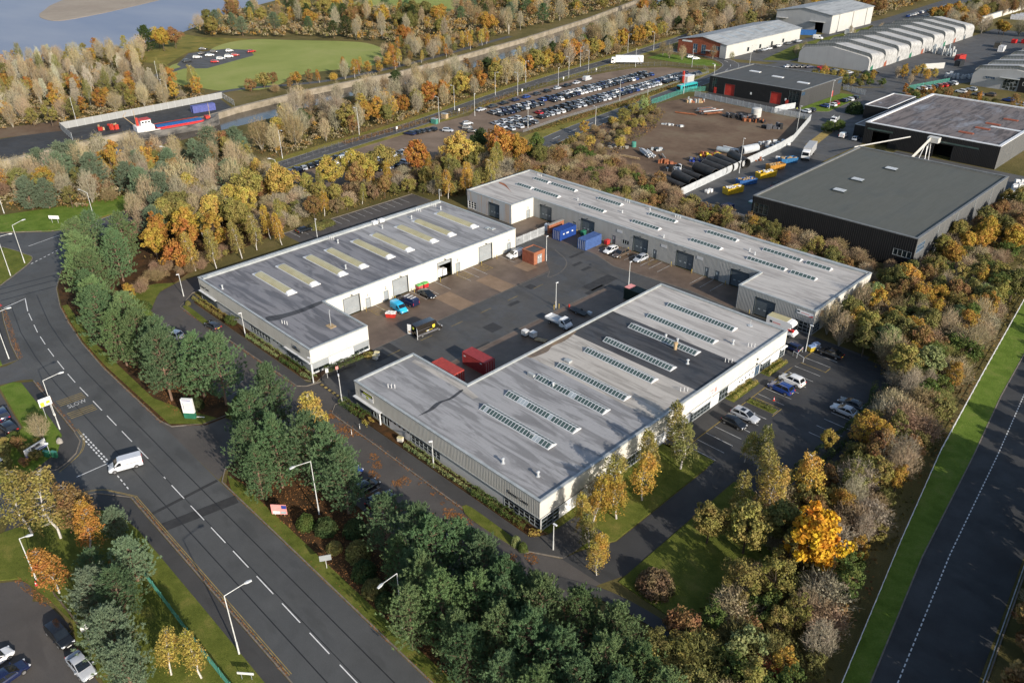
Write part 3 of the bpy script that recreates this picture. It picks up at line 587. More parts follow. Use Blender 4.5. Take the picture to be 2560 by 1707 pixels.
sheet('office_lawn', [(-252, 346), (-224, 346), (-214, 354), (-224, 362), (-254, 362)], 0.1, 'lawn_bright', z0=-0.02)
sheet('far_lane', [(-214, 366), (-200, 372), (-196, 385), (-156, 382), (-146, 372), (-138, 362), (-152, 350), (-186, 346), (-206, 352)], 0.018, 'asphalt_far')
sheet('bank_lawn', [(-207, 380), (-197, 388), (-197, 520), (-215, 520), (-216, 430)], 0.03, 'lawn')
sheet('far_car_park', [(-222, 560), (-195, 560), (-195, 690), (-230, 690)], 0.016, 'asphalt_far')
band('red_hatching', [(-118.5, 258), (-122.5, 280)], 3.2, 0.03, 'paint_yellow', lane)
# ------------------------------------------------------------------ buildings
def inset(poly, d):
    """inset of an axis-aligned counter-clockwise outline"""
    n = len(poly); out = []
    for i in range(n):
        p, a, b = Vector(poly[i]), Vector(poly[i-1]), Vector(poly[(i+1) % n])
        e1, e2 = (p-a).normalized(), (b-p).normalized()
        n1, n2 = Vector((-e1.y, e1.x)), Vector((-e2.y, e2.x)); out.append(tuple(p+(n1+n2)*d if abs(e1.dot(e2)) < 0.5 else p+n1*d))
    return out
class Bld:
    def __init__(s, name, label, loc, cat='building', group=None):
        s.root = thing(name, label, cat, (*loc, 0), 0, group); s.loc = loc
    def part(s, name, m, mats, smooth=None, color=None):
        o = m.build(name, mats, s.root, smooth, None, 0, color); o.location = (-s.loc[0], -s.loc[1], 0); return o
class Face:
    """one wall face; p0 to p1 runs with the outside on its right"""
    def __init__(s, p0, p1):
        s.p0, s.p1 = Vector(p0), Vector(p1); s.L = (s.p1-s.p0).length; s.d = (s.p1-s.p0)/s.L; s.n = Vector((s.d.y, -s.d.x)); s.a = math.atan2(s.d.y, s.d.x)
    def at(s, u, z, off=0.0): q = s.p0+s.d*u+s.n*off; return (q.x, q.y, z)
    def box(s, m, u0, u1, z0, z1, o0, o1, mi=0):
        c = s.at((u0+u1)/2, (z0+z1)/2, (o0+o1)/2); m.cbox(c, (abs(u1-u0), abs(o1-o0), abs(z1-z0)), s.a, mi)
    def u(s, p): return (Vector(p)-s.p0).dot(s.d)
def wall(b, f, z0, z1, material, openings=(), rib=0.0, name='wall', depth=0.045):
    us = sorted({0.0, f.L} | {min(max(q, 0), f.L) for o in openings for q in o[:2]}); m = MB()
    for a, c in zip(us, us[1:]):
        if c-a < 1e-4: continue
        mid = (a+c)/2; cut = sorted((max(o[2], z0), min(o[3], z1)) for o in openings if o[0] <= mid <= o[1] and o[3] > z0 and o[2] < z1); z = z0; spans = []
        for q0, q1 in cut:
            if q0 > z+1e-3: spans.append((z, q0))
            z = max(z, q1)
        if z < z1-1e-3: spans.append((z, z1))
        for q0, q1 in spans:
            if not rib: m.quad(f.at(a, q0), f.at(c, q0), f.at(c, q1), f.at(a, q1)); continue
            n = max(1, round((c-a)/rib)); pr = []
            for k in range(n):
                s0 = a+(c-a)*k/n; w = (c-a)/n
                pr += [(s0, 0), (s0+w*0.3, 0), (s0+w*0.45, depth), (s0+w*0.85, depth)]
            pr.append((c, 0))
            for (ua, da), (ub, db) in zip(pr, pr[1:]): m.quad(f.at(ua, q0, da), f.at(ub, q0, db), f.at(ub, q1, db), f.at(ua, q1, da))
    return b.part(name, m, material)
def reveal(m, f, u0, u1, z0, z1, d, mi=0):
    for a, c in (((u0, z0), (u0, z1)), ((u0, z1), (u1, z1)), ((u1, z1), (u1, z0)), ((u1, z0), (u0, z0))):
        m.quad(f.at(*a, 0.01), f.at(*c, 0.01), f.at(*c, -d), f.at(*a, -d), mi)
def big_door(b, f, u0, u1, h, material, name='roller_door', panes=3, open_to=None):
    m = MB(); zb = 0.05 if open_to is None else open_to; n = max(1, round((h-zb)/0.55))
    for k in range(n): f.box(m, u0+0.02, u1-0.02, zb+(h-zb)*k/n+0.015, zb+(h-zb)*(k+1)/n-0.015, -0.3, -0.24)
    f.box(m, u0+0.02, u1-0.02, zb, h, -0.33, -0.285)
    d = b.part(name, m, material)
    if panes and open_to is None:
        zc = zb+(h-zb)*2.5/n; me = MB().cbox((0, 0, 0), (0.52, 0.03, 0.26)).mesh('pane', 'glass_pale')
        for k in range(panes):
            c = f.at(u0+(u1-u0)*(k+0.75)/(panes+0.5), zc, -0.235); p = obj('pane', me, d, c); p.rotation_euler = (0, 0, f.a)
    fr = MB(); reveal(fr, f, u0, u1, 0, h, 0.3)
    f.box(fr, u0-0.09, u0, 0, h+0.09, 0.0, 0.06); f.box(fr, u1, u1+0.09, 0, h+0.09, 0.0, 0.06); f.box(fr, u0, u1, h, h+0.09, 0.0, 0.06)
    b.part('door_frame', fr, 'trim_dark')
    return d
def small_door(b, f, u0, u1, h=2.25, material='door_grey', pane=True):
    m = MB(); f.box(m, u0+0.06, u1-0.06, 0.05, h-0.06, -0.1, -0.04); d = b.part('door', m, material)
    k = MB(); f.box(k, u1-0.24, u1-0.1, 1.0, 1.06, -0.04, 0.03); k.build('handle', 'metal_galv', d)
    if pane:
        k = MB(); f.box(k, (u0+u1)/2-0.2, (u0+u1)/2+0.2, 1.25, 1.95, -0.045, -0.03); k.build('pane', 'glass_pale', d)
    fr = MB()
    for q in ((u0, u0+0.06, 0, h), (u1-0.06, u1, 0, h), (u0, u1, h-0.06, h)): f.box(fr, *q, -0.12, 0.05)
    b.part('door_frame', fr, 'frame_grey')
def window(b, f, u0, u1, z0, z1, nx, nz, frame='frame_grey', glass='glass_dark', bar=0.09, name='window'):
    m = MB(); f.box(m, u0, u0+bar, z0, z1, -0.14, 0.03); f.box(m, u1-bar, u1, z0, z1, -0.14, 0.03); f.box(m, u0, u1, z0, z0+bar, -0.13, 0.05); f.box(m, u0, u1, z1-bar, z1, -0.13, 0.025)
    for k in range(1, nx): x = u0+(u1-u0)*k/nx; f.box(m, x-bar/2.6, x+bar/2.6, z0, z1, -0.12, 0.02)
    for k in range(1, nz): z = z0+(z1-z0)*k/nz; f.box(m, u0, u1, z-bar/2.6, z+bar/2.6, -0.115, 0.015)
    wd = b.part(name, m, frame)
    me = MB().cbox((0, 0, 0), ((u1-u0)/nx, 0.03, (z1-z0)/nz)).mesh('pane', glass)
    for i in range(nx):
        for k in range(nz):
            p = obj('pane', me, wd, f.at(u0+(u1-u0)*(i+0.5)/nx, z0+(z1-z0)*(k+0.5)/nz, -0.09)); p.rotation_euler = (R(random.uniform(-1.2, 1.2)), 0, f.a+R(random.uniform(-1, 1)))
    return wd
def board(b, f, u0, u1, z0, z1, material, o0=0.06, o1=0.12, name='sign_board'):
    m = MB(); f.box(m, u0, u1, z0, z1, o0, o1); return b.part(name, m, material)
def words(f, body, size, u, z, material, parent, off=0.14, xs=1.0, name='lettering'):
    t = text_part(body, size, parent, f.at(u, z, off), (R(90), 0, f.a), material, name, 0.01, xs=xs); return t
def marks(f, u0, u1, z0, z1, material, parent, n=8, off=0.1):
    """lettering too small to read in the photograph: a row of short strokes"""
    m = MB(); w_ = (u1-u0)/n
    for k in range(n):
        h = z1 if k % 3 else z0+(z1-z0)*0.8
        f.box(m, u0+k*w_, u0+k*w_+w_*(0.75 if k % 4 else 0.5), z0, h, off, off+0.012)
    return m.build('lettering', material, parent)
def parapet(b, poly, z0, z1, wd, material, name='parapet'):
    q = inset(poly, wd); o = inset(poly, -0.06); n = len(poly); m = MB()
    for i in range(n):
        j = (i+1) % n
        m.quad((*o[i], z1), (*o[j], z1), (*q[j], z1), (*q[i], z1)); m.quad((*q[i], z1), (*q[j], z1), (*q[j], z0), (*q[i], z0)); m.quad((*o[i], z1-0.22), (*o[j], z1-0.22), (*o[j], z1), (*o[i], z1))
        m.quad((*o[j], z1-0.22), (*o[i], z1-0.22), (*poly[i], z1-0.22), (*poly[j], z1-0.22))
    return b.part(name, m, material)
def flat_roof(b, poly, z, material, name='roof'): return b.part(name, MB().prism(poly, None, z), material)
def ridge_light(b, x0, x1, y0, y1, z, n, glass='glass_green', pale=()):
    """low double-pitch roof light whose panes lie between white bars; ridge along x"""
    ym = (y0+y1)/2; h = 0.42; m = MB()
    m.box(x0-0.12, x1+0.12, y0-0.1, y1+0.1, z, z+0.13)
    m.add([(x0-0.1, y0, z+0.13), (x0-0.1, y1, z+0.13), (x0-0.1, ym, z+h+0.13)], [(0, 2, 1)]); m.add([(x1+0.1, y0, z+0.13), (x1+0.1, y1, z+0.13), (x1+0.1, ym, z+h+0.13)], [(0, 1, 2)])
    for k in range(n+1):
        x = x0+(x1-x0)*k/n
        for ya in (y0, y1):
            m.add([(x-0.05, ya, z+0.17), (x+0.05, ya, z+0.17), (x+0.05, ym, z+h+0.17), (x-0.05, ym, z+h+0.17)], [(0, 1, 2, 3) if ya == y0 else (3, 2, 1, 0)])
    m.box(x0-0.1, x1+0.1, ym-0.06, ym+0.06, z+h+0.10, z+h+0.175)
    s = b.part('skylight', m, 'coping_white'); w = (x1-x0)/n
    me = {}
    for k in range(n):
        for side, ya in ((0, y0), (1, y1)):
            g = 'glass_pale' if k in pale and side == 0 else glass
            if (side, g) not in me:
                q = MB(); yb = ym-ya; q.add([(-w/2, 0, 0.13), (w/2, 0, 0.13), (w/2, yb, h+0.13), (-w/2, yb, h+0.13)], [(0, 1, 2, 3) if side == 0 else (3, 2, 1, 0)]); me[(side, g)] = q.mesh('pane', g)
            if side == 0 or n <= 12: obj('pane', me[(side, g)], s, (x0+w*(k+0.5), ya, z+0.01))
    if n > 12:
        q = MB(); q.quad((x0, ym, z+h+0.14), (x1, ym, z+h+0.14), (x1, y1, z+0.14), (x0, y1, z+0.14)); q.build('back_glazing', glass, s)
def barrel_light(b, x0, x1, y0, y1, z):
    m = MB(); m.box(x0-0.1, x1+0.1, y0-0.1, y1+0.1, z, z+0.2); s = b.part('skylight', m, 'coping_white')
    g = MB(); xa, xb = x0+1.0, x1-1.0; n = 22
    for k in range(n):
        a, c = xa+(xb-xa)*k/n, xa+(xb-xa)*(k+1)/n-0.05
        for j in range(4):
            t0, t1 = math.pi*(1-j/4), math.pi*(1-(j+1)/4); yc, r = (y0+y1)/2, (y1-y0)/2
            p = lambda t, x: (x, yc+r*math.cos(t), z+0.2+0.42*math.sin(t))
            g.quad(p(t0, a), p(t0, c), p(t1, c), p(t1, a))
    g.build('barrel_glazing', 'cream_glazing', s)
    for xs, xe in ((x0, xa), (x1, xb)):
        e = MB(); yc = (y0+y1)/2
        for j in range(4):
            t0, t1 = math.pi*(1-j/4), math.pi*(1-(j+1)/4); r = (y1-y0)/2
            v = [(xs, yc+r*math.cos(t0), z+0.21), (xe, yc+r*math.cos(t0), z+0.2+0.45*math.sin(t0)), (xe, yc+r*math.cos(t1), z+0.2+0.45*math.sin(t1)), (xs, yc+r*math.cos(t1), z+0.21)]
            e.add(v, [(0, 1, 2, 3) if xs > xe else (3, 2, 1, 0)])
        e.build('end_cap', 'coping_white', s)
def flue(b, x, y, z, h=0.8, r=0.14, cowl=True):
    m = MB(); m.lathe([(r*1.9, 0), (r*1.9, 0.06), (r, 0.1), (r, h)] + ([(r*1.7, h), (r*1.7, h+0.06), (0.02, h+0.2)] if cowl else []), 8, (x, y, z)); b.part('flue', m, 'metal_galv')
def pipes(b, x, y, z, dx, dy, n=3):
    for k in range(n):
        m = MB(); m.tube((x+dx*k, y+dy*k, z), (x+dx*k, y+dy*k, z+0.75), 0.06, n=6); b.part('vent_pipe', m, 'frame_white')
def canopy(b, f, u0, u1, z, d=0.6, material='wall_white'):
    m = MB(); f.box(m, u0, u1, z, z+0.14, 0.0, d); b.part('canopy', m, material)
def lamp_head(b, f, u, z):
    m = MB(); f.box(m, u-0.05, u+0.05, z-0.05, z+0.05, 0, 0.35); f.box(m, u-0.16, u+0.16, z-0.08, z+0.06, 0.3, 0.52); b.part('wall_lamp', m, 'trim_dark')

HT = 5.25; RZ = 5.0
# --- west unit (L-shape), facing the courtyard with four numbered bays
PA = [(-156, 60.4), (-112.8, 60.4), (-112.8, 73), (-127.3, 73), (-127.3, 126.8), (-156, 126.8)]
A = Bld('industrial_unit', 'L-shaped flat-roofed unit with cream barrel skylights and white bays numbered 1 to 4', (-140, 90))
fs = [Face(PA[i], PA[(i+1) % 6]) for i in range(6)]
front = fs[0]; glz = [(front.u((x0, 60.4)), front.u((x1, 60.4)), 0.45, 2.15) for x0, x1 in ((-135.5, -127.7),)]
glz2 = [(front.u((x0, 60.4)), front.u((x1, 60.4)), 0.3, 2.15) for x0, x1 in ((-121.6, -113.0), (-155.8, -149.0))]
wall(A, front, 2.3, HT, 'fascia_grey', (), 0.33, 'fascia')
wall(A, Face((-156, 60.55), (-112.8, 60.55)), 0, 2.35, 'panel_pale', glz+glz2)
m = MB(); front.box(m, 0, front.L, 2.22, 2.34, -0.1, 0.12); A.part('drip_trim', m, 'coping')
lowf = Face((-156, 60.55), (-112.8, 60.55))
for o in glz: window(A, lowf, o[0], o[1], o[2], o[3], 7, 3)
window(A, lowf, glz2[0][0], glz2[0][1], 0.3, 2.15, 8, 3); m = MB()
for k in range(2): lowf.box(m, glz2[1][0]+0.05+k*3.4, glz2[1][0]+3.35+k*3.4, 0.3, 2.15, 0.02, 0.12)
A.part('shutter', m, 'door_slate')
m = MB(); lowf.box(m, glz2[0][0]+0.1, glz2[0][1]-3.2, 1.15, 2.12, 0.06, 0.15); A.part('shutter', m, 'door_slate')
m = MB(); lowf.box(m, glz2[0][1]-3.0, glz2[0][1]-0.1, 0.5, 2.12, 0.06, 0.15); A.part('shutter', m, 'door_grey')
for k in range(4):
    m = MB(); c = lowf.at(front.u((-126.3+k*1.35, 60.4)), 1.75, 0.02); q = lowf.at(front.u((-126.3+k*1.35, 60.4)), 1.75, -0.06); m.tube(q, c, 0.24, n=10); A.part('porthole', m, 'glass_dark')
words(front, 'Beacon Court', 0.95, front.u((-155.4, 60.4)), 3.3, 'black_plastic', A.root, 0.1, 0.72).location -= Vector((-140, 90, 0))
canopy(A, front, 0.1, 7.4, 2.3, 0.5, 'coping_white'); canopy(A, front, 34.3, 43, 2.3, 0.4, 'coping_white')
b1 = board(A, front, 37.0, 40.0, 3.2, 4.1, 'fascia_grey', 0.05, 0.07)
m = MB(); m.add([front.at(37.3, 3.75, 0.1), front.at(38.9, 3.62, 0.1), front.at(38.6, 4.1, 0.1), front.at(37.9, 4.0, 0.1)], [(0, 1, 2, 3)]); m.build('emblem', 'glass_blue', b1)
marks(front, 37.1, 39.7, 3.22, 3.62, 'black_plastic', b1, 6)
end = fs[1]
op = [(0.15, 3.6, 0.3, 2.2), (9.1, 12.5, 0.3, 2.2)]
wall(A, end, 2.3, HT, 'wall_cream', (), 0, 'wall'); wall(A, Face((-112.95, 60.4), (-112.95, 73)), 0, 2.35, 'wall_white', op)
le = Face((-112.95, 60.4), (-112.95, 73))
for o in op:
    window(A, le, o[0], o[1], 0.3, 2.2, 3, 2); m = MB(); le.box(m, o[0], o[1], 1.05, 2.2, 0.05, 0.14); A.part('shutter', m, 'door_grey')
m = MB(); end.box(m, 0, end.L, 2.24, 2.36, -0.1, 0.06); A.part('drip_trim', m, 'coping')
wall(A, fs[2], 0, HT, 'wall_cream')
cf = fs[3]; dz = []
bays = [(77.3, 81.2, 0), (89.8, 93.8, 0), (102.3, 106.3, 3.1), (114.8, 118.9, 0)]; pds = [(82.6, 83.8), (87.3, 88.5), (107.5, 108.8), (123.9, 125.1)]
wall(A, cf, 0, HT, 'wall_cream', [(a-73, c-73, 0, 3.95) for a, c, _ in bays]+[(a-73, c-73, 0, 2.3) for a, c in pds])
for a, c, o in bays:
    big_door(A, cf, a-73, c-73, 3.95, 'door_grey', panes=3, open_to=o or None); lamp_head(A, cf, (a+c)/2-73, 4.45)
m = MB(); x0, y0, y1 = -127.3, 102.3, 106.3
m.box(x0-6, x0-0.3, y0, y1, 0.01, 0.03); m.box(x0-6, x0-5.9, y0, y1, 0, 4); A.part('bay_interior', m, 'void')
m = MB(); m.box(x0-2.2, x0-0.9, y0+0.5, y0+1.9, 0.05, 1.9); m.box(x0-2.0, x0-0.8, y0+2.1, y0+3.2, 0.05, 1.5); A.part('stored_machine', m, 'wall_white')
for k, (a, c) in enumerate(pds): small_door(A, cf, a-73, c-73); t = words(cf, str(k+1), 0.9, a-73+0.35, 2.65, 'trim_dark', A.root, 0.03); t.location -= Vector((-140, 90, 0))
for a, c, z0, z1 in ((86.8, 89.1, 4.1, 4.65), (107.4, 109.0, 4.0, 4.65), (83.2, 84.4, 4.1, 4.6)): board(A, cf, a-73, c-73, z0, z1, 'wall_white', 0.02, 0.07)
wall(A, fs[4], 0, HT, 'wall_grey', (), 0.33); wall(A, fs[5], 0, HT, 'wall_grey', (), 0.33)
parapet(A, PA, RZ-0.02, HT+0.03, 0.35, 'coping')
flat_roof(A, inset([PA[0], PA[1], PA[2], PA[3], (-127.3, 98.2), (-156, 98.2)], 0.0), RZ, 'roof_slate_grey'); flat_roof(A, [(-127.3, 98.2), (-127.3, 126.8), (-156, 126.8), (-156, 98.2)], RZ, 'roof_pale_grey')
A.part('gutter_stain', MB().prism(smooth_line([(-128.2, 60.9), (-127.4, 62.2), (-127.0, 65), (-126.7, 68), (-127.2, 72.6), (-128.3, 72.4), (-128.2, 68), (-128.8, 64.5), (-130, 61.6), (-128.2, 60.9)], 3), None, RZ+0.006), 'roof_coal')
m = MB(); m.box(-155.6, -154.4, 60.9, 126.4, RZ, RZ+0.42); m.box(-155.2, -154.8, 62, 126, RZ+0.42, RZ+0.5); A.part('ridge_flashing', m, 'coping')
for y in (69.4, 75.0, 81.9, 87.3, 94.5, 100.0, 107.2, 112.6, 119.8): barrel_light(A, -149.3, -135.0, y, y+2.0, RZ)
for x, y in ((-150.8, 92.1), (-150.8, 104.8), (-150.7, 113.7), (-137.6, 85.2), (-147.4, 61.6), (-150.5, 123)): flue(A, x, y, RZ)
for x, y in ((-125.4, 62.4), (-154, 92), (-154, 118), (-154, 123)): pipes(A, x, y, RZ, 0.55, 0.2)
m = MB(); m.cbox((-117.9, 68.3, RZ+0.06), (1.7, 1.3, 0.12)); A.part('mast_base', m, 'timber')
m = MB(); m.tube((-117.9, 68.3, RZ), (-117.9, 68.3, RZ+3.4), 0.05); m.cbox((-117.9, 68.3, RZ+3.4), (0.5, 0.12, 0.2)); A.part('mast', m, 'metal_galv')
for x, y in ((-131.4, 123.1), (-132.6, 122.6)):
    m = MB(); m.cbox((x, y, RZ+0.12), (0.9, 1.2, 0.2)); A.part('roof_hatch', m, 'coping')
m = MB(); m.cbox((-154.2, 105, RZ+0.55), (1.1, 1.3, 0.7)); m.cbox((-154.2, 107, RZ+0.55), (1.1, 1.3, 0.7)); A.part('condenser', m, 'frame_white')

# --- south-east unit (L-shape) with banded roofs
PC = [(-98.7, 60.1), (-55.9, 60.1), (-55.9, 126.4), (-84.4, 126.4), (-84.4, 72.7), (-98.7, 72.7)]
C = Bld('industrial_unit', 'large flat-roofed unit with nine dark glazed skylights and grey, tan and black roof bands', (-75, 90))
fc = [Face(PC[i], PC[(i+1) % 6]) for i in range(6)]; f0 = fc[0]; X = lambda x: x+98.7
wall(C, f0, 2.3, HT, 'fascia_grey', (), 0.33, 'fascia')
low = Face((-98.7, 60.25), (-55.9, 60.25)); ops = [(X(-95), X(-91.5), 0.2, 2.15), (X(-91.3), X(-89.7), 0.1, 2.2), (X(-84.2), X(-77), 0.35, 2.2), (X(-63.1), X(-56.05), 0.2, 2.2)]
wall(C, low, 0, 2.35, 'panel_pale', ops); m = MB(); f0.box(m, 0, f0.L, 2.22, 2.34, -0.1, 0.12); C.part('drip_trim', m, 'coping')
window(C, low, *ops[0], 4, 2); window(C, low, *ops[1], 2, 1, name='glazed_door'); window(C, low, *ops[2], 7, 3); window(C, low, *ops[3], 7, 3)
m = MB(); low.box(m, X(-98.6), X(-95.1), 0.2, 2.15, 0.02, 0.1); C.part('shutter', m, 'door_slate')
canopy(C, f0, -0.1, X(-91.4), 2.28, 0.55, 'coping_white'); m = MB(); f0.box(m, X(-91.6), X(-91.4), 0.1, 2.4, 0.35, 0.55); C.part('canopy_post', m, 'frame_white')
for x in (-89.3, -88.2, -87, -85.9, -84.8):
    m = MB(); m.tube(low.at(X(x), 1.75, -0.06), low.at(X(x), 1.75, 0.025), 0.25, n=10); C.part('porthole', m, 'glass_dark')
bd = board(C, f0, X(-96.7), X(-93.5), 3.15, 4.5, 'wall_white', 0.06, 0.11)
m = MB(); f0.box(m, X(-96.7), X(-93.5), 3.9, 4.5, 0.11, 0.13); m.build('green_band', 'black_plastic', bd)
mat('sign_lime', (0.45, 0.50, 0.06), (0.55, 0.6, 0.08), 1); mat('sign_green', (0.02, 0.13, 0.075), (0.03, 0.17, 0.10), 1); mat('sign_blue', (0.02, 0.04, 0.22), (0.03, 0.06, 0.30), 1); mat('sign_red', (0.55, 0.03, 0.03), (0.65, 0.05, 0.05), 1); mat('sign_yellow', (0.75, 0.55, 0.04), (0.85, 0.65, 0.06), 1); mat('sign_pink', (0.75, 0.28, 0.25), (0.8, 0.35, 0.33), 1)
marks(f0, X(-96.1), X(-93.8), 4.08, 4.32, 'sign_lime', bd, 12, 0.14); m = MB(); f0.box(m, X(-95.4), X(-94.8), 3.3, 3.75, 0.11, 0.125); m.build('logo', 'sign_lime', bd)
t = words(f0, 'Beacon Court', 0.85, X(-62.0), 3.25, 'black_plastic', C.root, 0.1, 0.82); t.location -= Vector((-75, 90, 0))
f1 = fc[1]; side = Face((-55.75, 60.1), (-55.75, 126.4)); Y = lambda y: y-60.1
wops = [(0.1, 3.7, 0.15, 2.2), (Y(77.6), Y(83.5), 0.2, 2.1), (Y(95.6), Y(101.5), 0.2, 2.3), (Y(104), Y(106.8), 0.2, 2.3), (Y(115.6), Y(117.2), 0.1, 2.2), (Y(117.4), Y(121.2), 0.2, 2.1), (Y(124.3), Y(126.2), 0.2, 2.1)]
wall(C, f1, 2.25, HT, 'wall_cream'); wall(C, side, 0, 2.3, 'wall_white', wops)
window(C, side, *wops[0], 3, 3); window(C, side, *wops[1], 5, 2); window(C, side, *wops[2], 6, 3); window(C, side, *wops[3], 3, 2); window(C, side, *wops[4], 2, 1, glass='glass_blue', name='glazed_door'); window(C, side, *wops[5], 4, 2); window(C, side, *wops[6], 2, 3)
for o in wops[2:3]+wops[5:]: canopy(C, side, o[0]-0.2, o[1]+0.2, o[3]+0.05, 0.45)
for y in (74.2, 75.4, 110.6, 111.4, 112.6, 113.8, 115.0, 92.2, 93.4):
    m = MB(); m.tube(side.at(Y(y), 1.35, -0.06), side.at(Y(y), 1.35, 0.025), 0.22, n=10); C.part('porthole', m, 'glass_dark')
bb = board(C, f1, Y(101.2), Y(103.4), 2.75, 4.0, 'wall_white', 0.02, 0.06)
for a, c, z0, z1 in ((0.15, 0.95, 0.7, 1.1), (1.2, 2.0, 0.15, 1.1), (0.3, 1.0, 0.15, 0.5)):
    m = MB(); f1.box(m, Y(101.2)+a, Y(101.2)+c, 2.75+z0, 2.75+z1, 0.06, 0.075); m.build('logo', 'sign_pink', bb)
for k, z in enumerate((3.2, 2.2)):
    m = MB(); f1.box(m, Y(116), Y(116.25), z+0.2, z+0.5, 0.02, 0.2); C.part('wall_light', m, 'trim_dark')
wall(C, fc[2], 0, HT, 'wall_grey', (), 0.33)
wall(C, fc[3], 0, HT, 'wall_grey', [(4, 8, 0, 4), (16, 20, 0, 4), (32, 36, 0, 4)], 0.33)
for u in (4, 16, 32): big_door(C, fc[3], u, u+4, 4, 'door_slate')
wall(C, fc[4], 0, HT, 'wall_grey', (), 0.33); wall(C, fc[5], 0, HT, 'wall_grey', (), 0.33)
parapet(C, PC, RZ-0.02, HT+0.06, 0.38, 'coping')
flat_roof(C, [PC[0], PC[1], (-55.9, 86.5), (-84.4, 86.5), (-84.4, 72.7), PC[5]], RZ, 'roof_pale_grey')
for y0, y1, mt in ((86.5, 98, 'roof_tan'), (98, 110.2, 'roof_coal'), (110.2, 126.4, 'roof_stone')): flat_roof(C, [(-84.4, y0), (-55.9, y0), (-55.9, y1), (-84.4, y1)], RZ+0.004, mt)
C.part('repair_strip', MB().prism([(-97.2, 71.8), (-84.2, 72.2), (-80.5, 71.6), (-80.8, 70.6), (-85, 71.0), (-97.0, 70.9)], None, RZ+0.006), 'roof_tan')
C.part('gutter_stain', MB().prism(smooth_line([(-83.4, 61.2), (-83.0, 64), (-83.6, 66.5), (-83.2, 68.4), (-83.8, 71.2), (-84.2, 70.8), (-83.7, 68), (-84.2, 65.8), (-83.6, 63.6), (-83.4, 61.2)], 3), None, RZ+0.008), 'roof_coal')
C.part('rust_stain', MB().prism(smooth_line([(-83.9, 86.2), (-83.0, 86.8), (-82.5, 90), (-83.2, 92), (-82.9, 95), (-83.5, 98.5), (-83.95, 98.2), (-83.9, 86.2)], 4), None, RZ+0.01), 'roof_stain')
for k, y in enumerate((69.4, 74.9, 81.9, 87.2, 94.5, 99.8, 107.1, 112.7, 119.2)):
    pale = {0: (1, 17, 18), 1: (4, 5, 6, 14), 2: (11, 12)}.get(k, ())
    ridge_light(C, -77.8, -63.2, y, y+1.8, RZ, 22, 'glass_green', pale)
for x, y in ((-65.6, 62.6), (-74, 82.3), (-70.4, 108.6), (-68, 108.8), (-60.6, 115.4), (-60, 64), (-62.5, 104)): flue(C, x, y, RZ, 0.75, 0.17)
m = MB(); m.lathe([(0.3, 0), (0.3, 1.1), (0.42, 1.1), (0.42, 1.35), (0.1, 1.5)], 10, (-66.9, 106.6, RZ)); C.part('boiler_flue', m, 'timber')
for x, y in ((-93.2, 63.0), (-58.4, 96), (-58.2, 109), (-58.2, 116.5)): pipes(C, x, y, RZ, 0.45, 0.35)
m = MB(); m.cbox((-77.6, 90, RZ+0.2), (1.2, 0.9, 0.4)); C.part('roof_hatch', m, 'coping')
for x0, x1, y0 in ((-67.5, -66.5, 70.2), (-79.6, -78.2, 82.2)):
    m = MB(); m.cbox(((x0+x1)/2, y0, RZ+0.3), (x1-x0, 0.5, 0.5)); C.part('air_vent', m, 'coping')
m = MB(); m.tube((-62, 123.6, RZ), (-62, 123.6, RZ+1.3), 0.05); m.lathe([(0.5, 0), (0.5, 0.1), (0.1, 0.12)], 10, (-62, 123.6, RZ)); C.part('aerial', m, 'metal_galv')

# --- long north unit
PB = [(-156.6, 137.5), (-139.5, 137.5), (-139.5, 145.7), (-72.7, 145.7), (-72.7, 137.1), (-55.8, 137.1), (-55.8, 161.8), (-156.6, 161.8)]
B = Bld('industrial_unit', 'long flat-roofed grey unit with a double row of short skylights along the yard', (-106, 152))
fb = [Face(PB[i], PB[(i+1) % 8]) for i in range(8)]
Xb = lambda x: x+156.6
wall(B, fb[0], 0, HT, 'wall_rusty', [(Xb(-156.3), Xb(-153), 0.4, 2.4), (Xb(-148), Xb(-144.1), 0, 3.95)], 0.33)
big_door(B, fb[0], Xb(-148), Xb(-144.1), 3.95, 'door_slate'); window(B, fb[0], Xb(-156.3), Xb(-153), 0.4, 2.4, 3, 3, 'frame_white')
wall(B, fb[1], 0, HT, 'wall_cream', [(5.5, 6.8, 0, 2.3)]); small_door(B, fb[1], 5.5, 6.8); board(B, fb[1], 3.0, 5.2, 4.0, 4.5, 'wall_white', 0.02, 0.07)
t = words(fb[1], '5', 0.9, 5.9, 2.6, 'trim_dark', B.root, 0.03); t.location -= Vector((-106, 152, 0))
fm = fb[2]; Xm = lambda x: x+139.5
doors = [(-137, -133), (-122.7, -118.5), (-106.2, -102), (-93.8, -89.3), (-79.5, -75.2)]; pd = [(-125.7, -124.5), (-112.8, -111.6), (-100.5, -99.3), (-86.2, -85), (-83.5, -82.3)]; wn = [(-109.6, -107.5, 1.0, 2.1)]
wall(B, fm, 0, HT, 'wall_grey', [(Xm(a), Xm(c), 0, 3.9) for a, c in doors]+[(Xm(a), Xm(c), 0, 2.3) for a, c in pd]+[(Xm(a), Xm(c), z0, z1) for a, c, z0, z1 in wn], 0.33)
for a, c in doors: big_door(B, fm, Xm(a), Xm(c), 3.9, 'door_slate'); lamp_head(B, fm, Xm((a+c)/2), 4.4)
for a, c in pd: small_door(B, fm, Xm(a), Xm(c), 2.3, 'door_slate')
for a, c, z0, z1 in wn: window(B, fm, Xm(a), Xm(c), z0, z1, 3, 1)
for x in (-110.5, -97.4, -87.6): board(B, fm, Xm(x)-0.8, Xm(x)+0.8, 3.5, 4.2, 'panel_pale', 0.06, 0.1)
wall(B, fb[3], 0, HT, 'wall_grey', (), 0.33)
fw = fb[4]; Xw = lambda x: x+72.7
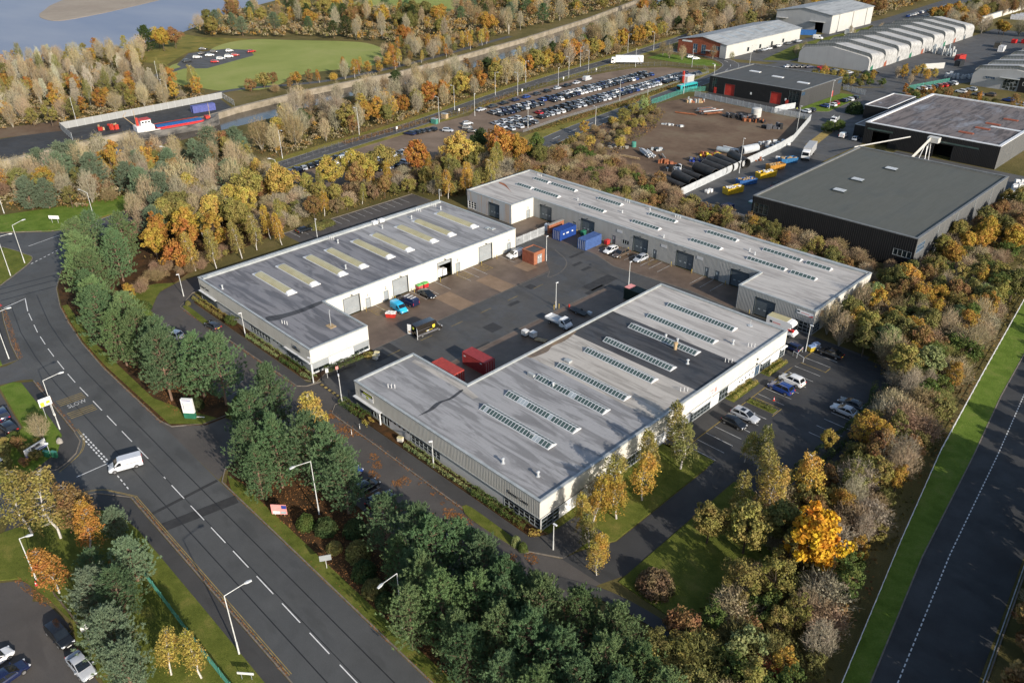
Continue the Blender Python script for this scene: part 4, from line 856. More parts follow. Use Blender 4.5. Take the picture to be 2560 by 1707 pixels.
wall(B, fw, 0, HT, 'wall_grey', [(Xw(-68.5), Xw(-64.2), 0, 3.95), (Xw(-59.7), Xw(-55.95), 0.1, 2.35)], 0.33)
big_door(B, fw, Xw(-68.5), Xw(-64.2), 3.95, 'door_slate'); window(B, fw, Xw(-59.7), Xw(-55.95), 0.1, 2.35, 4, 3, 'frame_grey')
sb = board(B, fw, Xw(-59.5), Xw(-56.1), 3.7, 4.5, 'wall_white', 0.06, 0.12); marks(fw, Xw(-58.6), Xw(-56.9), 4.02, 4.2, 'sign_pink', sb, 11, 0.13)
m = MB(); m.add([fw.at(Xw(-57.1), 3.7, 0.13), fw.at(Xw(-56.1), 3.7, 0.13), fw.at(Xw(-56.1), 4.1, 0.13)], [(0, 1, 2)]); m.build('red_corner', 'sign_red', sb); m = MB(); fw.box(m, Xw(-59.4), Xw(-58.85), 4.0, 4.35, 0.12, 0.13); m.build('logo', 'trim_dark', sb)
fe = fb[5]
wall(B, fe, 0, HT, 'wall_cream', [(0.1, 3.1, 0.1, 2.3), (5.1, 11.0, 0.3, 2.2)]); window(B, fe, 0.1, 3.1, 0.1, 2.3, 3, 3); window(B, fe, 5.1, 11, 0.3, 2.2, 6, 2)
m = MB(); m.add([fe.at(2.0, 3.4, 0.03), fe.at(3.4, 3.2, 0.03), fe.at(3.7, 4.2, 0.03), fe.at(2.6, 4.5, 0.03)], [(0, 1, 2, 3)]); B.part('orange_logo', m, 'brick_orange')
wall(B, fb[6], 0, HT, 'wall_grey', (), 0.4); wall(B, fb[7], 0, HT, 'wall_grey', (), 0.4)
parapet(B, PB, RZ-0.02, HT+0.03, 0.34, 'coping')
flat_roof(B, [PB[0], PB[1], PB[2], (-131.5, 145.7), (-131.5, 161.8), PB[7]], RZ, 'roof_stone'); flat_roof(B, [(-131.5, 145.7), (-131.5, 161.8), PB[6], PB[5], PB[4], PB[3]], RZ, 'roof_stone')
m = MB(); m.box(-150, -56.5, 160.7, 161.2, RZ, RZ+0.4); B.part('rear_gutter', m, 'coping')
B.part('pond_stain', MB().prism(smooth_line([(-155.4, 148.6), (-153, 148.4), (-149.5, 146.4), (-146.8, 144.8), (-149.2, 146.0), (-152, 147.2), (-154.8, 147.8), (-155.4, 148.6)], 3), None, RZ+0.006), 'rust')
for x0, x1 in ((-150.2, -145.0), (-143.7, -135.1), (-126.9, -119.5), (-110.4, -102.6), (-93.4, -85.6), (-78.6, -69.7), (-68.2, -62.8)):
    for y0 in (150.0, 156.8): ridge_light(B, x0, x1, y0, y0+1.5, RZ, max(6, round((x1-x0)/0.85)), 'glass_green')
for x, y in ((-130, 152.5), (-116, 153.5), (-99, 147.5), (-80.5, 154.4), (-78.6, 153.4), (-112, 159.6)): flue(B, x, y, RZ, 0.55)
for x, y in ((-120.4, 160.2), (-104.6, 160.2), (-151.5, 160)): pipes(B, x, y, RZ, 0.7, 0)
# --- brick substation in the courtyard
S = Bld('substation', 'small square red brick substation with flat dark roof and grey steel doors', (-119.3, 124.8))
PS = [(-121.2, 122.9), (-117.4, 122.9), (-117.4, 126.6), (-121.2, 126.6)]
for i in range(4):
    f = Face(PS[i], PS[(i+1) % 4]); n = 34
    wall(S, f, 0, 3.0, 'brick_red' if i != 1 else 'brick_orange', [(1.2, 2.7, 0, 2.2)] if i == 1 else ())  # sun-facing wall gets the lighter brick: sunlight put into its colour
f = Face(PS[1], PS[2])
for u in (1.2, 1.95):
    m = MB(); f.box(m, u+0.02, u+0.73, 0.05, 2.18, -0.06, 0.0); d = S.part('door', m, 'door_grey'); q = MB(); f.box(q, u+0.2, u+0.5, 1.4, 1.65, 0, 0.02); q.build('warning_plate', 'paint_white', d)
S.part('roof', MB().prism(inset(PS, 0.25), None, 2.9), 'roof_charcoal'); parapet(S, PS, 2.88, 3.05, 0.28, 'brick_orange')
# --- dark estate sheds
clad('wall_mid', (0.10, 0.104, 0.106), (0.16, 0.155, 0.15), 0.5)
def shed(name, label, x0, x1, y0, y1, h, wm, em, rm, cop, rib=0.45, wd=0.5):
    b = Bld(name, label, ((x0+x1)/2, (y0+y1)/2)); P = [(x0, y0), (x1, y0), (x1, y1), (x0, y1)]; F_ = [Face(P[i], P[(i+1) % 4]) for i in range(4)]
    parapet(b, P, h-0.35, h+0.05, wd, cop); flat_roof(b, inset(P, 0.02), h-0.33, rm); return b, F_
D1, f = shed('warehouse', 'big black warehouse with plain olive-grey flat roof and three roof vents', -95.3, -54.1, 180.4, 241.2, 7.9, None, None, 'roof_olive', 'coping_dark')
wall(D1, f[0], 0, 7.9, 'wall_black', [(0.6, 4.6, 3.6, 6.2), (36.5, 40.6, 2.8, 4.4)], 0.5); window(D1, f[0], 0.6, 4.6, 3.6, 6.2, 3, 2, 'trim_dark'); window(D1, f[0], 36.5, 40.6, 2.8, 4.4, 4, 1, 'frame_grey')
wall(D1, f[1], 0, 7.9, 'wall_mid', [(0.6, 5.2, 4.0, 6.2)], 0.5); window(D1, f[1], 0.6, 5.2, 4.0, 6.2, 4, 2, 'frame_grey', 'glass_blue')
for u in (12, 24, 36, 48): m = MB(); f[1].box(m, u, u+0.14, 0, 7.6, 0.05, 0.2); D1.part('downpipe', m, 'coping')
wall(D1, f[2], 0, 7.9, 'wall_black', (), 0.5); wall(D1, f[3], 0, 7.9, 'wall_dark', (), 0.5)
for x, y in ((-81.5, 199.5), (-82, 211), (-79.5, 226.5)):
    m = MB(); m.box(x-1.6, x+1.6, y-1.1, y+1.1, 7.57, 7.9); v = D1.part('roof_vent', m, 'trim_dark')
    for k in range(3): q = MB(); q.box(x-1.5+k*1.0, x-0.6+k*1.0, y-1.0, y+1.0, 7.9, 7.98); q.build('louvre', 'metal_galv', v)
D2, f = shed('warehouse', 'black recycling shed with stained brown roof, white gutter and open dark bays', -107.4, -65.6, 272.8, 330, 7.2, None, None, 'roof_patchy', 'coping_white', wd=0.9)
wall(D2, f[0], 0, 7.2, 'wall_black', [(3, 8.5, 0, 4.6), (23, 28.5, 0, 4.6)], 0.5)
for u in (3, 23): m = MB(); f[0].box(m, u, u+5.5, 0, 4.6, -4, -3.9); D2.part('dark_bay', m, 'void')
for u0, u1 in ((1, 9.5), (22, 36)): m = MB(); f[0].box(m, u0, u1, 5.0, 5.5, 0.06, 0.12); D2.part('strip_window', m, 'glass_green')
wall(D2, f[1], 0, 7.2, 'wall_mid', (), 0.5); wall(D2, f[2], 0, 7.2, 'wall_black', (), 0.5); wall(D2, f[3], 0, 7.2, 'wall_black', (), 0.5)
for x, y in ((-79, 282.5), (-77, 291.5), (-76.4, 299.5), (-74, 309.5)): m = MB(); m.box(x-2.2, x+2.2, y-0.8, y+0.8, 6.87, 7.1); D2.part('roof_light', m, 'brick_red')
m = MB(); m.box(-76, -66.5, 295.6, 297, 6.87, 7.0); D2.part('pale_sheet', m, 'coping_white')
AN = Bld('annex', 'low black annex with wet flat roof beside the recycling shed', (-115, 300))
for P in ([(-122, 305.5), (-113.5, 305.5), (-113.5, 331), (-122, 331)],):
    for i in range(4): wall(AN, Face(P[i], P[(i+1) % 4]), 0, 4.9, 'wall_black')
    parapet(AN, P, 4.6, 4.95, 0.3, 'coping_white'); flat_roof(AN, P, 4.65, 'roof_patchy')
P = [(-113.4, 279), (-107.5, 279), (-107.5, 331), (-113.4, 331)]
for i in range(4): wall(AN, Face(P[i], P[(i+1) % 4]), 0, 4.2, 'wall_black')
parapet(AN, P, 4.0, 4.25, 0.25, 'coping'); flat_roof(AN, P, 4.02, 'roof_patchy', 'side_roof')
D3, f = shed('warehouse', 'black warehouse with two red roller doors and three white roof lights', -187.4, -146, 302.3, 337, 6.8, None, None, 'roof_charcoal', 'coping_dark')
wall(D3, f[0], 0, 6.8, 'wall_black', [(7.6, 12.3, 0, 4.6), (28.6, 33.3, 0, 4.6), (1.6, 3.6, 1.2, 6.2), (36.4, 40.6, 1.5, 6.2)], 0.5)
for u in (7.6, 28.6): big_door(D3, f[0], u, u+4.7, 4.6, 'door_red', panes=0)
window(D3, f[0], 1.6, 3.6, 1.2, 6.2, 2, 3, 'trim_dark'); window(D3, f[0], 36.4, 40.6, 1.5, 6.2, 3, 3, 'trim_dark')
for u in (2.6, 35.4): m = MB(); f[0].box(m, u, u+1.2, 0, 2.4, 0.05, 0.1); D3.part('red_door', m, 'door_red')
for u in (19.6, 35): m = MB(); f[0].box(m, u, u+0.7, 2, 2.9, 0.06, 0.1); D3.part('notice', m, 'paint_white')
wall(D3, f[1], 0, 6.8, 'wall_dark', [(0.3, 3.2, 4.6, 6.0), (31, 34.3, 4.6, 6.0)], 0.5); window(D3, f[1], 0.3, 3.2, 4.6, 6, 3, 1, 'trim_dark', 'glass_blue'); window(D3, f[1], 31, 34.3, 4.6, 6, 3, 1, 'trim_dark', 'glass_blue')
m = MB(); f[1].box(m, 27, 28, 0, 2.4, 0.05, 0.1); D3.part('red_door', m, 'door_red')
wall(D3, f[2], 0, 6.8, 'wall_dark', (), 0.5); wall(D3, f[3], 0, 6.8, 'wall_dark', (), 0.5)
for x, y in ((-178.4, 323), (-166, 319.8), (-152.8, 316.5)): m = MB(); m.box(x-2.4, x+2.4, y-0.9, y+0.9, 6.47, 6.75); D3.part('roof_light', m, 'coping_white')
# --- gabled sheds beyond
def gable(name, label, x0, x1, y0, y1, he, hr, wm, fm_, rm, rib=0.6, ov=0.5):
    b = Bld(name, label, ((x0+x1)/2, (y0+y1)/2)); xm = (x0+x1)/2; P = [(x0, y0), (x1, y0), (x1, y1), (x0, y1)]; F_ = [Face(P[i], P[(i+1) % 4]) for i in range(4)]
    for sgn, xe, xo in ((-1, x0, x0-ov), (1, x1, x1+ov)):
        m = MB(); zo = he-(hr-he)*ov/(xm-x0); n = max(2, round((y1-y0)/1.2)); v = [(xo, y0-ov, zo), (xm, y0-ov, hr), (xm, y1+ov, hr), (xo, y1+ov, zo)]
        m.add(v, [(0, 3, 2, 1) if sgn > 0 else (0, 1, 2, 3)]); m.add([(p[0], p[1], p[2]-0.25) for p in v], [(0, 1, 2, 3) if sgn > 0 else (3, 2, 1, 0)])
        m.quad((xo, y0-ov, zo-0.25), (xm, y0-ov, hr-0.25), (xm, y0-ov, hr), (xo, y0-ov, zo)); m.quad((xo, y0-ov, zo-0.25), (xo, y0-ov, zo), (xo, y1+ov, zo), (xo, y1+ov, zo-0.25))
        b.part('roof_slope', m, rm)
    for y, w_ in ((y0, fm_), (y1, wm)):
        m = MB(); m.add([(x0, y, he), (x1, y, he), (xm, y, hr-0.2)], [(0, 1, 2)]); b.part('gable_wall', m, w_)
    return b, F_
E1, f = gable('depot', 'long pale-roofed depot with red brick office front and tall windows', -251, -222, 370.5, 446, 6.6, 9.2, 'wall_light', 'brick_red', 'roof_sheet_grey')
wall(E1, f[0], 0, 6.6, 'brick_red', [(u, u+2.6, 0.8, 5.2) for u in (9.4, 14.4)]+[(21, 25, 3.4, 5.4)])
for u in (9.4, 14.4): window(E1, f[0], u, u+2.6, 0.8, 5.2, 2, 3, 'frame_grey', 'glass_blue')
window(E1, f[0], 21, 25, 3.4, 5.4, 3, 1, 'frame_grey', 'glass_blue'); board(E1, f[0], 2.5, 8.5, 5.6, 6.4, 'paint_white', 0.03, 0.1); canopy(E1, f[0], 17.5, 23.5, 2.9, 2.2, 'coping')
m = MB(); f[0].box(m, 25.4, 29, 0, 6.5, 0.02, 0.2); E1.part('end_panel', m, 'wall_silver')
wall(E1, f[1], 0, 6.6, 'wall_light', [(20+12*k, 22+12*k, 1, 3) for k in range(4)], 0.6)
for k in range(4): window(E1, f[1], 20+12*k, 22+12*k, 1, 3, 2, 1, 'trim_dark')
wall(E1, f[2], 0, 6.6, 'wall_light'); wall(E1, f[3], 0, 6.6, 'wall_light')
for k in range(8):
    m = MB(); y = 380+k*8; m.add([(-233.5, y, 8.68), (-227, y, 7.52), (-227, y+1.1, 7.52), (-233.5, y+1.1, 8.68)], [(0, 1, 2, 3)]); E1.part('roof_light', m, 'glass_pale')
E2, f = gable('depot', 'tall silver shed with low-pitch pale roof and open dark loading door', -254.5, -219.4, 476.8, 531.5, 10.2, 12.9, 'wall_silver', 'wall_silver', 'roof_sheet_grey')
wall(E2, f[0], 0, 10.2, 'wall_silver', [(25.5, 30.5, 0, 5.6)], 0.7); m = MB(); f[0].box(m, 25.5, 30.5, 0, 5.6, -3, -2.9); E2.part('dark_bay', m, 'void'); canopy(E2, f[0], 22, 31.5, 6.0, 2.0, 'wall_light'); canopy(E2, f[0], 1, 8, 6.2, 2.0, 'wall_light')
wall(E2, f[1], 0, 10.2, 'wall_light', (), 0.7); wall(E2, f[2], 0, 10.2, 'wall_silver'); wall(E2, f[3], 0, 10.2, 'wall_silver')
for u in (9, 27.3, 45.6): m = MB(); f[1].box(m, u, u+0.35, 0, 10, 0.05, 0.15); E2.part('dark_seam', m, 'trim_dark')
# --- saw-tooth terraces: each bay has a curved eaves roof stepping up behind a glazed strip
mat('clerestory_grey', (0.22, 0.225, 0.21), (0.30, 0.305, 0.29), 0.6, 0.35, 0.5)
def sawtooth(name, label, x0, x1, y0, y1, n, he, hr, front_mat, cat='building', rc='wall_light'):
    b = Bld(name, label, ((x0+x1)/2, (y0+y1)/2), cat); xm = x0+(x1-x0)*0.46; d = (y1-y0)/n
    def prof(lift):
        p = [(x1, 0.0)]; r = 2.2
        p += [(x1-r+r*math.cos(a), he+lift-r+r*math.sin(a)) for a in [R(q) for q in (0, 20, 40, 60, 78)]]
        p += [(xm, hr+lift), (x0+r*0.8, he+lift+0.4)]+[(x0+r-r*math.cos(a), he+lift-r+r*math.sin(a)) for a in [R(q) for q in (60, 35, 10)]]+[(x0, 0.0)]
        return p
    lo, hi = prof(0), prof(1.5); q = len(lo); hi = [(x+(0.35 if 0 < j < 6 else 0), z) for j, (x, z) in enumerate(hi)]; m = MB()
    for j in range(q-1): m.quad((lo[j][0], y0, lo[j][1]), (lo[j][0], y0+2, lo[j][1]), (lo[j+1][0], y0+2, lo[j+1][1]), (lo[j+1][0], y0, lo[j+1][1]))
    b.part('end_roof', m, 'roof_sheet_pale'); d = (y1-y0-2)/n
    for k in range(n):
        ya, yb = y0+2+k*d, y0+2+(k+1)*d; ym = ya; m = MB()
        for j in range(q-1): m.quad((hi[j][0], ya-0.5, hi[j][1]), (lo[j][0], yb, lo[j][1]), (lo[j+1][0], yb, lo[j+1][1]), (hi[j+1][0], ya-0.5, hi[j+1][1]))
        b.part('bay_roof', m, 'roof_sheet_pale')
        g = MB()
        for j in range(1, q-2):
            a, c = lo[j], lo[j+1]; e, h = hi[j], hi[j+1]
            g.quad((c[0], ym-0.01, c[1]), (a[0], ym-0.01, a[1]), (e[0], ym-0.01, e[1]), (h[0], ym-0.01, h[1]))
        s = b.part('clerestory', g, 'clerestory_grey')
        bars = MB()
        for t in range(1, 24):
            x = x0+1.5+(x1-x0-4)*t/24; zz = he+(hr-he)*(1-abs(x-xm)/((x1-x0)/2))
            bars.box(x-0.1, x+0.1, ym-0.06, ym-0.02, zz+0.1, zz+1.4)
        bars.build('glazing_bars', 'wall_silver', s)
        m = MB(); m.box(x1+0.02, x1+0.1, ya+d*0.02, ya+d*0.2, 0, 4.2); b.part('bay_door', m, ['sign_green', 'brick_red', 'door_slate'][k % 3])
    e = MB(); lo = prof(0); tri = tessellate_polygon([[Vector((x, z, 0)) for x, z in lo]]); e.add([(x, y0-0.02, z) for x, z in lo], [t for t in tri]); b.part('end_wall', e, front_mat)
    return b
sawtooth('saw_tooth_terrace', 'row of pale curved-roof units stepping up like saw teeth', -192, -157, 388, 524, 9, 6.4, 8.9, 'wall_silver')
G = sawtooth('saw_tooth_terrace', 'pale saw-tooth units with dark glass office front near green railings', -113, -78, 391, 500, 7, 6.4, 8.4, 'wall_silver')
f = Face((-113, 390.9), (-78, 390.9)); window(G, f, 5, 9, 3.6, 4.6, 4, 1, 'frame_grey', 'glass_blue'); window(G, f, 12.5, 18, 0.2, 4.6, 4, 3, 'frame_grey', 'glass_dark')
m = MB(); f.box(m, 18.5, 35, 0, 5.8, 0.02, 0.3); G.part('dark_front', m, 'wall_black'); window(G, Face((-113, 390.6), (-78, 390.6)), 20, 32, 2.8, 4.2, 8, 1, 'frame_white'); canopy(G, f, 11, 18.5, 5.0, 2.0, 'coping')
# farthest roofs
for nm, lab, x0, x1, y0, y1, h in (('warehouse', 'white flat-roofed warehouse behind autumn trees at the estate end', -112, -78, 575, 640, 9), ('warehouse', 'low pale warehouse with parked trailers by a long wall', -150, -118, 660, 720, 9), ('warehouse', 'pale long-roofed warehouse at the far end of the estate', -110, -60, 670, 730, 10)):
    b, f = shed(nm, lab, x0, x1, y0, y1, h, None, None, 'roof_sheet_pale', 'coping_white', wd=0.8)
    for q in f: wall(b, q, 0, h, 'wall_light')
b, f = shed('workshop', 'low grey workshop in the yard beside the saw-tooth units', -114, -92, 520, 545, 5, None, None, 'roof_sheet_grey', 'coping')
for q in f: wall(b, q, 0, 5, 'wall_silver')
b = Bld('boundary_wall', 'long cream rendered wall behind the trees at the estate edge', (-150, 640), 'wall'); m = MB(); m.box(-172, -171, 560, 720, 0, 3.2); b.part('wall', m, 'wall_cream'); m = MB(); m.box(-172.15, -170.85, 560, 720, 3.2, 3.4); b.part('coping', m, 'coping')
# ------------------------------------------------------------------ vehicles (front towards +x, wheels on z = 0)
PAINT = dict(black=(0.010, 0.011, 0.013), darkgrey=(0.035, 0.037, 0.042), grey=(0.13, 0.135, 0.14), silver=(0.40, 0.42, 0.45), white=(0.78, 0.78, 0.77), red=(0.42, 0.018, 0.014), blue=(0.015, 0.045, 0.20), navy=(0.010, 0.016, 0.055), brown=(0.10, 0.075, 0.055), green=(0.03, 0.12, 0.07))
def sec(x, hw, zb, zt, ch=0.12, tum=0.0):
    """one body cross-section, chamfered, optionally leaning in at the top"""
    t = hw-tum
    return [(x, -hw+ch, zb), (x, hw-ch, zb), (x, hw, zb+ch), (x, hw, (zb+zt)/2), (x, t, zt-ch), (x, t-ch, zt), (x, -t+ch, zt), (x, -t, zt-ch), (x, -hw, (zb+zt)/2), (x, -hw, zb+ch)]
def wheel_mesh(r, w, name='wheel'):
    m = MB(); m.tube((0, -w/2, 0), (0, w/2, 0), r, n=14); s = m.mesh(name, ['tyre'], 40); q = MB()
    q.tube((0, -w/2-0.012, 0), (0, w/2+0.012, 0), r*0.64, n=12); return s, q.mesh('rim', 'rim', 40)
def add_wheels(root, xs, hw, r, w=0.2, simple=False):
    wm, rm = wheel_mesh(r, w)
    for x in xs:
        for s in (-1, 1):
            o = obj('wheel', wm, root, (x, s*(hw-w/2+0.02), r))
            if not simple: obj('rim', rm, o)
def pane_quad(name, pts, parent, out=0.012, shrink=0.1, material='glass_car'):
    c = sum((Vector(p) for p in pts), Vector())/len(pts); n = (Vector(pts[1])-Vector(pts[0])).cross(Vector(pts[-1])-Vector(pts[0])).normalized()
    m = MB(); m.add([tuple(Vector(p)+(c-Vector(p))*shrink+n*out) for p in pts], [tuple(range(len(pts)))]); return m.build(name, material, parent)
CARS = {'hatch': dict(L=4.05, hw=0.87, hood=0.80, belt=0.92, roof=1.46, ws=0.75, rf=0.20, rr=-1.55, rw=-1.92, wb=1.25, wr=0.31),
        'saloon': dict(L=4.65, hw=0.90, hood=0.78, belt=0.92, roof=1.43, ws=0.85, rf=0.15, rr=-1.0, rw=-1.72, wb=1.38, wr=0.32),
        'estate': dict(L=4.75, hw=0.91, hood=0.82, belt=0.95, roof=1.50, ws=0.95, rf=0.30, rr=-1.85, rw=-2.22, wb=1.40, wr=0.33),
        'suv': dict(L=4.5, hw=0.93, hood=0.95, belt=1.08, roof=1.68, ws=0.85, rf=0.30, rr=-1.65, rw=-2.08, wb=1.33, wr=0.36)}
def car_body(p):
    L, hw = p['L'], p['hw']; f = L/2; b = MB(); zb = 0.24
    st = [(-f, hw-0.13, 0.40, p['belt']-0.20), (-f+0.12, hw-0.05, 0.28, p['belt']-0.03), (-f+0.7, hw, zb, p['belt']), (0.0, hw, zb, p['belt']), (p['ws']+0.05, hw, zb, p['belt']-0.01), (p['ws']+0.35, hw-0.01, zb, p['hood']+0.07), (f-0.35, hw-0.06, zb, p['hood']-0.04), (f-0.1, hw-0.13, 0.28, p['hood']-0.16), (f, hw-0.22, 0.36, p['hood']-0.30)]
    b.loft([sec(x, h, z0, z1, 0.10, 0.05) for x, h, z0, z1 in st])
    hb, ht = hw-0.07, hw-0.22; z0, z1 = p['belt']-0.02, p['roof']
    lo = [(p['ws']+0.32, -hb+0.06, z0), (p['ws']+0.32, hb-0.06, z0), (p['rw'], hb, z0), (p['rw'], -hb, z0)]
    hi = [(p['rf'], -ht, z1-0.05), (p['rf'], ht, z1-0.05), (p['rr'], ht, z1-0.04), (p['rr'], -ht, z1-0.04)]
    mid = [(p['rf']-0.15, -ht+0.08, z1), (p['rf']-0.15, ht-0.08, z1), (p['rr']+0.15, ht-0.08, z1), (p['rr']+0.15, -ht+0.08, z1)]
    b.loft([lo, hi, mid], 0, True)
    return b, lo, hi
def make_car(kind, color, name='parked_car', label='', simple=False, roof_bars=False, sunroof=False, cat='car'):
    p = CARS[kind]; b, lo, hi = car_body(p); f = p['L']/2; hw = p['hw']
    root = thing(name, label, cat)
    b.build('body', 'car_paint', root, 35, color=color)
    for q in (-1, 1):                                               # dark arches read under the sills
        pass
    pane_quad('windscreen', [lo[0], lo[1], hi[1], hi[0]], root); pane_quad('rear_window', [lo[2], lo[3], hi[3], hi[2]], root, shrink=0.14)
    for a, c in ((1, 2), (3, 0)):
        l0, l1, h0, h1 = Vector(lo[a]), Vector(lo[c]), Vector(hi[a]), Vector(hi[c])
        if simple: pane_quad('side_window', [tuple(l0), tuple(l1), tuple(h1), tuple(h0)], root, shrink=0.13)
        else:
            for t0, t1 in ((0.03, 0.5), (0.5, 0.97)): pane_quad('side_window', [tuple(l0.lerp(l1, t0)), tuple(l0.lerp(l1, t1)), tuple(h0.lerp(h1, t1)), tuple(h0.lerp(h1, t0))], root, shrink=0.12)
    add_wheels(root, (p['wb'], -p['wb']-0.05), hw, p['wr'], 0.21, simple)
    if not simple:
        for s in (-1, 1):
            MB().cbox((f-0.16, s*(hw-0.32), p['hood']-0.20), (0.22, 0.32, 0.13), s*-0.35).build('headlight', 'lamp_clear', root)
            MB().cbox((-f+0.05, s*(hw-0.26), p['belt']-0.18), (0.14, 0.30, 0.18), s*0.25).build('tail_light', 'lamp_red', root)
            MB().cbox((p['ws']+0.1, s*(hw+0.09), p['belt']+0.06), (0.14, 0.2, 0.13)).build('mirror', 'car_paint', root, color=color)
        MB().cbox((f-0.02, 0, 0.42), (0.06, hw*1.1, 0.16)).build('grille', 'black_plastic', root)
        MB().cbox((-f, 0, 0.62), (0.03, 0.5, 0.11)).build('number_plate', 'sign_yellow', root); MB().cbox((f+0.01, 0, 0.40), (0.03, 0.5, 0.10)).build('number_plate', 'paint_white', root)
        if roof_bars:
            for s in (-1, 1): m = MB(); m.tube((hi[0][0]-0.2, s*(hw-0.26), p['roof']+0.03), (hi[2][0]+0.2, s*(hw-0.26), p['roof']+0.03), 0.025, n=5); m.build('roof_rail', 'metal_galv', root)
        if sunroof: MB().cbox((hi[0][0]-0.75, 0, p['roof']+0.005), (0.8, 0.85, 0.012)).build('sunroof', 'glass_car', root)
    return root
def place(root, x, y, deg, z=0.02): root.location = (x, y, z); root.rotation_euler = (0, 0, R(deg)); return root
def make_van(L, hw, H, color, name, label, nose=0.85, rf=None, glazed_rear=False, cat='van', lower=None, cab=1.75):
    """panel van: sloped nose, tall box body"""
    root = thing(name, label, cat); f = L/2; b = MB(); ws = f-nose; rfx = ws-cab*0.45; belt = min(1.25, H*0.58)
    st = [(-f, hw-0.04, 0.32, H-0.10, 0.12), (-f+0.08, hw, 0.28, H-0.02, 0.12), (-f+0.5, hw, 0.26, H, 0.12), (rfx-0.15, hw, 0.26, H, 0.12), (rfx+0.12, hw, 0.26, H-0.10, 0.12), (ws+0.02, hw, 0.26, belt+0.02, 0.08), (f-0.25, hw-0.05, 0.26, belt-0.22, 0.05), (f-0.06, hw-0.14, 0.30, belt-0.45, 0.03), (f, hw-0.22, 0.36, belt-0.62, 0.02)]
    b.loft([sec(x, h, z0, z1, 0.10, t) for x, h, z0, z1, t in st]); b.build('body', 'car_paint', root, 30, color=color)
    t = hw-0.10; pane_quad('windscreen', [(ws-0.02, -hw+0.12, belt+0.06), (ws-0.02, hw-0.12, belt+0.06), (rfx+0.16, t-0.10, H-0.12), (rfx+0.16, -t+0.10, H-0.12)], root, 0.03, 0.05)
    for s in (-1, 1):
        y = s*(hw+0.004); zt = H-0.22 if H < 2.1 else belt+0.72; pts = [(ws-0.12, y, belt+0.05), (ws-cab*0.62, y, belt+0.05), (ws-cab*0.62, y*0.97, zt), (rfx+0.02, y*0.97, zt)]
        pane_quad('side_window', pts if s > 0 else pts[::-1], root, 0.02, 0.08)
        MB().cbox((f-0.16, s*(hw-0.26), belt-0.42), (0.2, 0.26, 0.2), s*-0.3).build('headlight', 'lamp_clear', root)
        MB().cbox((-f+0.01, s*(hw-0.1), 1.0), (0.08, 0.14, 0.5)).build('tail_light', 'lamp_red', root)
        MB().cbox((ws-0.1, s*(hw+0.12), belt+0.18), (0.12, 0.2, 0.26)).build('mirror', 'black_plastic', root)
        m = MB(); m.cbox((-f+L*0.28, y, H*0.62), (L*0.42, 0.02, 0.05)); m.build('sliding_rail', 'darktrim', root)
        if lower is not None: MB().cbox((-f+L*0.42, y, 0.62), (L*0.8, 0.016, 0.42)).build('side_strip', lower, root)
    MB().cbox((-f-0.01, 0, 0.42), (0.1, hw*1.8, 0.16)).build('bumper', 'black_plastic', root); MB().cbox((f-0.03, 0, 0.42), (0.1, hw*1.5, 0.2)).build('bumper', 'black_plastic', root)
    m = MB(); m.cbox((-f-0.012, 0, H*0.55), (0.012, 0.03, H*0.7)); m.build('door_seam', 'black_plastic', root)
    if glazed_rear:
        for s in (-1, 1): MB().cbox((-f-0.005, s*hw*0.45, H*0.72), (0.02, hw*0.62, H*0.2)).build('rear_window', 'glass_car', root)
    add_wheels(root, (f-nose*0.95, -f+L*0.2), hw, 0.34, 0.22)
    return root
mat('darktrim', (0.10, 0.10, 0.11), (0.14, 0.14, 0.15), 2, 0.6)
# vans
place(make_van(4.85, 0.93, 1.95, (0.60, 0.62, 0.65), 'panel_van', 'silver panel van turning into the side street mouth'), -110.2, 25.6, 253)
place(make_van(4.5, 0.90, 1.85, (0.03, 0.42, 0.68), 'panel_van', 'bright cyan van parked nose-out beside a red skip', 0.9), -121.6, 86.9, -4)
v = place(make_van(4.9, 0.93, 1.95, PAINT['navy'], 'panel_van', 'navy van with white roof bars backed up to bay two'), -122.6, 90.1, 184)
for x in (-1.6, -0.6, 0.4): MB().cbox((x, 0, 2.0), (0.09, 1.5, 0.06)).build('roof_bar', 'frame_white', v)
b = place(make_van(6.2, 1.0, 2.75, (0.022, 0.018, 0.014), 'delivery_van', 'dark brown delivery van with open rear doors and gold shield badge', 0.95, lower='darktrim'), -110.2, 85.0, 86)
m = MB(); m.cbox((0.9, -1.02, 1.75), (0.62, 0.02, 0.5)); m.add([(0.59, -1.03, 1.5), (1.21, -1.03, 1.5), (0.9, -1.03, 1.22)], [(0, 1, 2)]); m.build('shield_badge', 'sign_yellow', b)
m = MB(); m.cbox((-0.2, -1.02, 1.12), (1.6, 0.02, 0.07)); m.build('gold_line', 'sign_yellow', b); MB().cbox((-0.55, -1.02, 1.1), (0.5, 0.025, 0.2)).build('pale_label', 'paint_white', b)
for s in (-1, 1):
    m = MB(); m.cbox((-3.28, s*1.32, 1.4), (0.06, 0.86, 2.1), s*0.45); d = m.build('rear_door', 'wall_white', b); q = MB(); q.cbox((-3.33, s*1.32, 0.85), (0.03, 0.4, 0.4), s*0.45); q.build('inner_panel', 'timber', d)
MB().cbox((-3.1, 0, 1.45), (0.05, 1.7, 2.0)).build('load_space', 'void', b)
for c, mt in (((-3.14, 0.15, 2.0), 'sign_lime'), ((-3.14, -0.5, 1.3), 'timber'), ((-3.14, 0.4, 0.9), 'timber')): MB().cbox(c, (0.12, 0.5, 0.5)).build('parcel', mt, b)
v = place(make_van(4.4, 0.90, 1.85, PAINT['white'], 'panel_van', 'white van with ladder on its roof rack by the brick substation', 0.9), -123.9, 123.3, 262)
m = MB()
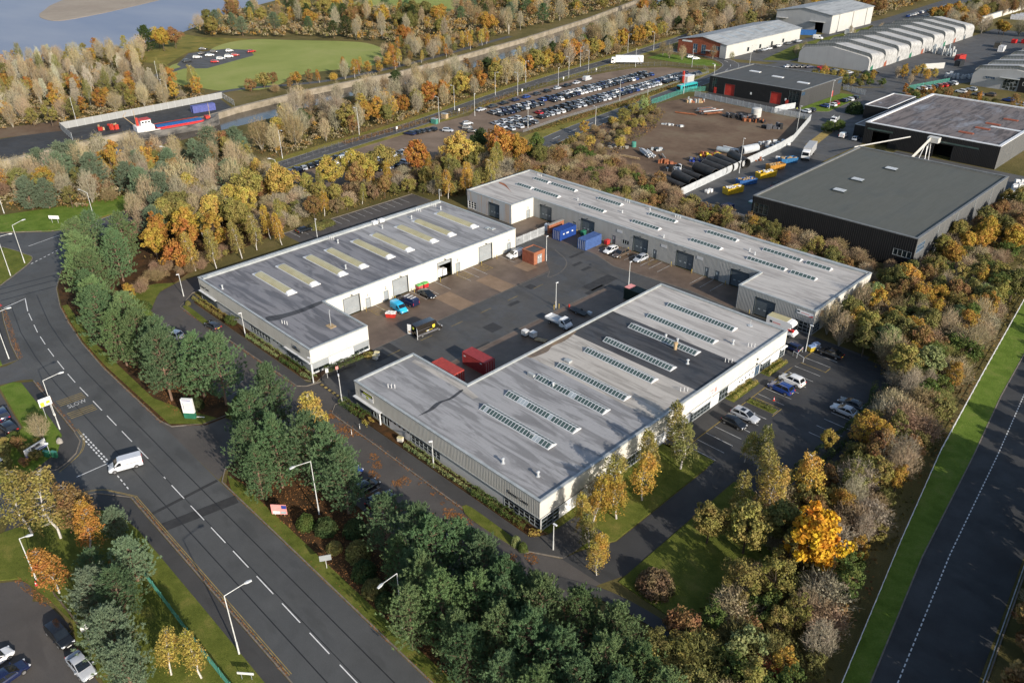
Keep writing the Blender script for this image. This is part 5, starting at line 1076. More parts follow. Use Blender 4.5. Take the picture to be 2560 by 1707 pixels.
for s in (-1, 1): m.tube((-2.2, s*0.2, 2.0), (1.4, s*0.2, 2.0), 0.04, n=5)
for k in range(9): m.tube((-2.1+k*0.42, -0.2, 2.0), (-2.1+k*0.42, 0.2, 2.0), 0.03, n=5)
m.build('ladder', 'black_plastic', v)
# luton box van
def cab(root, x0, L, hw, H, color, belt=1.25, paint='car_paint'):
    b = MB(); f = x0+L; st = [(x0, hw, 0.35, H, 0.1), (x0+L*0.38, hw, 0.35, H, 0.1), (x0+L*0.46, hw, 0.35, H-0.08, 0.1), (x0+L*0.76, hw, 0.35, belt, 0.06), (f-0.12, hw-0.06, 0.36, belt-0.3, 0.03), (f, hw-0.16, 0.42, belt-0.6, 0.02)]
    b.loft([sec(x, h, a, c, 0.09, t) for x, h, a, c, t in st]); b.build('cab', paint, root, 30, color=color)
    pane_quad('windscreen', [(x0+L*0.74, -hw+0.12, belt+0.08), (x0+L*0.74, hw-0.12, belt+0.08), (x0+L*0.47, hw-0.2, H-0.12), (x0+L*0.47, -hw+0.2, H-0.12)], root, 0.04, 0.05)
    for s in (-1, 1):
        pts = [(x0+L*0.68, s*hw, belt+0.08), (x0+L*0.2, s*hw, belt+0.08), (x0+L*0.2, s*hw*0.95, H-0.25), (x0+L*0.43, s*hw*0.95, H-0.25)]; pane_quad('side_window', pts if s > 0 else pts[::-1], root, 0.03, 0.08)
        MB().cbox((f-0.12, s*(hw-0.25), belt-0.45), (0.18, 0.26, 0.18), s*-0.3).build('headlight', 'lamp_clear', root); MB().cbox((x0+L*0.66, s*(hw+0.14), belt+0.25), (0.12, 0.22, 0.3)).build('mirror', 'black_plastic', root)
    MB().cbox((f-0.03, 0, 0.5), (0.1, hw*1.6, 0.24)).build('bumper', 'black_plastic', root)
lt = thing('box_van', 'white luton box van with red stripe on its cab by the north unit', 'van')
cab(lt, 0.9, 2.0, 0.98, 2.1, PAINT['white'])
m = MB(); m.loft([[(x, -1.05, z0), (x, 1.05, z0), (x, 1.05, z1), (x, -1.05, z1)] for x, z0, z1 in ((-3.2, 0.75, 3.15), (0.95, 0.75, 3.15), (1.6, 2.15, 3.12), (2.1, 2.2, 2.95), (2.25, 2.3, 2.6))]); m.build('box_body', 'wall_white', lt)
MB().cbox((-1.1, 0, 3.165), (4.1, 1.98, 0.03)).build('box_roof', 'cream_glazing', lt)
for s in (-1, 1): MB().cbox((-1.0, s*1.06, 2.2), (1.6, 0.01, 0.22)).build('lettering', 'sign_pink', lt); MB().cbox((-2.2, s*1.06, 2.25), (0.5, 0.012, 0.45)).build('logo', 'trim_dark', lt)
MB().cbox((1.95, -0.75, 1.55), (1.2, 0.5, 0.5), 0.0).build('red_stripe', 'sign_red', lt); add_wheels(lt, (2.1, -1.9), 1.0, 0.35, 0.24); place(lt, -60.3, 134.0, 1)
# flatbed truck in the shade of the court
fb_ = thing('flatbed_truck', 'white dropside truck standing empty in the shaded courtyard', 'truck'); cab(fb_, 0.7, 2.1, 0.98, 2.1, PAINT['white'])
m = MB(); m.box(-3.1, 0.6, -1.02, 1.02, 0.85, 0.95); m.build('bed', 'metal_galv', fb_)
for q in ((-3.1, 0.6, -1.04, -0.98, 0.95, 1.35), (-3.1, 0.6, 0.98, 1.04, 0.95, 1.35), (-3.14, -3.08, -1.02, 1.02, 0.95, 1.35), (0.55, 0.62, -1.0, 1.0, 0.95, 1.75)): MB().box(*q).build('dropside', 'coping_white', fb_)
MB().box(-3.0, 0.8, -0.4, 0.4, 0.5, 0.85).build('chassis', 'black_plastic', fb_); add_wheels(fb_, (2.0, -1.9), 0.98, 0.35, 0.24); place(fb_, -93.6, 105.6, 0)
# cars round the units
PC_ = [('black', 'saloon', -122.8, 95.2, 2, 'black saloon parked beside red and green waste bins', {}), ('white', 'hatch', -109.5, 141.3, 268, 'white hatchback parked between a blue container and a brown car', {}), ('brown', 'estate', -106.4, 141.4, 268, 'brown estate car parked between two pale cars at the north unit', {}), ('silver', 'hatch', -101.4, 142.4, 268, 'small silver car parked in front of a personnel door at the north unit', {}),
       ('white', 'suv', -50.0, 118.6, 178, 'white sport utility car in a marked bay of the shaded car park', dict(roof_bars=True)), ('blue', 'suv', -50.1, 114.9, 178, 'dark blue estate car with roof rails beside the white one', dict(roof_bars=True)), ('silver', 'estate', -50.2, 103.4, 0, 'silver estate car with glass sunroof parked nose-out', dict(sunroof=True, roof_bars=True)), ('black', 'hatch', -50.4, 100.4, 0, 'black hatchback parked nose-out next to the silver estate', {}),
       ('silver', 'saloon', -39.2, 116.3, 180, 'silver saloon parked under the shrub belt', {}), ('darkgrey', 'saloon', -39.2, 119.0, 180, 'dark saloon parked under the shrub belt behind the silver one', {}), ('black', 'saloon', -49.6, 132.4, 182, 'black saloon at the shaded end of the car park', {}), ('navy', 'hatch', -56.0, 129.4, 175, 'navy hatchback squeezed in at the corner of the big unit', {}),
       ('darkgrey', 'hatch', -142.4, 56.0, 187, 'black car with lit red tail lamps half over the grass strip', {}), ('white', 'suv', -144.2, 48.6, 200, 'white car glimpsed behind pines in the front car park', {}), ('darkgrey', 'hatch', -130.2, 48.2, 90, 'grey car mostly hidden by pines near the estate sign', {}), ('black', 'hatch', -79.9, 48.6, 90, 'black car with white bumper trim nosing out below a pine', {}), ('blue', 'hatch', -84.2, 48.6, 90, 'blue car hidden under a pine crown by leaf litter', {}), ('black', 'suv', -76.0, 48.2, 90, 'black car with its roof in the pine shade', {}),
       ('black', 'estate', -83.7, 7.2, 6, 'black estate car parked by the low dark fence', {}), ('silver', 'saloon', -77.4, 7.4, 5, 'silver saloon half under a pine in the corner car park', {}), ('white', 'hatch', -85.2, 0.6, 100, 'white car cut by the frame in the corner car park', {}), ('navy', 'saloon', -81.9, 1.0, 100, 'navy saloon alongside the white car in the corner car park', {}),
       ('navy', 'suv', -138.4, 16.4, 178, 'dark blue car with yellow plate facing the bright lawn', {}), ('black', 'suv', -133.6, 15.9, 188, 'black car beside the shrub bank west of the main road', {}), ('red', 'hatch', -142.5, 15.8, 178, 'red car at the edge of the west car park', {}), ('silver', 'hatch', -124.8, 11.6, 200, 'pale car in the shade below the blue and white sign', {}), ('black', 'saloon', -173.8, 97.0, 90, 'lone black car in the car park behind the west unit', {})]
for col, kind, x, y, d, lab, kw in PC_: place(make_car(kind, PAINT[col], 'parked_car', lab, **kw), x, y, d, 0.02)
# containers
def container(name, label, color, x, y, deg, L=6.06, rib=24):
    root = thing(name, label, 'container', (x, y, 0.02), R(deg)); hl, hw, h = L/2, 1.22, 2.59
    for s in (-1, 1):
        n = rib; pr = []; b = MB()
        for k in range(n):
            a = -hl+0.12+(L-0.24)*k/n; w_ = (L-0.24)/n; pr += [(a, 0.0), (a+w_*0.25, 0.0), (a+w_*0.4, -0.05), (a+w_*0.85, -0.05)]
        pr.append((hl-0.12, 0))
        for (xa, da), (xb, db) in zip(pr, pr[1:]):
            q = [(xa, s*(hw+da), 0.15), (xb, s*(hw+db), 0.15), (xb, s*(hw+db), h-0.1), (xa, s*(hw+da), h-0.1)]; b.add(q, [(0, 1, 2, 3) if s < 0 else (3, 2, 1, 0)])
        b.build('side_wall', 'matt_paint', root, color=color)
    b = MB(); n = 20
    for k in range(n):
        a = -hl+L*k/n; w_ = L/n; b.quad((a, -hw, h), (a+w_*0.5, -hw, h), (a+w_*0.5, hw, h), (a, hw, h)); b.quad((a+w_*0.5, -hw, h-0.03), (a+w_, -hw, h-0.03), (a+w_, hw, h-0.03), (a+w_*0.5, hw, h-0.03))
    b.build('roof', 'matt_paint', root, color=tuple(min(1, c*1.15+0.01) for c in color))
    fr = MB()
    for s in (-1, 1):
        fr.cbox((0, s*(hw-0.02), h-0.05), (L, 0.08, 0.12)); fr.cbox((0, s*(hw-0.02), 0.1), (L, 0.08, 0.18))
        for e in (-1, 1): fr.cbox((e*(hl-0.06), s*(hw-0.05), h/2), (0.14, 0.14, h))
    for e in (-1, 1): fr.cbox((e*(hl-0.05), 0, h-0.05), (0.1, 2*hw-0.1, 0.12)); fr.cbox((e*(hl-0.05), 0, 0.1), (0.1, 2*hw-0.1, 0.18))
    fr.build('frame', 'matt_paint', root, color=color)
    MB().cbox((-hl+0.1, 0, h/2), (0.05, 2*hw-0.15, h-0.2)).build('end_wall', 'matt_paint', root, color=color)
    for s in (-1, 1):
        d = MB().cbox((hl-0.04, s*0.57, h/2), (0.06, 1.1, h-0.25)).build('door', 'matt_paint', root, color=color)
        for y_ in (0.3, 0.85): m = MB(); m.tube((hl+0.03, s*y_, 0.2), (hl+0.03, s*y_, h-0.15), 0.025, n=5); m.build('lock_bar', 'metal_galv', d)
    return root
rc = container('shipping_container', 'red shipping container with white codes standing in the courtyard', (0.33, 0.035, 0.035), -93.4, 83.3, 0)
for x, z in ((2.0, 2.1), (-2.4, 1.9)): MB().cbox((x, -1.235, z), (0.5, 0.01, 0.25)).build('code_letters', 'paint_white', rc)
container('shipping_container', 'red shipping container half hidden behind the roof edge of the big unit', (0.42, 0.05, 0.035), -94.5, 76.9, 0)
bc = container('shipping_container', 'royal blue shipping container with white lettering beside a brick wall', (0.012, 0.055, 0.26), -124.0, 140.8, 270)
for k, x in enumerate((-1.6, 0.2, 1.6)): MB().cbox((x, 1.235, 1.5), (0.5 if k != 1 else 0.9, 0.01, 0.35)).build('code_letters', 'paint_white', bc)
container('shipping_container', 'faded blue shipping container with many lock bars near parked cars', (0.06, 0.12, 0.31), -115.6, 140.6, 270)
gc = container('shipping_container', 'dark green container with pink lid part hidden by the tan roof', (0.012, 0.03, 0.022), -89.3, 125.2, 0, 5.2); MB().cbox((-1.9, 0, 2.66), (1.4, 2.2, 0.1)).build('lid', 'sign_pink', gc)
# skips, bins, crates in the court
def skip(name, label, color, x, y, deg, L, W, H, z=0.02, fill=None, cat='skip', taper=0.18):
    root = thing(name, label, cat, (x, y, z), R(deg)); t = 0.06; hl, hw = L/2, W/2; b = MB()
    lo = [(-hl*(1-taper), -hw*0.9, 0.12), (hl*(1-taper), -hw*0.9, 0.12), (hl*(1-taper), hw*0.9, 0.12), (-hl*(1-taper), hw*0.9, 0.12)]; hi = [(-hl, -hw, H), (hl, -hw, H), (hl, hw, H), (-hl, hw, H)]
    b.loft([lo, hi], 0, False); b.add(lo, [(3, 2, 1, 0), (0, 1, 2, 3)])
    inn = [(x_*0.95, y_*0.93, z_) for x_, y_, z_ in hi]; inl = [(x_*0.94, y_*0.92, z_+0.05) for x_, y_, z_ in lo]
    b.loft([inl[::-1], inn[::-1]], 0, False); b.add(hi+inn, [(0, 1, 5, 4), (1, 2, 6, 5), (2, 3, 7, 6), (3, 0, 4, 7)])
    b.build('shell', 'matt_paint', root, color=color); m = MB()
    for k in range(max(2, int(L/1.0))):
        for s in (-1, 1): xx = -hl*0.8+1.6*hl*k/max(1, int(L/1.0)-1 if L > 2 else 1); m.cbox((xx, s*hw*0.97, H*0.55), (0.08, 0.08, H*0.75))
    m.build('ribs', 'matt_paint', root, color=color)
    if fill:
        q = MB()
        for k in range(26): c = (random.uniform(-hl*0.8, hl*0.8), random.uniform(-hw*0.75, hw*0.75), H-0.12+random.uniform(0, 0.22)); q.cbox(c, (random.uniform(0.2, 0.6), random.uniform(0.2, 0.5), random.uniform(0.1, 0.4)), random.uniform(0, 3))
        o = q.build('load', fill, root); o['kind'] = 'stuff'
    return root
skip('skip', 'small bright red skip heaped with rubble near the cyan van', (0.50, 0.03, 0.02), -120.6, 84.0, 40, 2.2, 1.5, 1.0, fill='bag_white')
def bin_(x, y, deg, color, lid, label, cat='bin'):
    root = thing('waste_bin', label, cat, (x, y, 0.02), R(deg)); b = MB(); b.loft([[(-0.55, -0.45, 0.15), (0.55, -0.45, 0.15), (0.55, 0.45, 0.15), (-0.55, 0.45, 0.15)], [(-0.65, -0.52, 1.1), (0.65, -0.52, 1.1), (0.65, 0.52, 1.1), (-0.65, 0.52, 1.1)]]); b.build('body', 'matt_paint', root, color=color)
    m = MB(); m.loft([[(-0.68, -0.56, 1.1), (0.68, -0.56, 1.1), (0.68, 0.56, 1.1), (-0.68, 0.56, 1.1)], [(-0.6, -0.48, 1.25), (0.6, -0.48, 1.25), (0.6, 0.3, 1.3), (-0.6, 0.3, 1.3)]]); m.build('lid', 'matt_paint', root, color=lid); wm, rm = wheel_mesh(0.1, 0.06)
    for sx in (-0.45, 0.45):
        for sy in (-0.35, 0.35): obj('castor', wm, root, (sx, sy, 0.1))
bin_(-126.4, 96.2, 90, (0.55, 0.10, 0.10), (0.12, 0.45, 0.10), 'faded red wheeled bin with green lid against the white wall'); bin_(-126.3, 97.7, 90, (0.55, 0.02, 0.03), (0.12, 0.45, 0.10), 'bright red wheeled bin with green lid against the white wall')
bin_(-113.2, 144.4, 90, (0.5, 0.03, 0.03), (0.45, 0.04, 0.04), 'red wheeled bin behind the faded blue container'); bin_(-52.9, 131.3, 70, (0.5, 0.36, 0.03), (0.2, 0.3, 0.5), 'yellow wheeled bin with blue lid beside a lamp post'); bin_(-52.8, 132.8, 70, (0.35, 0.37, 0.4), (0.25, 0.33, 0.5), 'grey wheeled bin with blue lid behind the yellow one'); bin_(-121.2, 144.8, 90, (0.02, 0.14, 0.09), (0.02, 0.18, 0.1), 'green wheeled bin beside the royal blue container')
for x, y in ((-95.6, 97.8), (-94.0, 98.4)):
    t = thing('bulk_tank', 'caged white bulk liquid tank standing in the shaded court', 'tank', (x, y, 0.02), 0, 'caged tanks in the courtyard'); MB().cbox((0, 0, 0.68), (1.06, 1.06, 0.95)).build('bottle', 'bag_white', t); m = MB()
    for k in range(6):
        for s in (-0.56, 0.56): m.cbox((-0.55+k*0.22, s, 0.68), (0.03, 0.03, 1.0)); m.cbox((s, -0.55+k*0.22, 0.68), (0.03, 0.03, 1.0))
    for z in (0.25, 0.6, 1.0, 1.17):
        for s in (-0.56, 0.56): m.cbox((0, s, z), (1.15, 0.03, 0.03)); m.cbox((s, 0, z), (0.03, 1.15, 0.03))
    m.build('cage', 'metal_galv', t); MB().cbox((0, 0, 0.1), (1.2, 1.0, 0.16)).build('pallet', 'black_plastic', t)
t = thing('timber_pallet', 'stack of pale timber lying beside the roof edge in the court', 'timber', (-92, 98.4, 0.02), R(20))
for k in range(6): MB().cbox((0, -0.5+k*0.2, 0.2), (2.4, 0.17, 0.12)).build('plank', 'timber', t)
for k in (-0.9, 0.9): MB().cbox((k, 0, 0.07), (0.12, 1.2, 0.14)).build('bearer', 'timber', t)
t = thing('car_trailer', 'low flat black trailer with red post in the shaded court', 'trailer', (-94.6, 112.4, 0.02), 0); MB().cbox((0, 0, 0.35), (4.6, 1.6, 0.12)).build('deck', 'black_plastic', t); MB().cbox((-2.5, 0, 0.55), (0.25, 0.25, 0.8)).build('jockey_post', 'door_red', t); MB().cbox((2.6, 0.6, 0.6), (1.0, 0.6, 0.5)).build('tool_box', 'metal_galv', t); add_wheels(t, (0.2,), 0.95, 0.28, 0.2)
# ------------------------------------------------------------------ stored vehicles beyond: one light car per kind, copied
far_proto = {k: remember(make_car(k, (0.5, 0.5, 0.5), 'stored_car', 'car in storage', True)) for k in ('hatch', 'saloon', 'suv', 'estate')}
FAR_USED = {}
def far_car(kind, col, x, y, deg, where, group, z=0.02):
    names = dict(black='black', darkgrey='charcoal', grey='grey', silver='silver', white='white', red='red', blue='blue', navy='navy', brown='brown', green='green'); lab = f"{names[col]} {'hatchback' if kind == 'hatch' else 'sport utility car' if kind == 'suv' else kind} {where}"
    pr = far_proto[kind]
    if kind not in FAR_USED:
        FAR_USED[kind] = 1; pr.location = (x, y, z); pr.rotation_euler = (0, 0, R(deg)); pr['label'] = lab; pr['group'] = group
        for c in KIDS[pr.name]:
            if c.name.startswith('body'): c.color = (*PAINT[col], 1)
        return pr
    return copy_tree(pr, (x, y, z), R(deg), lab, group, 1.0, PAINT[col], ('body',))
COLS = ['black']*7+['darkgrey']*6+['grey']*5+['silver']*5+['white']*4+['navy']*3+['blue']*2
def row(x0, y0, x1, y1, n, deg, where, group, cols=None, skip_=0.0, kinds=('hatch', 'saloon', 'suv', 'estate', 'hatch')):
    for k in range(n):
        if random.random() < skip_: continue
        t = k/max(1, n-1); far_car(random.choice(kinds), random.choice(cols or COLS), x0+(x1-x0)*t+random.uniform(-0.25, 0.25), y0+(y1-y0)*t+random.uniform(-0.12, 0.12), deg+random.uniform(-2.5, 2.5), where, group)
SW, SG = 'in the packed storage lot between the two roads', 'cars in the storage lot'
# single line along the fence
for k, c in enumerate(['silver', 'darkgrey', 'black', 'navy', 'blue', 'darkgrey', 'black', 'silver', 'black', 'silver']): far_car(random.choice(['hatch', 'saloon']), c, -233.0-k*0.55, 213.5+k*6.9, 92, 'in single file along the storage lot fence', 'cars along the storage lot fence')
place(make_van(5.2, 0.95, 2.2, (0.45, 0.47, 0.49), 'panel_van', 'silver van at the end of the file of cars by the lot fence'), -239, 284, 95)
# double rows packed nose to tail (cars stand across the rows)
def block(x, y0, y1, pitch, deg, cols=None, skip_=0.03): row(x, y0, x-0.02*(y1-y0), y1, max(1, int((y1-y0)/pitch)), deg, SW, SG, cols, skip_)
block(-226.8, 213, 236, 2.5, 172); block(-222.2, 213, 236, 2.5, 172); block(-227.4, 242, 252, 2.5, 174, ['black', 'darkgrey', 'blue', 'navy']); block(-222.8, 244, 252, 2.5, 172)
block(-228.4, 257, 300, 2.5, 172); block(-223.8, 256, 300, 2.5, 172); block(-229.4, 303, 316, 2.6, 174, None, 0.1); block(-224.8, 304, 312, 2.6, 172)
block(-213.6, 222, 236, 2.5, 172, ['black', 'darkgrey', 'red', 'grey']); block(-208.6, 221, 236, 2.5, 172); block(-214.2, 240, 262, 2.5, 172); block(-209.3, 240, 262, 2.5, 172)
block(-214.8, 266, 326, 2.5, 172); block(-210.2, 266, 330, 2.5, 172)
block(-214.0, 203, 214, 2.5, 172, ['silver', 'grey', 'silver', 'darkgrey']); block(-209.6, 202, 216, 2.5, 172, ['silver', 'grey', 'silver']); block(-204.9, 202, 214, 2.5, 172, ['silver', 'grey', 'black'])
LW, LG = 'in the small storage lot behind the autumn trees', 'cars in the small storage lot'
row(-217.6, 116.5, -221.3, 143, 11, 172, LW, LG, ['navy', 'black', 'silver', 'white', 'darkgrey', 'black']); row(-226.4, 172.5, -224.6, 181.5, 5, 200, LW, LG, ['black', 'navy', 'darkgrey'])
row(-209.4, 146, -210.4, 158.5, 5, 180, LW, LG, ['white', 'silver', 'grey']); row(-205.6, 137, -205.9, 147, 4, 185, LW, LG, ['white', 'black', 'darkgrey']); row(-201.2, 134, -201.2, 150, 6, 185, LW, LG, ['black', 'white', 'silver', 'darkgrey'])
for x, y, d, c in ((-219.4, 184.6, 30, 'silver'), (-217.5, 192, 60, 'grey'), (-212.5, 190, 60, 'black'), (-221.5, 196, 70, 'silver')): far_car('hatch', c, x, y, d, LW, LG)
place(make_van(5.6, 1.0, 2.6, PAINT['white'], 'panel_van', 'tall white van parked alone in the small storage lot', 0.95), -215.0, 137.0, 252)
MW, MG = 'in the car park on the green meadow', 'cars on the meadow car park'
for x, y, c, k in ((-412.7, 178.5, 'darkgrey', 'suv'), (-439.5, 200.0, 'black', 'saloon'), (-419.5, 187.0, 'silver', 'estate'), (-401.8, 187.7, 'red', 'hatch'), (-406.9, 193.4, 'silver', 'suv'), (-409.4, 199.2, 'white', 'suv'), (-410.7, 203.6, 'red', 'hatch'), (-414.1, 214.7, 'red', 'estate'), (-424.7, 207.6, 'white', 'hatch'), (-426.7, 199.9, 'darkgrey', 'suv'), (-420.5, 194.3, 'white', 'saloon'), (-427.5, 193.5, 'black', 'saloon')): far_car(k, c, x, y, random.uniform(-20, 10)+80, MW, MG, 0.03)
DW, DG = 'on the apron beside the black warehouse with red doors', 'cars beside the red-door warehouse'
for x, y, c in ((-141.2, 310.6, 'blue'), (-139.9, 314.2, 'white'), (-140.4, 317.6, 'red'), (-139.9, 323.8, 'navy'), (-139.2, 327.6, 'white'), (-139.0, 331.6, 'black'), (-142.4, 297.8, 'white'), (-141.9, 301, 'darkgrey')): far_car('hatch', c, x+1.5, y, 172, DW, DG, 0.12)
EW, EG = 'in front of the saw-tooth terrace', 'cars in front of the saw-tooth terrace'
for x, y, c, d in ((-188.5, 372, 'silver', 60), (-186.4, 373.5, 'darkgrey', 60), (-184.5, 375, 'black', 60), (-182.5, 376.6, 'black', 60), (-180.6, 378, 'navy', 60), (-175.8, 381, 'red', 20), (-173, 378.2, 'red', 20), (-168.5, 379, 'grey', 70), (-163.8, 379.5, 'black', 70), (-161.5, 378.3, 'silver', 70), (-155.6, 384, 'darkgrey', 10), (-153.8, 388, 'black', 10)): far_car('saloon', c, x, y, d, EW, EG)
GW, GG = 'behind green railings at the glass-fronted office', 'cars behind the green railings'
for x, y, c in ((-124.5, 367.5, 'white'), (-123.3, 370.5, 'silver'), (-122.2, 373.8, 'black'), (-121.3, 377, 'red'), (-120.3, 380, 'red'), (-119.5, 383.2, 'darkgrey'), (-118.8, 386.5, 'white'), (-110.5, 373, 'white'), (-108.8, 380, 'silver'), (-103.5, 372, 'grey'), (-99.8, 375, 'brown'), (-91.5, 370, 'blue'), (-86, 365, 'silver')): far_car('suv', c, x, y, 175, GW, GG)
for x, y, c in ((-236, 360.5, 'white'), (-231.5, 358.5, 'white')): far_car('hatch', c, x, y, 60, 'parked by the brick-fronted depot lawn', 'cars by the brick-fronted depot', 0.12)
row(-214, 575, -214, 640, 18, 90, 'in the far car park beyond the tall silver shed', 'cars in the far car park', None, 0.1); row(-203, 570, -203, 600, 8, 90, 'in the far car park beyond the tall silver shed', 'cars in the far car park')
row(-219.5, 398, -219.5, 440, 9, 80, 'along the long wall of the pale depot', 'cars beside the pale depot', None, 0.25)
for x, y, d, c, k in ((-112.6, 316, 40, 'black', 'saloon'), (-124.5, 317, 30, 'darkgrey', 'saloon'), (-110.4, 274.8, 95, 'silver', 'hatch')): far_car(k, c, x, y, d, 'beside the wet recycling shed forecourt', 'cars by the recycling shed')
place(make_van(4.4, 0.9, 1.85, PAINT['white'], 'panel_van', 'small white van beside the black recycling shed', 0.9), -115.1, 275.2, 95)
# lorries
def lorry(name, label, color, box, L=8.0, H=3.9, boxmat='wall_white', stripes=False, trailer=False):
    root = thing(name, label, 'lorry'); hw = 1.25; f = L/2+2.2
    m = MB(); m.loft([sec(x, hw-0.02, 0.6, z, 0.08, t) for x, z, t in ((L/2+0.15, 3.3, 0.1), (f-0.3, 3.2, 0.1), (f-0.12, 2.9, 0.08), (f, 1.4, 0.02))]); m.build('cab', 'car_paint', root, 30, color=color)
    pane_quad('windscreen', [(f+0.0, -1.08, 1.75), (f+0.0, 1.08, 1.75), (f-0.1, 1.0, 2.8), (f-0.1, -1.0, 2.8)], root, 0.03, 0.03)
    for s in (-1, 1):
        pts = [(f-0.25, s*1.23, 1.8), (f-1.2, s*1.23, 1.8), (f-1.2, s*1.2, 2.6), (f-0.35, s*1.2, 2.6)]; pane_quad('side_window', pts if s > 0 else pts[::-1], root, 0.03, 0.06); MB().cbox((f+0.02, s*0.9, 0.9), (0.1, 0.4, 0.24)).build('headlight', 'lamp_clear', root)
    m = MB(); m.loft([sec(x, hw, 1.05, H, 0.04) for x in (-L/2, L/2)]); o = m.build('load_box', boxmat, root)
    MB().cbox((0, 0, 0.8), (L+1.5, 1.0, 0.35)).build('chassis', 'black_plastic', root); MB().cbox((f-0.02, 0, 0.75), (0.2, 2.3, 0.4)).build('bumper', 'black_plastic', root)
    if stripes:
        for k in range(2):
            for s in (-1, 1): q = MB(); x = -L/2+1.2+k*0.5; pts = [(x, s*1.262, 1.2), (x+0.25, s*1.262, 1.2), (x+1.35, s*1.262, H-0.3), (x+1.1, s*1.262, H-0.3)]; q.add(pts if s < 0 else pts[::-1], [(0, 1, 2, 3)]); q.build('slant_stripe', 'door_slate', o)
        for s in (-1, 1):
            q = MB(); 
            for k in range(15): q.cbox((1.5-k*0.34, s*1.263, 2.6), (0.22, 0.01, 0.3))
            q.build('lettering', 'door_slate', o); q = MB(); q.cbox((L/2-2.8, s*1.263, 2.6), (1.5, 0.01, 0.15)); q.cbox((L/2-2.2, s*1.263, 2.75), (0.3, 0.01, 0.6)); q.build('logo', 'door_grey', o)
    add_wheels(root, (f-1.1, -L/2+1.2, -L/2+2.5), 1.22, 0.5, 0.3); return root
place(lorry('articulated_lorry', 'long white articulated lorry with slanted dark stripes at the road bend', PAINT['white'], None, 13.4, 4.0, 'wall_white', True), -248.9, 327.0, 222)
place(lorry('box_lorry', 'white-cabbed lorry with pale grey box driving down the lane', PAINT['white'], None, 9.2, 3.7, 'wall_silver'), -113.2, 247.0, -74)
tp = thing('tipper_truck', 'small white tipper truck with mesh sides by a dark bush', 'truck'); cab(tp, 0.5, 2.0, 0.98, 2.1, PAINT['white']); MB().box(-2.9, 0.4, -1.0, 1.0, 0.8, 0.9).build('bed', 'metal_galv', tp)
for q in ((-2.9, 0.4, -1.02, -0.97, 0.9, 1.9), (-2.9, 0.4, 0.97, 1.02, 0.9, 1.9), (0.3, 0.4, -1.0, 1.0, 0.9, 2.1)): MB().box(*q).build('mesh_side', 'coping', tp)
add_wheels(tp, (1.7, -1.8), 0.98, 0.35, 0.24); place(tp, -126.6, 292.0, -80)
# bus on the second road
bus = thing('bus', 'turquoise single-deck bus driving along the dashed road', 'bus'); TQ = (0.03, 0.34, 0.36)
m = MB(); m.loft([sec(x, h, 0.35, z, 0.12, 0.06) for x, h, z in ((-5.4, 1.18, 2.85), (-5.2, 1.24, 3.0), (4.9, 1.24, 3.0), (5.3, 1.2, 2.9), (5.42, 1.12, 2.6))]); m.build('body', 'car_paint', bus, 35, color=TQ)
for s in (-1, 1):
    for k in range(7): MB().cbox((-4.4+k*1.35, s*1.235, 1.95), (1.15, 0.02, 0.85)).build('side_window', 'glass_car', bus)
MB().cbox((5.42, 0, 1.8), (0.06, 2.1, 1.3)).build('windscreen', 'glass_car', bus); MB().cbox((4.3, 0, 2.9), (1.4, 2.0, 0.28)).build('destination_hood', 'wall_light', bus); MB().cbox((-1, 0, 3.05), (5.5, 1.4, 0.14)).build('roof_pod', 'car_paint', bus, color=TQ)
add_wheels(bus, (3.4, -3.0), 1.2, 0.48, 0.28); place(bus, -195.4, 298.0, 264)
# ------------------------------------------------------------------ lamps, signs, fences
def lamp(x, y, h, deg, arm=2.4, label='', group=None, z=0.02, style='bracket', rise=0.5):
    root = thing('street_lamp', label, 'street lamp', (x, y, z), R(deg), group)
    m = MB(); m.tube((0, 0, 0), (0, 0, 1.6), 0.11, 0.10, 8); m.tube((0, 0, 1.6), (0, 0, h), 0.075, 0.055, 8); m.build('pole', 'metal_pole', root, 40)
    if style == 'bracket':
        m = MB(); m.tube((0, 0, h), (arm, 0, h+rise), 0.05, 0.04, 6); m.build('bracket_arm', 'metal_pole', root)
        m = MB(); m.loft([[(x_, -w_, h+rise-0.08), (x_, w_, h+rise-0.08), (x_, w_*0.7, h+rise+t), (x_, -w_*0.7, h+rise+t)] for x_, w_, t in ((arm-0.1, 0.08, 0.05), (arm+0.25, 0.17, 0.13), (arm+0.75, 0.12, 0.07))]); m.build('lantern', 'metal_galv', root)
    else:
        m = MB(); m.cbox((0.22, 0, h+0.02), (0.62, 0.24, 0.12)); m.build('lantern', 'frame_white', root)
    return root
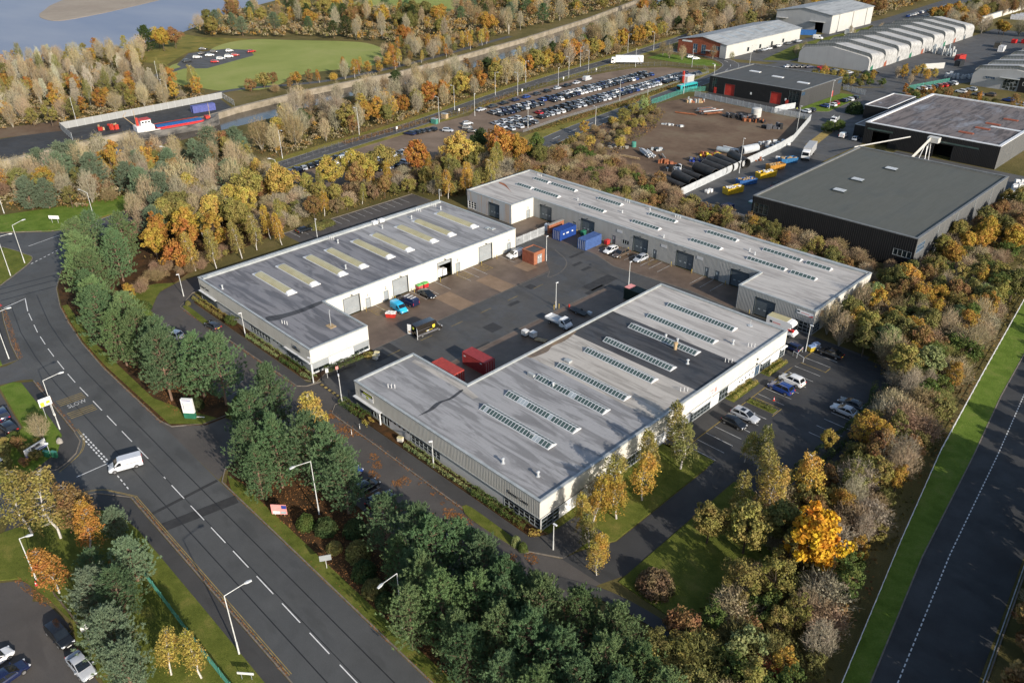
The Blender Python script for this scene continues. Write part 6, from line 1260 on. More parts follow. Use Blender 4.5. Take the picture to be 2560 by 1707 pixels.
for x, y, d, lab in ((-127.8, 21.9, 80, 'tall street lamp with a red warning triangle low on its post'), (-66.6, 21.0, 80, 'tall bracket street lamp on the verge beside the green mesh fence'), (-158.4, 23.1, 80, 'tall street lamp by the drive mouth on the main road'), (-204.0, 39.6, 100, 'tall street lamp on the tip of the grass island'), (-198.6, 35.0, 60, 'tall street lamp with twin boxes on the grass island'), (-214.8, 60.2, 200, 'tall street lamp beside the road behind the big pine'), (-55.8, 36.4, 282, 'tall street lamp with only its arm showing among the pines'), (-80.2, 40.6, 270, 'tall street lamp swallowed by pines, its lantern just showing')):
    l = lamp(x, y, 9.4, d, label=lab, z=0.12)
    if 'triangle' in lab: m = MB(); m.add([(0.13, -0.36, 2.2), (0.13, 0.36, 2.2), (0.13, 0, 2.85)], [(0, 1, 2), (2, 1, 0)]); q = m.build('warning_triangle', 'sign_red', l); m = MB(); m.add([(0.14, -0.22, 2.3), (0.14, 0.22, 2.3), (0.14, 0, 2.68)], [(0, 1, 2), (2, 1, 0)]); m.build('triangle_face', 'paint_white', q); MB().cbox((0, 0, 2.95), (0.22, 0.3, 0.35)).build('control_box', 'wall_cream', l)
    if 'green mesh' in lab: MB().cbox((0, -0.1, 1.9), (0.16, 0.12, 0.5)).build('control_box', 'metal_galv', l)
l = lamp(-95.5, 8.2, 7.0, 70, 0.8, 'leaning lamp post with small lantern by the corner car park', z=0.13, rise=0.1)
# estate lamps
for x, y, d, h, lab in ((-110.3, 58.9, 200, 5.2, 'short lamp column at the gate corner of the west unit'), (-101.6, 59.0, 150, 5.4, 'lamp column carrying two cameras by the gate'), (-76.8, 58.7, 250, 5.0, 'short lamp column in the front hedge of the big unit'), (-134.9, 59.0, 250, 5.0, 'short lamp column in the front planting of the west unit'), (-160.3, 58.2, 250, 5.2, 'short lamp column at the bend beside the west unit'), (-117.1, 126.8, 90, 6.1, 'slim lamp column beside the brick substation'), (-99.3, 110.7, 90, 5.7, 'slim lamp column ringed by bollards in mid court'), (-95.2, 130.0, 90, 5.5, 'slim lamp column at the top of the shaded court'), (-53.6, 130.6, 0, 5.6, 'slim lamp column beside the yellow bin'), (-52.2, 58.8, 0, 4.6, 'slim white post lamp at the corner of the big unit'), (-161.2, 131.5, 0, 5.6, 'slim lamp column at the back corner of the west unit'), (-166.5, 96.0, 0, 5.6, 'slim lamp column behind the west unit roof')):
    l = lamp(x, y, h, d, 0, lab, style='post', z=0.02)
    if 'cameras' in lab:
        for z_ in (3.2, 4.2): MB().cbox((0.35, 0, z_), (0.6, 0.14, 0.14)).build('camera_box', 'frame_white', l)
FL = 'tall street lamp along the road past the storage lots'
for x, y, d in ((-233.6, 126, 10), (-239, 160, 190), (-231.3, 190.6, 190), (-241.4, 207, 190), (-248.6, 236, 10), (-240.8, 241.5, 190), (-256.2, 262, 10), (-248.4, 282, 190), (-261.4, 305, 10), (-252, 300, 190), (-267.8, 350, 10), (-261.6, 364, 190)): lamp(x, y, 9.2, d, 1.0, FL, 'street lamps along the far road', rise=0.15)
GL = 'tall floodlight column standing in the car storage lot'
for x, y in ((-229, 206.4), (-239, 264.6), (-201.8, 207.6), (-204.6, 264), (-242, 323), (-222, 341)): lamp(x, y, 8.2, 90, 0, GL, 'floodlight columns of the storage lot', style='post')
SL = 'street lamp on the verge of the dashed second road'
for x, y in ((-187, 226.1), (-190.8, 262), (-194.2, 292), (-199, 322)): lamp(x+1.4, y, 7.2, 180, 0.8, SL, 'street lamps of the second road', rise=0.1)
for x, y, lab in ((-119.6, 215.4, 'tall white lighting mast by the pipe stack fence'), (-126.8, 263.8, 'tall white lighting mast at the bend of the palisade fence'), (-137.2, 309.6, 'tall white lighting mast on the bright lawn corner'), (-200, 356, 'tall lighting mast beside the far lane')): lamp(x, y, 10.7, 0, 0, lab, style='post')
QL = 'leaning wooden lamp pole among the pale poplars beyond the quay'
for x, y in ((-325.4, 94.4), (-332.8, 131.2), (-372, 146)): lamp(x, y, 10.0, 0, 0, QL, 'poles beyond the quay', style='post')
for x, y, lab in ((-242.8, 93.3, 'lamp post showing above autumn shrubs near the canal'), (-244, 46.5, 'lamp post with curved arm at the verge beyond the junction'), (-208.2, 109.8, 'lamp post in front of the small storage lot')): lamp(x, y, 8.5, 230, 1.2, lab)
# signs
def panel_sign(name, label, x, y, deg, w, h, z0, posts=2, face='paint_white', band_=None, frame=0.08, cat='sign', thick=0.08, legs='metal_pole', z=0.12):
    root = thing(name, label, cat, (x, y, z), R(deg)); MB().cbox((0, 0, z0+h/2), (w, thick, h)).build('panel', face, root)
    if band_: MB().cbox((0, 0, z0+h*0.15), (w+0.02, thick+0.02, h*0.3)).build('colour_band', band_, root)
    for k in range(posts): xx = (k-(posts-1)/2)*w*0.6; m = MB(); m.tube((xx, 0.06, 0), (xx, 0.06, z0+h*0.8), 0.04, n=6); m.build('post', legs, root)
    return root
s = thing('estate_sign', 'tall white directory sign with dark green base at the access mouth', 'sign', (-115.6, 38.5, 0.12), R(40)); MB().cbox((0, 0, 0.55), (1.9, 0.5, 1.1)).build('base', 'sign_green', s); p = MB().cbox((0, 0, 2.45), (1.9, 0.5, 2.7)).build('panel', 'wall_white', s)
for k in range(6): MB().cbox((0.1, -0.256, 3.0-k*0.24), (1.15, 0.01, 0.07)).build('text_line', 'door_grey', p); MB().cbox((-0.65, -0.256, 3.0-k*0.24), (0.16, 0.012, 0.12)).build('number_block', 'trim_dark', p)
MB().cbox((0, -0.256, 3.62), (1.5, 0.01, 0.14)).build('header_line', 'sign_blue', p)
MB().cbox((1.7, 0.1, 0.2), (1.3, 0.1, 0.14)).build('foot_rail', 'paint_white', s)
s = panel_sign('company_sign', 'long white and blue sign board on the shrub bank', -122.8, 17.0, 110, 3.6, 1.5, 0.7, 2, 'wall_white', 'sign_blue'); MB().cbox((0.1, -0.06, 1.75), (1.5, 0.03, 0.45)).build('logo_block', 'darktrim', s)
for k in range(2): MB().cbox((-0.9+k*1.9, -0.07, 0.95), (1.2, 0.03, 0.12)).build('text_line', 'paint_white', s)
s = panel_sign('letting_board', 'white and yellow letting board on two posts beside the footway', -132.6, 22.0, 90, 1.9, 1.5, 2.3, 2, 'wall_white'); 
for q in ((-0.5, 2.75, 0.6, 0.8), (0.45, 2.9, 0.7, 0.5)): MB().cbox((q[0], -0.05, q[1]), (q[2], 0.03, q[3])).build('yellow_block', 'sign_yellow', s)
panel_sign('street_name_sign', 'pale narrow sign on a thin post beside the side street', -121.4, 18.4, 60, 0.5, 0.3, 2.2, 1)
panel_sign('direction_sign', 'white arrow-ended direction sign on the grass bank beyond the junction', -226.2, 53.8, 40, 2.8, 0.9, 1.1, 2, 'wall_white')
s = panel_sign('poster_board', 'pink, red and blue poster board below the verge pines', -84.0, 36.6, 42, 2.2, 1.7, 0.2, 2, 'sign_pink'); MB().cbox((0.75, -0.05, 1.5), (0.7, 0.03, 0.6)).build('blue_corner', 'sign_blue', s); MB().cbox((-0.4, -0.05, 0.5), (1.0, 0.03, 0.5)).build('white_box', 'paint_white', s); MB().cbox((0.6, -0.05, 0.55), (0.8, 0.03, 0.45)).build('pale_box', 'glass_pale', s)
panel_sign('direction_sign', 'grey-backed road sign seen from behind by the round hedges', -70.7, 35.6, 60, 1.5, 0.9, 1.4, 1, 'door_grey')
panel_sign('street_name_sign', 'white street name sign on two legs at the verge edge', -62.8, 19.9, 40, 1.9, 0.3, 0.9, 2, 'paint_white', legs='frame_grey')
panel_sign('notice_board', 'white notice panel poking out of pines by the corner car park', -80.6, 9.4, 100, 0.9, 0.8, 2.0, 1)
panel_sign('bus_stop_sign', 'thin bus stop flag beside the red road patch', -184.5, 26.4, 80, 0.4, 0.5, 2.3, 1)
sheet('bus_stop_patch', [(-189, 27.2), (-183.2, 28.3), (-183.4, 29.0), (-189.4, 28.6)], 0.12, 'door_red')
for x, y in ((-232.8, 172), (-236.4, 205), (-242.6, 246), (-246.2, 276), (-248, 301), (-212.6, 346)): panel_sign('notice_board', 'small white notice fixed to the storage lot fence', x, y, 95, 0.8, 0.9, 0.9, 1, z=0.02)['group'] = 'notices on the storage lot fence'
panel_sign('gate_notice', 'white gate notice on the black entrance fence', -109.9, 61.6, 75, 0.55, 0.75, 1.2, 1, z=0.05); panel_sign('gate_notice', 'pink warning notice on the black entrance fence', -109.4, 63.4, 75, 0.5, 0.6, 1.3, 1, 'sign_pink', z=0.05)
def rail_fence(name, label, line, h, pitch, post, railm, gap=2.6, bar=0.05, cat='fence', z=0.02, solid=None, group=None, bars=True):
    """posts and rails; pales or panels between them"""
    root = thing(name, label, cat, (*line[0], z), 0, group); ox, oy = line[0]
    for a, b in zip(line, line[1:]):
        L = math.dist(a, b); n = max(1, round(L/gap)); d = Vector((b[0]-a[0], b[1]-a[1]))/L; ang = math.atan2(d.y, d.x)
        for k in range(n):
            c = Vector(a)+d*(L*(k+0.5)/n)-Vector((ox, oy)); e = Vector(a)+d*(L*k/n)-Vector((ox, oy)); m = MB()
            if solid: m.cbox((c.x, c.y, h/2+0.05), (L/n-0.06, 0.05, h-0.1), ang)
            elif bars:
                q = max(2, int(L/n/pitch))
                for j in range(q): p = e+d*(L/n*(j+0.5)/q); m.cbox((p.x, p.y, h/2), (bar, 0.03, h), ang)
                for zz in (h*0.18, h*0.85): m.cbox((c.x, c.y, zz), (L/n, 0.05, 0.05), ang)
            else:
                for zz in (h*0.35, h*0.65, h*0.97): m.cbox((c.x, c.y, zz), (L/n, 0.05, 0.07), ang)
            m.build('fence_panel', solid or railm, root)
            m = MB(); m.cbox((e.x, e.y, h/2+0.05), (0.09, 0.09, h+0.1), ang); m.build('post', post, root)
    return root
rail_fence('palisade_fence', 'weathered grey palisade gate fence between the west and north units', [(-128.4, 128.2), (-128.6, 138.4)], 2.2, 0.22, 'metal_galv', 'metal_galv', bar=0.13)
rail_fence('palisade_fence', 'silver palisade fence wrapping the skip yard lane', [(-118.6, 182.4), (-120.4, 186), (-123.4, 247), (-124.8, 258), (-133.8, 288)], 2.4, 0.3, 'metal_galv', 'metal_galv', solid='metal_galv')
rail_fence('palisade_fence', 'silver palisade fence along the black warehouse corner', [(-118.6, 182.4), (-108, 180.6), (-96.2, 179.8)], 2.4, 0.3, 'metal_galv', 'metal_galv', solid='wall_silver')
rail_fence('palisade_fence', 'grey palisade fence between scrap yard and red-door warehouse', [(-187, 291.5), (-150, 288.4), (-134, 288.4)], 2.2, 0.35, 'metal_galv', 'metal_galv', bar=0.2)
rail_fence('palisade_fence', 'short silver fence beside the red-door warehouse corner', [(-149.2, 289), (-149, 294), (-147, 301)], 2.3, 0.3, 'metal_galv', 'metal_galv', solid='metal_galv')
rail_fence('palisade_fence', 'silver fence across the lane behind the red-door warehouse', [(-148.4, 345), (-137, 341.2)], 2.2, 0.35, 'metal_galv', 'metal_galv', bar=0.2)
rail_fence('quay_fence', 'long pale corrugated fence round the ship quay', [(-306, 86), (-323.5, 88), (-326.6, 153)], 2.6, 0.3, 'metal_galv', 'metal_galv', solid='wall_grey', gap=3)
rail_fence('quay_railing', 'pale open railing closing the end of the ship quay', [(-326.6, 153), (-310.5, 150)], 2.4, 0.4, 'metal_galv', 'metal_galv', gap=3)
rail_fence('mesh_fence', 'long blue-green mesh fence on the verge beside the main road', [(-88, 18.3), (-70.4, 18.0), (-60, 18)], 1.6, 0.25, 'fence_green', 'fence_green') if mat('fence_green', (0.05, 0.20, 0.16), (0.08, 0.28, 0.22), 1) else None
rail_fence('timber_fence', 'low dark timber fence at the edge of the corner car park', [(-90.8, 8.9), (-85.6, 9.2), (-80, 9.3)], 1.0, 0.2, 'bark', 'bark', bars=False, z=0.12)
rail_fence('mesh_fence', 'turquoise fence beside the second road near the bus', [(-191.5, 268), (-193.6, 296), (-189, 303)], 2.0, 0.35, 'fence_green', 'fence_green', bar=0.14)
rail_fence('mesh_fence', 'green railings in front of the office car park', [(-128, 361), (-121, 389)], 2.2, 0.3, 'fence_green', 'fence_green', bar=0.16)
rail_fence('boundary_fence', 'white post and rail fence along the bypass verge', FENCE_E, 1.15, 0.3, 'frame_white', 'frame_white', gap=2.4, bars=False, z=0.08)
rail_fence('lot_fence', 'dark wire fence along the road side of the storage lots', [(-222.4, 112), (-230.2, 140), (-233, 172), (-234, 205), (-240, 222), (-246.5, 268), (-247.8, 300), (-245, 322), (-233, 336), (-216, 342), (-208.5, 335)], 2.0, 0.5, 'darktrim', 'darktrim', gap=3, bar=0.03)
rail_fence('lot_fence', 'low rail fence between storage lot and second road', [(-198.8, 202), (-201.4, 225), (-202.7, 262), (-205, 291), (-208.5, 335)], 1.1, 0.5, 'darktrim', 'door_grey', gap=3, bars=False)
rail_fence('entrance_fence', 'black steel entrance gate and fence beside the west unit', [(-110.1, 60.4), (-110.0, 64.0), (-109.6, 67.5)], 2.2, 0.22, 'black_plastic', 'black_plastic', bar=0.05)
rail_fence('entrance_fence', 'black steel gate folded back against the big unit', [(-101.2, 60.2), (-99.2, 62.6)], 2.2, 0.22, 'black_plastic', 'black_plastic', bar=0.05)
w_ = thing('brick_wall', 'orange brick bin wall beside the royal blue container', 'wall', (-128, 141.5, 0.02)); MB().box(-0.6, 0.0, -2.0, 3.5, 0, 2.2).build('wall', 'brick_orange', w_); MB().box(-0.7, 0.08, -2.1, 3.6, 2.2, 2.3).build('coping', 'concrete', w_)
t_ = thing('white_tank', 'white plastic tank behind the brick bin wall', 'tank', (-130.2, 141.2, 0.02)); m = MB(); m.lathe([(0.8, 0), (0.8, 1.4), (0.5, 1.7), (0.2, 1.75)], 12); m.build('shell', 'wall_white', t_, 40); MB().cbox((0, 0, 1.8), (0.3, 0.3, 0.1)).build('cap', 'trim_dark', t_)
BO = 'yellow steel bollard protecting a loading door'
for x, y in ((-126.2, 76.6), (-126.2, 81.8), (-126.0, 89.2), (-126.0, 94.4), (-126.0, 101.8), (-126.0, 106.8), (-126.0, 114.3), (-126.2, 119.4), (-123.2, 144.6), (-117.9, 144.6), (-106.8, 144.6), (-101.4, 144.8), (-94.4, 144.8), (-88.8, 144.8), (-80, 144.8), (-74.6, 144.8), (-69, 136.2), (-63.7, 136.2), (-99.0, 109.8), (-98.6, 110.9), (-99.9, 111.2)):
    o = thing('bollard', BO, 'bollard', (x, y, 0.02), 0, 'yellow bollards at the loading doors'); m = MB(); m.tube((0, 0, 0), (0, 0, 0.95), 0.09, n=8); m.build('post', 'paint_yellow', o); m = MB(); m.lathe([(0.09, 0.95), (0.07, 1.02), (0.02, 1.04)], 8); m.build('cap', 'sign_yellow', o)
for x, y in ((-92.7, 54.8), (-93.0, 56.6)): o = thing('bollard', 'thin white marker post on the front road', 'bollard', (x, y, 0.02), 0, 'white marker posts'); m = MB(); m.tube((0, 0, 0), (0, 0, 1.0), 0.06, 0.05, n=7); m.build('post', 'frame_white', o); m = MB(); m.tube((0, 0, 0.75), (0, 0, 0.9), 0.066, n=7); m.build('reflector', 'trim_dark', o)
for x, y, z in ((-49.4, 111.4, 0.02), (-94.4, 7.9, 0.13)):
    o = thing('traffic_cone', 'orange traffic cone in an empty bay' if z < 0.1 else 'orange traffic cone at the kerb by a leaning lamp', 'cone', (x, y, z)); MB().cbox((0, 0, 0.03), (0.42, 0.42, 0.06)).build('base', 'brick_orange', o); m = MB(); m.tube((0, 0, 0.06), (0, 0, 0.75), 0.15, 0.04, 9); m.build('body', 'sign_red', o); m = MB(); m.tube((0, 0, 0.35), (0, 0, 0.52), 0.112, 0.086, 9, caps=False); m.build('band', 'paint_white', o)
def rock(name, label, x, y, s, z=0.13, material='stone'):
    bm = bmesh.new(); bmesh.ops.create_icosphere(bm, subdivisions=2, radius=1)
    for v in bm.verts: v.co *= random.uniform(0.8, 1.12); v.co.x *= s[0]; v.co.y *= s[1]; v.co.z = max(-0.2, v.co.z)*s[2]
    me = bpy.data.meshes.new(name); bm.to_mesh(me); bm.free(); me.materials.append(MATS[material]); tag(obj(name, me, None, (x, y, z), random.uniform(0, 3)), label, 'rock')
rock('boulder', 'pale pointed boulder on the entrance lawn by a birch', -94.0, 51.2, (0.7, 0.6, 0.9)); rock('boulder', 'upright brown boulder on the lawn edge near the zebra dashes', -123.9, 20.6, (0.5, 0.35, 1.0))
for x, y in ((-85.6, 59.2), (-109.2, 71.6), (-110.0, 72.6)): o = thing('grit_bin', 'cream grit bin beside the wall', 'grit bin', (x, y, 0.12), R(20), 'cream grit bins'); MB().cbox((0, 0, 0.35), (0.9, 0.6, 0.7)).build('box', 'wall_cream', o); m = MB(); m.loft([[(-0.48, -0.34, 0.7), (0.48, -0.34, 0.7), (0.48, 0.34, 0.7), (-0.48, 0.34, 0.7)], [(-0.4, -0.2, 0.9), (0.4, -0.2, 0.9), (0.4, 0.2, 0.9), (-0.4, 0.2, 0.9)]]); m.build('lid', 'cream_glazing', o)
for x, y in ((-121.6, 18.0), (-120.6, 18.8)): o = thing('junction_box', 'green steel junction cabinet on the verge', 'cabinet', (x, y, 0.13), R(30), 'green cabinets by the side street'); MB().cbox((0, 0, 0.5), (0.9, 0.4, 1.0)).build('cabinet', 'sign_green', o); MB().cbox((0, 0, 1.03), (0.96, 0.46, 0.06)).build('top', 'fence_green', o)
for x0, y0, x1, y1 in ((-54.4, 127.2, -51.9, 126.4), (-53.9, 129.9, -53.5, 127)): 
    o = thing('hoop_barrier', 'grey hoop barrier at the car park entrance', 'barrier', (x0, y0, 0.02), 0, 'hoop barriers at the car park'); m = MB(); m.tube((0, 0, 0), (0, 0, 1.1), 0.05); m.tube((x1-x0, y1-y0, 0), (x1-x0, y1-y0, 1.1), 0.05); m.build('uprights', 'metal_galv', o); m = MB(); m.tube((0, 0, 1.1), (x1-x0, y1-y0, 1.1), 0.05); m.build('top_rail', 'metal_galv', o)
for x, y, lab in ((-231.5, 188.5, 'green steel cabinet by the storage lot gate'), (-234.5, 196, 'stack of crates by the storage lot gate')): o = thing('junction_box', lab, 'cabinet', (x, y, 0.02), R(10)); MB().cbox((0, 0, 0.9), (2.4, 1.4, 1.8)).build('cabinet', 'fence_green' if 'green' in lab else 'timber', o); MB().cbox((0, 0, 1.86), (2.5, 1.5, 0.12)).build('top', 'coping', o)
o = thing('site_cabin', 'pale grey site cabin with red mast in the storage lot', 'cabin', (-205.0, 313, 0.02), R(95)); MB().cbox((0, 0, 1.3), (6, 2.6, 2.6)).build('cabin', 'wall_light', o); MB().cbox((0, 0, 2.65), (6.2, 2.8, 0.14)).build('roof', 'coping_white', o); MB().cbox((-3.8, 0.4, 2.6), (0.7, 0.7, 5.2)).build('red_mast', 'door_red', o)
# people in high-visibility jackets are only specks; build each as a small figure
def person(x, y, deg, top, label, z=0.02):
    root = thing('person', label, 'person', (x, y, z), R(deg)); m = MB()
    P = [(0, 0.085, 0.0), (0, 0.095, 0.45), (0, 0.10, 0.86)]
    for s in (-1, 1): m.loft([[(rx*math.cos(a)+0.0, s*0.1+rx*math.sin(a)*0.9, z_) for a in [k*math.pi/4 for k in range(8)]] for z_, rx in ((0.0, 0.06), (0.08, 0.07), (0.48, 0.075), (0.88, 0.11))])
    m.loft([[(a_*math.cos(t), b_*math.sin(t), z_) for t in [k*math.pi/5 for k in range(10)]] for z_, a_, b_ in ((0.82, 0.11, 0.17), (1.0, 0.12, 0.18), (1.3, 0.14, 0.22), (1.45, 0.09, 0.16), (1.5, 0.05, 0.06), (1.56, 0.05, 0.05), (1.6, 0.085, 0.075), (1.7, 0.1, 0.08), (1.78, 0.05, 0.04))])
    for s in (-1, 1): m.tube((0, s*0.2, 1.42), (0.04, s*0.26, 1.1), 0.055, 0.045, 6); m.tube((0.04, s*0.26, 1.1), (0.14, s*0.24, 0.85), 0.042, 0.035, 6)
    m.build('body', 'trim_dark', root, 60); j = MB(); j.loft([[(a_*math.cos(t), b_*math.sin(t), z_) for t in [k*math.pi/5 for k in range(10)]] for z_, a_, b_ in ((0.86, 0.14, 0.2), (1.05, 0.145, 0.21), (1.3, 0.16, 0.245), (1.46, 0.1, 0.17))]); j.build('jacket', top, root, 60)
person(-117.4, 256.5, 0, 'sign_yellow', 'person in a yellow high-visibility jacket standing behind the lorry'); person(-150.5, 356.5, 0, 'sign_lime', 'person in a bright yellow jacket walking on the far lane'); person(-144.2, 297.0, 0, 'sign_lime', 'person in a bright yellow jacket by the white parked car', 0.1)
# ------------------------------------------------------------------ skip yard, scrap yard
skip('roll_skip', 'yellow open roll-on skip heaped with white bags', (0.55, 0.36, 0.015), -111.4, 198.6, 75, 6.2, 2.4, 1.9, fill='bag_white', taper=0.04); skip('roll_skip', 'blue open roll-on skip between two yellow ones', (0.02, 0.10, 0.30), -112.8, 208.0, 65, 6.0, 2.4, 1.7, taper=0.04, fill='timber'); skip('roll_skip', 'yellow open skip with pale rubble in the middle of the row', (0.58, 0.38, 0.02), -112.0, 217.8, 72, 6.6, 2.4, 1.8, fill='bag_white', taper=0.06); skip('roll_skip', 'orange open skip leaning at the fence', (0.50, 0.24, 0.03), -113.8, 226.6, 70, 6.0, 2.4, 1.7, taper=0.06, fill='timber'); skip('roll_skip', 'blue open skip at the far end of the skip row', (0.02, 0.14, 0.32), -114.4, 235.2, 62, 6.0, 2.4, 1.7, taper=0.05, fill='timber')
BG = 'white bulk bag stacked beside the skip yard fence'
for x, y, z in ((-116.6, 193.4, 0.02), (-116.4, 194.8, 0.02), (-118.4, 236.4, 0.02)): o = obj('bulk_bag', None, None, (x, y, z)); tag(o, BG, 'bag', 'white bulk bags by the skips'); m = MB(); m.loft([sec(q, 0.55, 0, 1.0, 0.15) for q in (-0.5, 0.5)]); m.build('bag', 'bag_white', o, 60); MB().cbox((0, 0, 1.05), (0.5, 0.08, 0.12)).build('loop', 'coping', o)
BW = 'white bulk bag in the tall heap behind the black warehouse'
for k in range(34):
    lv = k//13; x = -54.0+random.uniform(-1.2, 1.6); y = 249+(k % 13)*1.15+lv*0.5
    o = obj('bulk_bag', None, None, (x, y, 0.02+lv*1.02), random.uniform(0, 1)); tag(o, BW, 'bag', 'white bulk bags behind the warehouse')
    if k == 0:
        m = MB(); m.loft([sec(q, 0.6, 0, 1.05, 0.18) for q in (-0.55, 0.55)]); _bag = m.mesh('bag', 'bag_white', 60)
    obj('bag', _bag, o)
for k in range(8): o = obj('bulk_bag', None, None, (-64+k*1.4, 244.5, 0.02)); tag(o, 'white bulk bag lined up along the back wall of the warehouse', 'bag', 'white bulk bags along the back wall'); obj('bag', _bag, o)
def pipe(x0, y0, x1, y1, r, label, mt='pipe_black', z=0.02, group=None, name='steel_pipe'):
    root = thing(name, label, 'pipe', ((x0+x1)/2, (y0+y1)/2, z+r), math.atan2(y1-y0, x1-x0), group); L = math.dist((x0, y0), (x1, y1)); m = MB(); n = 16
    for a, b_, q in ((r, r, 1), (r*0.93, r*0.93, -1)):
        v = [(sx*L/2, a*math.cos(2*math.pi*k/n), a*math.sin(2*math.pi*k/n)) for sx in (-1, 1) for k in range(n)]; m.add(v, [(k, n+k, n+(k+1) % n, (k+1) % n) if q < 0 else (k, (k+1) % n, n+(k+1) % n, n+k) for k in range(n)])
    for sx in (-1, 1): v = [(sx*L/2, q*math.cos(2*math.pi*k/n), q*math.sin(2*math.pi*k/n)) for q in (r, r*0.93) for k in range(n)]; m.add(v, [(k, (k+1) % n, n+(k+1) % n, n+k) for k in range(n)])
    m.build('barrel', mt, root, 40); m = MB(); m.tube((-L/2+0.2, 0, 0), (-L/2+0.26, 0, 0), r*1.03, n=16); m.build('band', 'darktrim', root)
for x0, y0, x1, y1, r in ((-130.6, 192.4, -122.4, 190.6, 1.0), (-130.8, 197.6, -122.4, 194.6, 1.4), (-131, 202.2, -123.6, 200.6, 1.0), (-130.6, 208.2, -122.0, 205.8, 1.5), (-130.4, 212.4, -121.8, 210.2, 1.4), (-131.4, 216.4, -121.6, 213.6, 1.5), (-131.6, 221.4, -121.8, 217.4, 1.3), (-129.4, 226.2, -120.8, 221.2, 1.5)): pipe(x0, y0, x1, y1, r, 'large dark pipe lying in the stack by the skip yard fence', group='dark pipes in the scrap yard')
pipe(-129.4, 232.6, -127.6, 239.0, 1.4, 'silver cylindrical tank lying in a frame in the scrap yard', 'metal_galv', name='storage_tank'); pipe(-137.0, 230.4, -132.6, 231.0, 0.9, 'pale blue cylinder lying in the scrap yard', 'glass_pale', name='storage_tank')
o = thing('storage_tank', 'white upright tank among black scrap', 'tank', (-151.5, 279.5, 0.02)); m = MB(); m.lathe([(1.9, 0), (1.9, 3.0), (1.6, 3.2), (0.2, 3.3)], 16); m.build('shell', 'wall_light', o, 40); m = MB(); m.lathe([(1.94, 2.0), (1.94, 2.1)], 16); m.build('hoop', 'door_grey', o)
o = thing('storage_tank', 'green upright tank beside silver racks', 'tank', (-160, 215.6, 0.02)); m = MB(); m.lathe([(0.8, 0), (0.8, 1.6), (0.6, 1.8), (0.1, 1.85)], 12); m.build('shell', 'fence_green', o, 40); MB().cbox((0, 0, 1.9), (0.4, 0.4, 0.1)).build('lid', 'trim_dark', o)
def scrap(label, x, y, deg, L, W, n, mats, H=1.0, kind='bars', name='scrap_pile'):
    root = thing(name, label, 'scrap', (x, y, 0.02), R(deg))
    for mt in mats:
        m = MB()
        for k in range(max(2, n//len(mats))):
            c = (random.uniform(-L/2, L/2), random.uniform(-W/2, W/2), 0)
            if kind == 'bars': h = random.uniform(0.1, H); m.cbox((random.uniform(-L*0.1, L*0.1), c[1], h), (L*random.uniform(0.6, 1.0), random.uniform(0.12, 0.35), random.uniform(0.1, 0.3)), random.uniform(-0.08, 0.08))
            else: s_ = random.uniform(0.3, 1.0); m.cbox((c[0], c[1], s_*H*0.5), (random.uniform(0.4, 1.4), random.uniform(0.4, 1.2), s_*H), random.uniform(0, 3))
        q = m.build('scrap_pieces', mt, root); q['kind'] = 'stuff'
for a in (('rack of long grey beams beside the white upright tank', -167.5, 272.5, 62, 9, 9, 26, ['darktrim', 'metal_galv', 'rust'], 1.6), ('heap of black drums in front of the white tank', -155, 273.5, 15, 12, 5, 40, ['black_plastic', 'darktrim'], 1.6, 'lumps'), ('line of black drums running along the yard', -149, 272.5, 15, 9, 3, 30, ['black_plastic', 'rust'], 1.4, 'lumps'), ('heap of black sacks by the palisade bend', -138.6, 268.6, 10, 6, 4, 18, ['black_plastic', 'darktrim'], 2.0, 'lumps'),
          ('heap of crumpled silver sheets by the fence', -127.4, 250.6, 60, 9, 5, 40, ['metal_galv', 'bag_white', 'darktrim'], 1.2, 'lumps'), ('stack of silver racking in mid yard', -151.4, 211.6, -30, 8, 3, 30, ['metal_galv', 'frame_white'], 1.4), ('stack of pale planks in the yard', -153.6, 205.4, 8, 7, 1.4, 10, ['timber'], 0.7), ('single grey concrete beam on the yard', -145.4, 212.8, -42, 6, 1.2, 4, ['concrete'], 0.8), ('rusty bucket and chute in the yard', -140.6, 208.6, 30, 7, 2, 10, ['rust', 'brick_orange'], 1.4, 'lumps'),
          ('orange and yellow machine parts in the yard', -136, 223.5, 30, 8, 4, 16, ['brick_orange', 'sign_yellow'], 1.6, 'lumps'), ('tangle of blue and black hose drums', -134.6, 217.5, 20, 9, 5, 34, ['black_plastic', 'sign_blue', 'darktrim'], 1.4, 'lumps'), ('heap of black tyres beside a big pipe', -135.5, 204, 20, 5, 4, 20, ['tyre', 'metal_galv'], 1.8, 'lumps'), ('low row of grey parts alone on bare earth', -166.5, 247.2, 15, 8, 1, 10, ['darktrim', 'metal_galv'], 0.7, 'lumps'), ('rusty frame lying near the yard corner', -172.8, 264.5, 15, 8, 1.5, 6, ['rust'], 0.4), ('small heap of purple and grey parts', -151.6, 217.6, 20, 4, 2, 10, ['metal_galv', 'trim_dark'], 0.9, 'lumps'),
          ('stack of orange drums by the turquoise fence', -181, 283.5, 30, 7, 4, 20, ['timber', 'brick_orange', 'coping'], 1.8, 'lumps'), ('pale concrete slab heap on the yard edge', -164.5, 211.5, 10, 9, 4, 16, ['concrete', 'stone'], 0.6, 'lumps'), ('wooden pallets scattered inside the lane fence', -113.5, 186.2, 10, 12, 2.4, 18, ['timber'], 0.5, 'lumps'), ('white barrow and silver bars near the tank', -134.6, 234.2, 0, 6, 2, 12, ['metal_galv', 'frame_white'], 1.0), ('red and steel scraps below the lamp mast', -123.8, 230, 50, 7, 3, 14, ['rust', 'metal_galv'], 0.7, 'lumps')): scrap(*a)
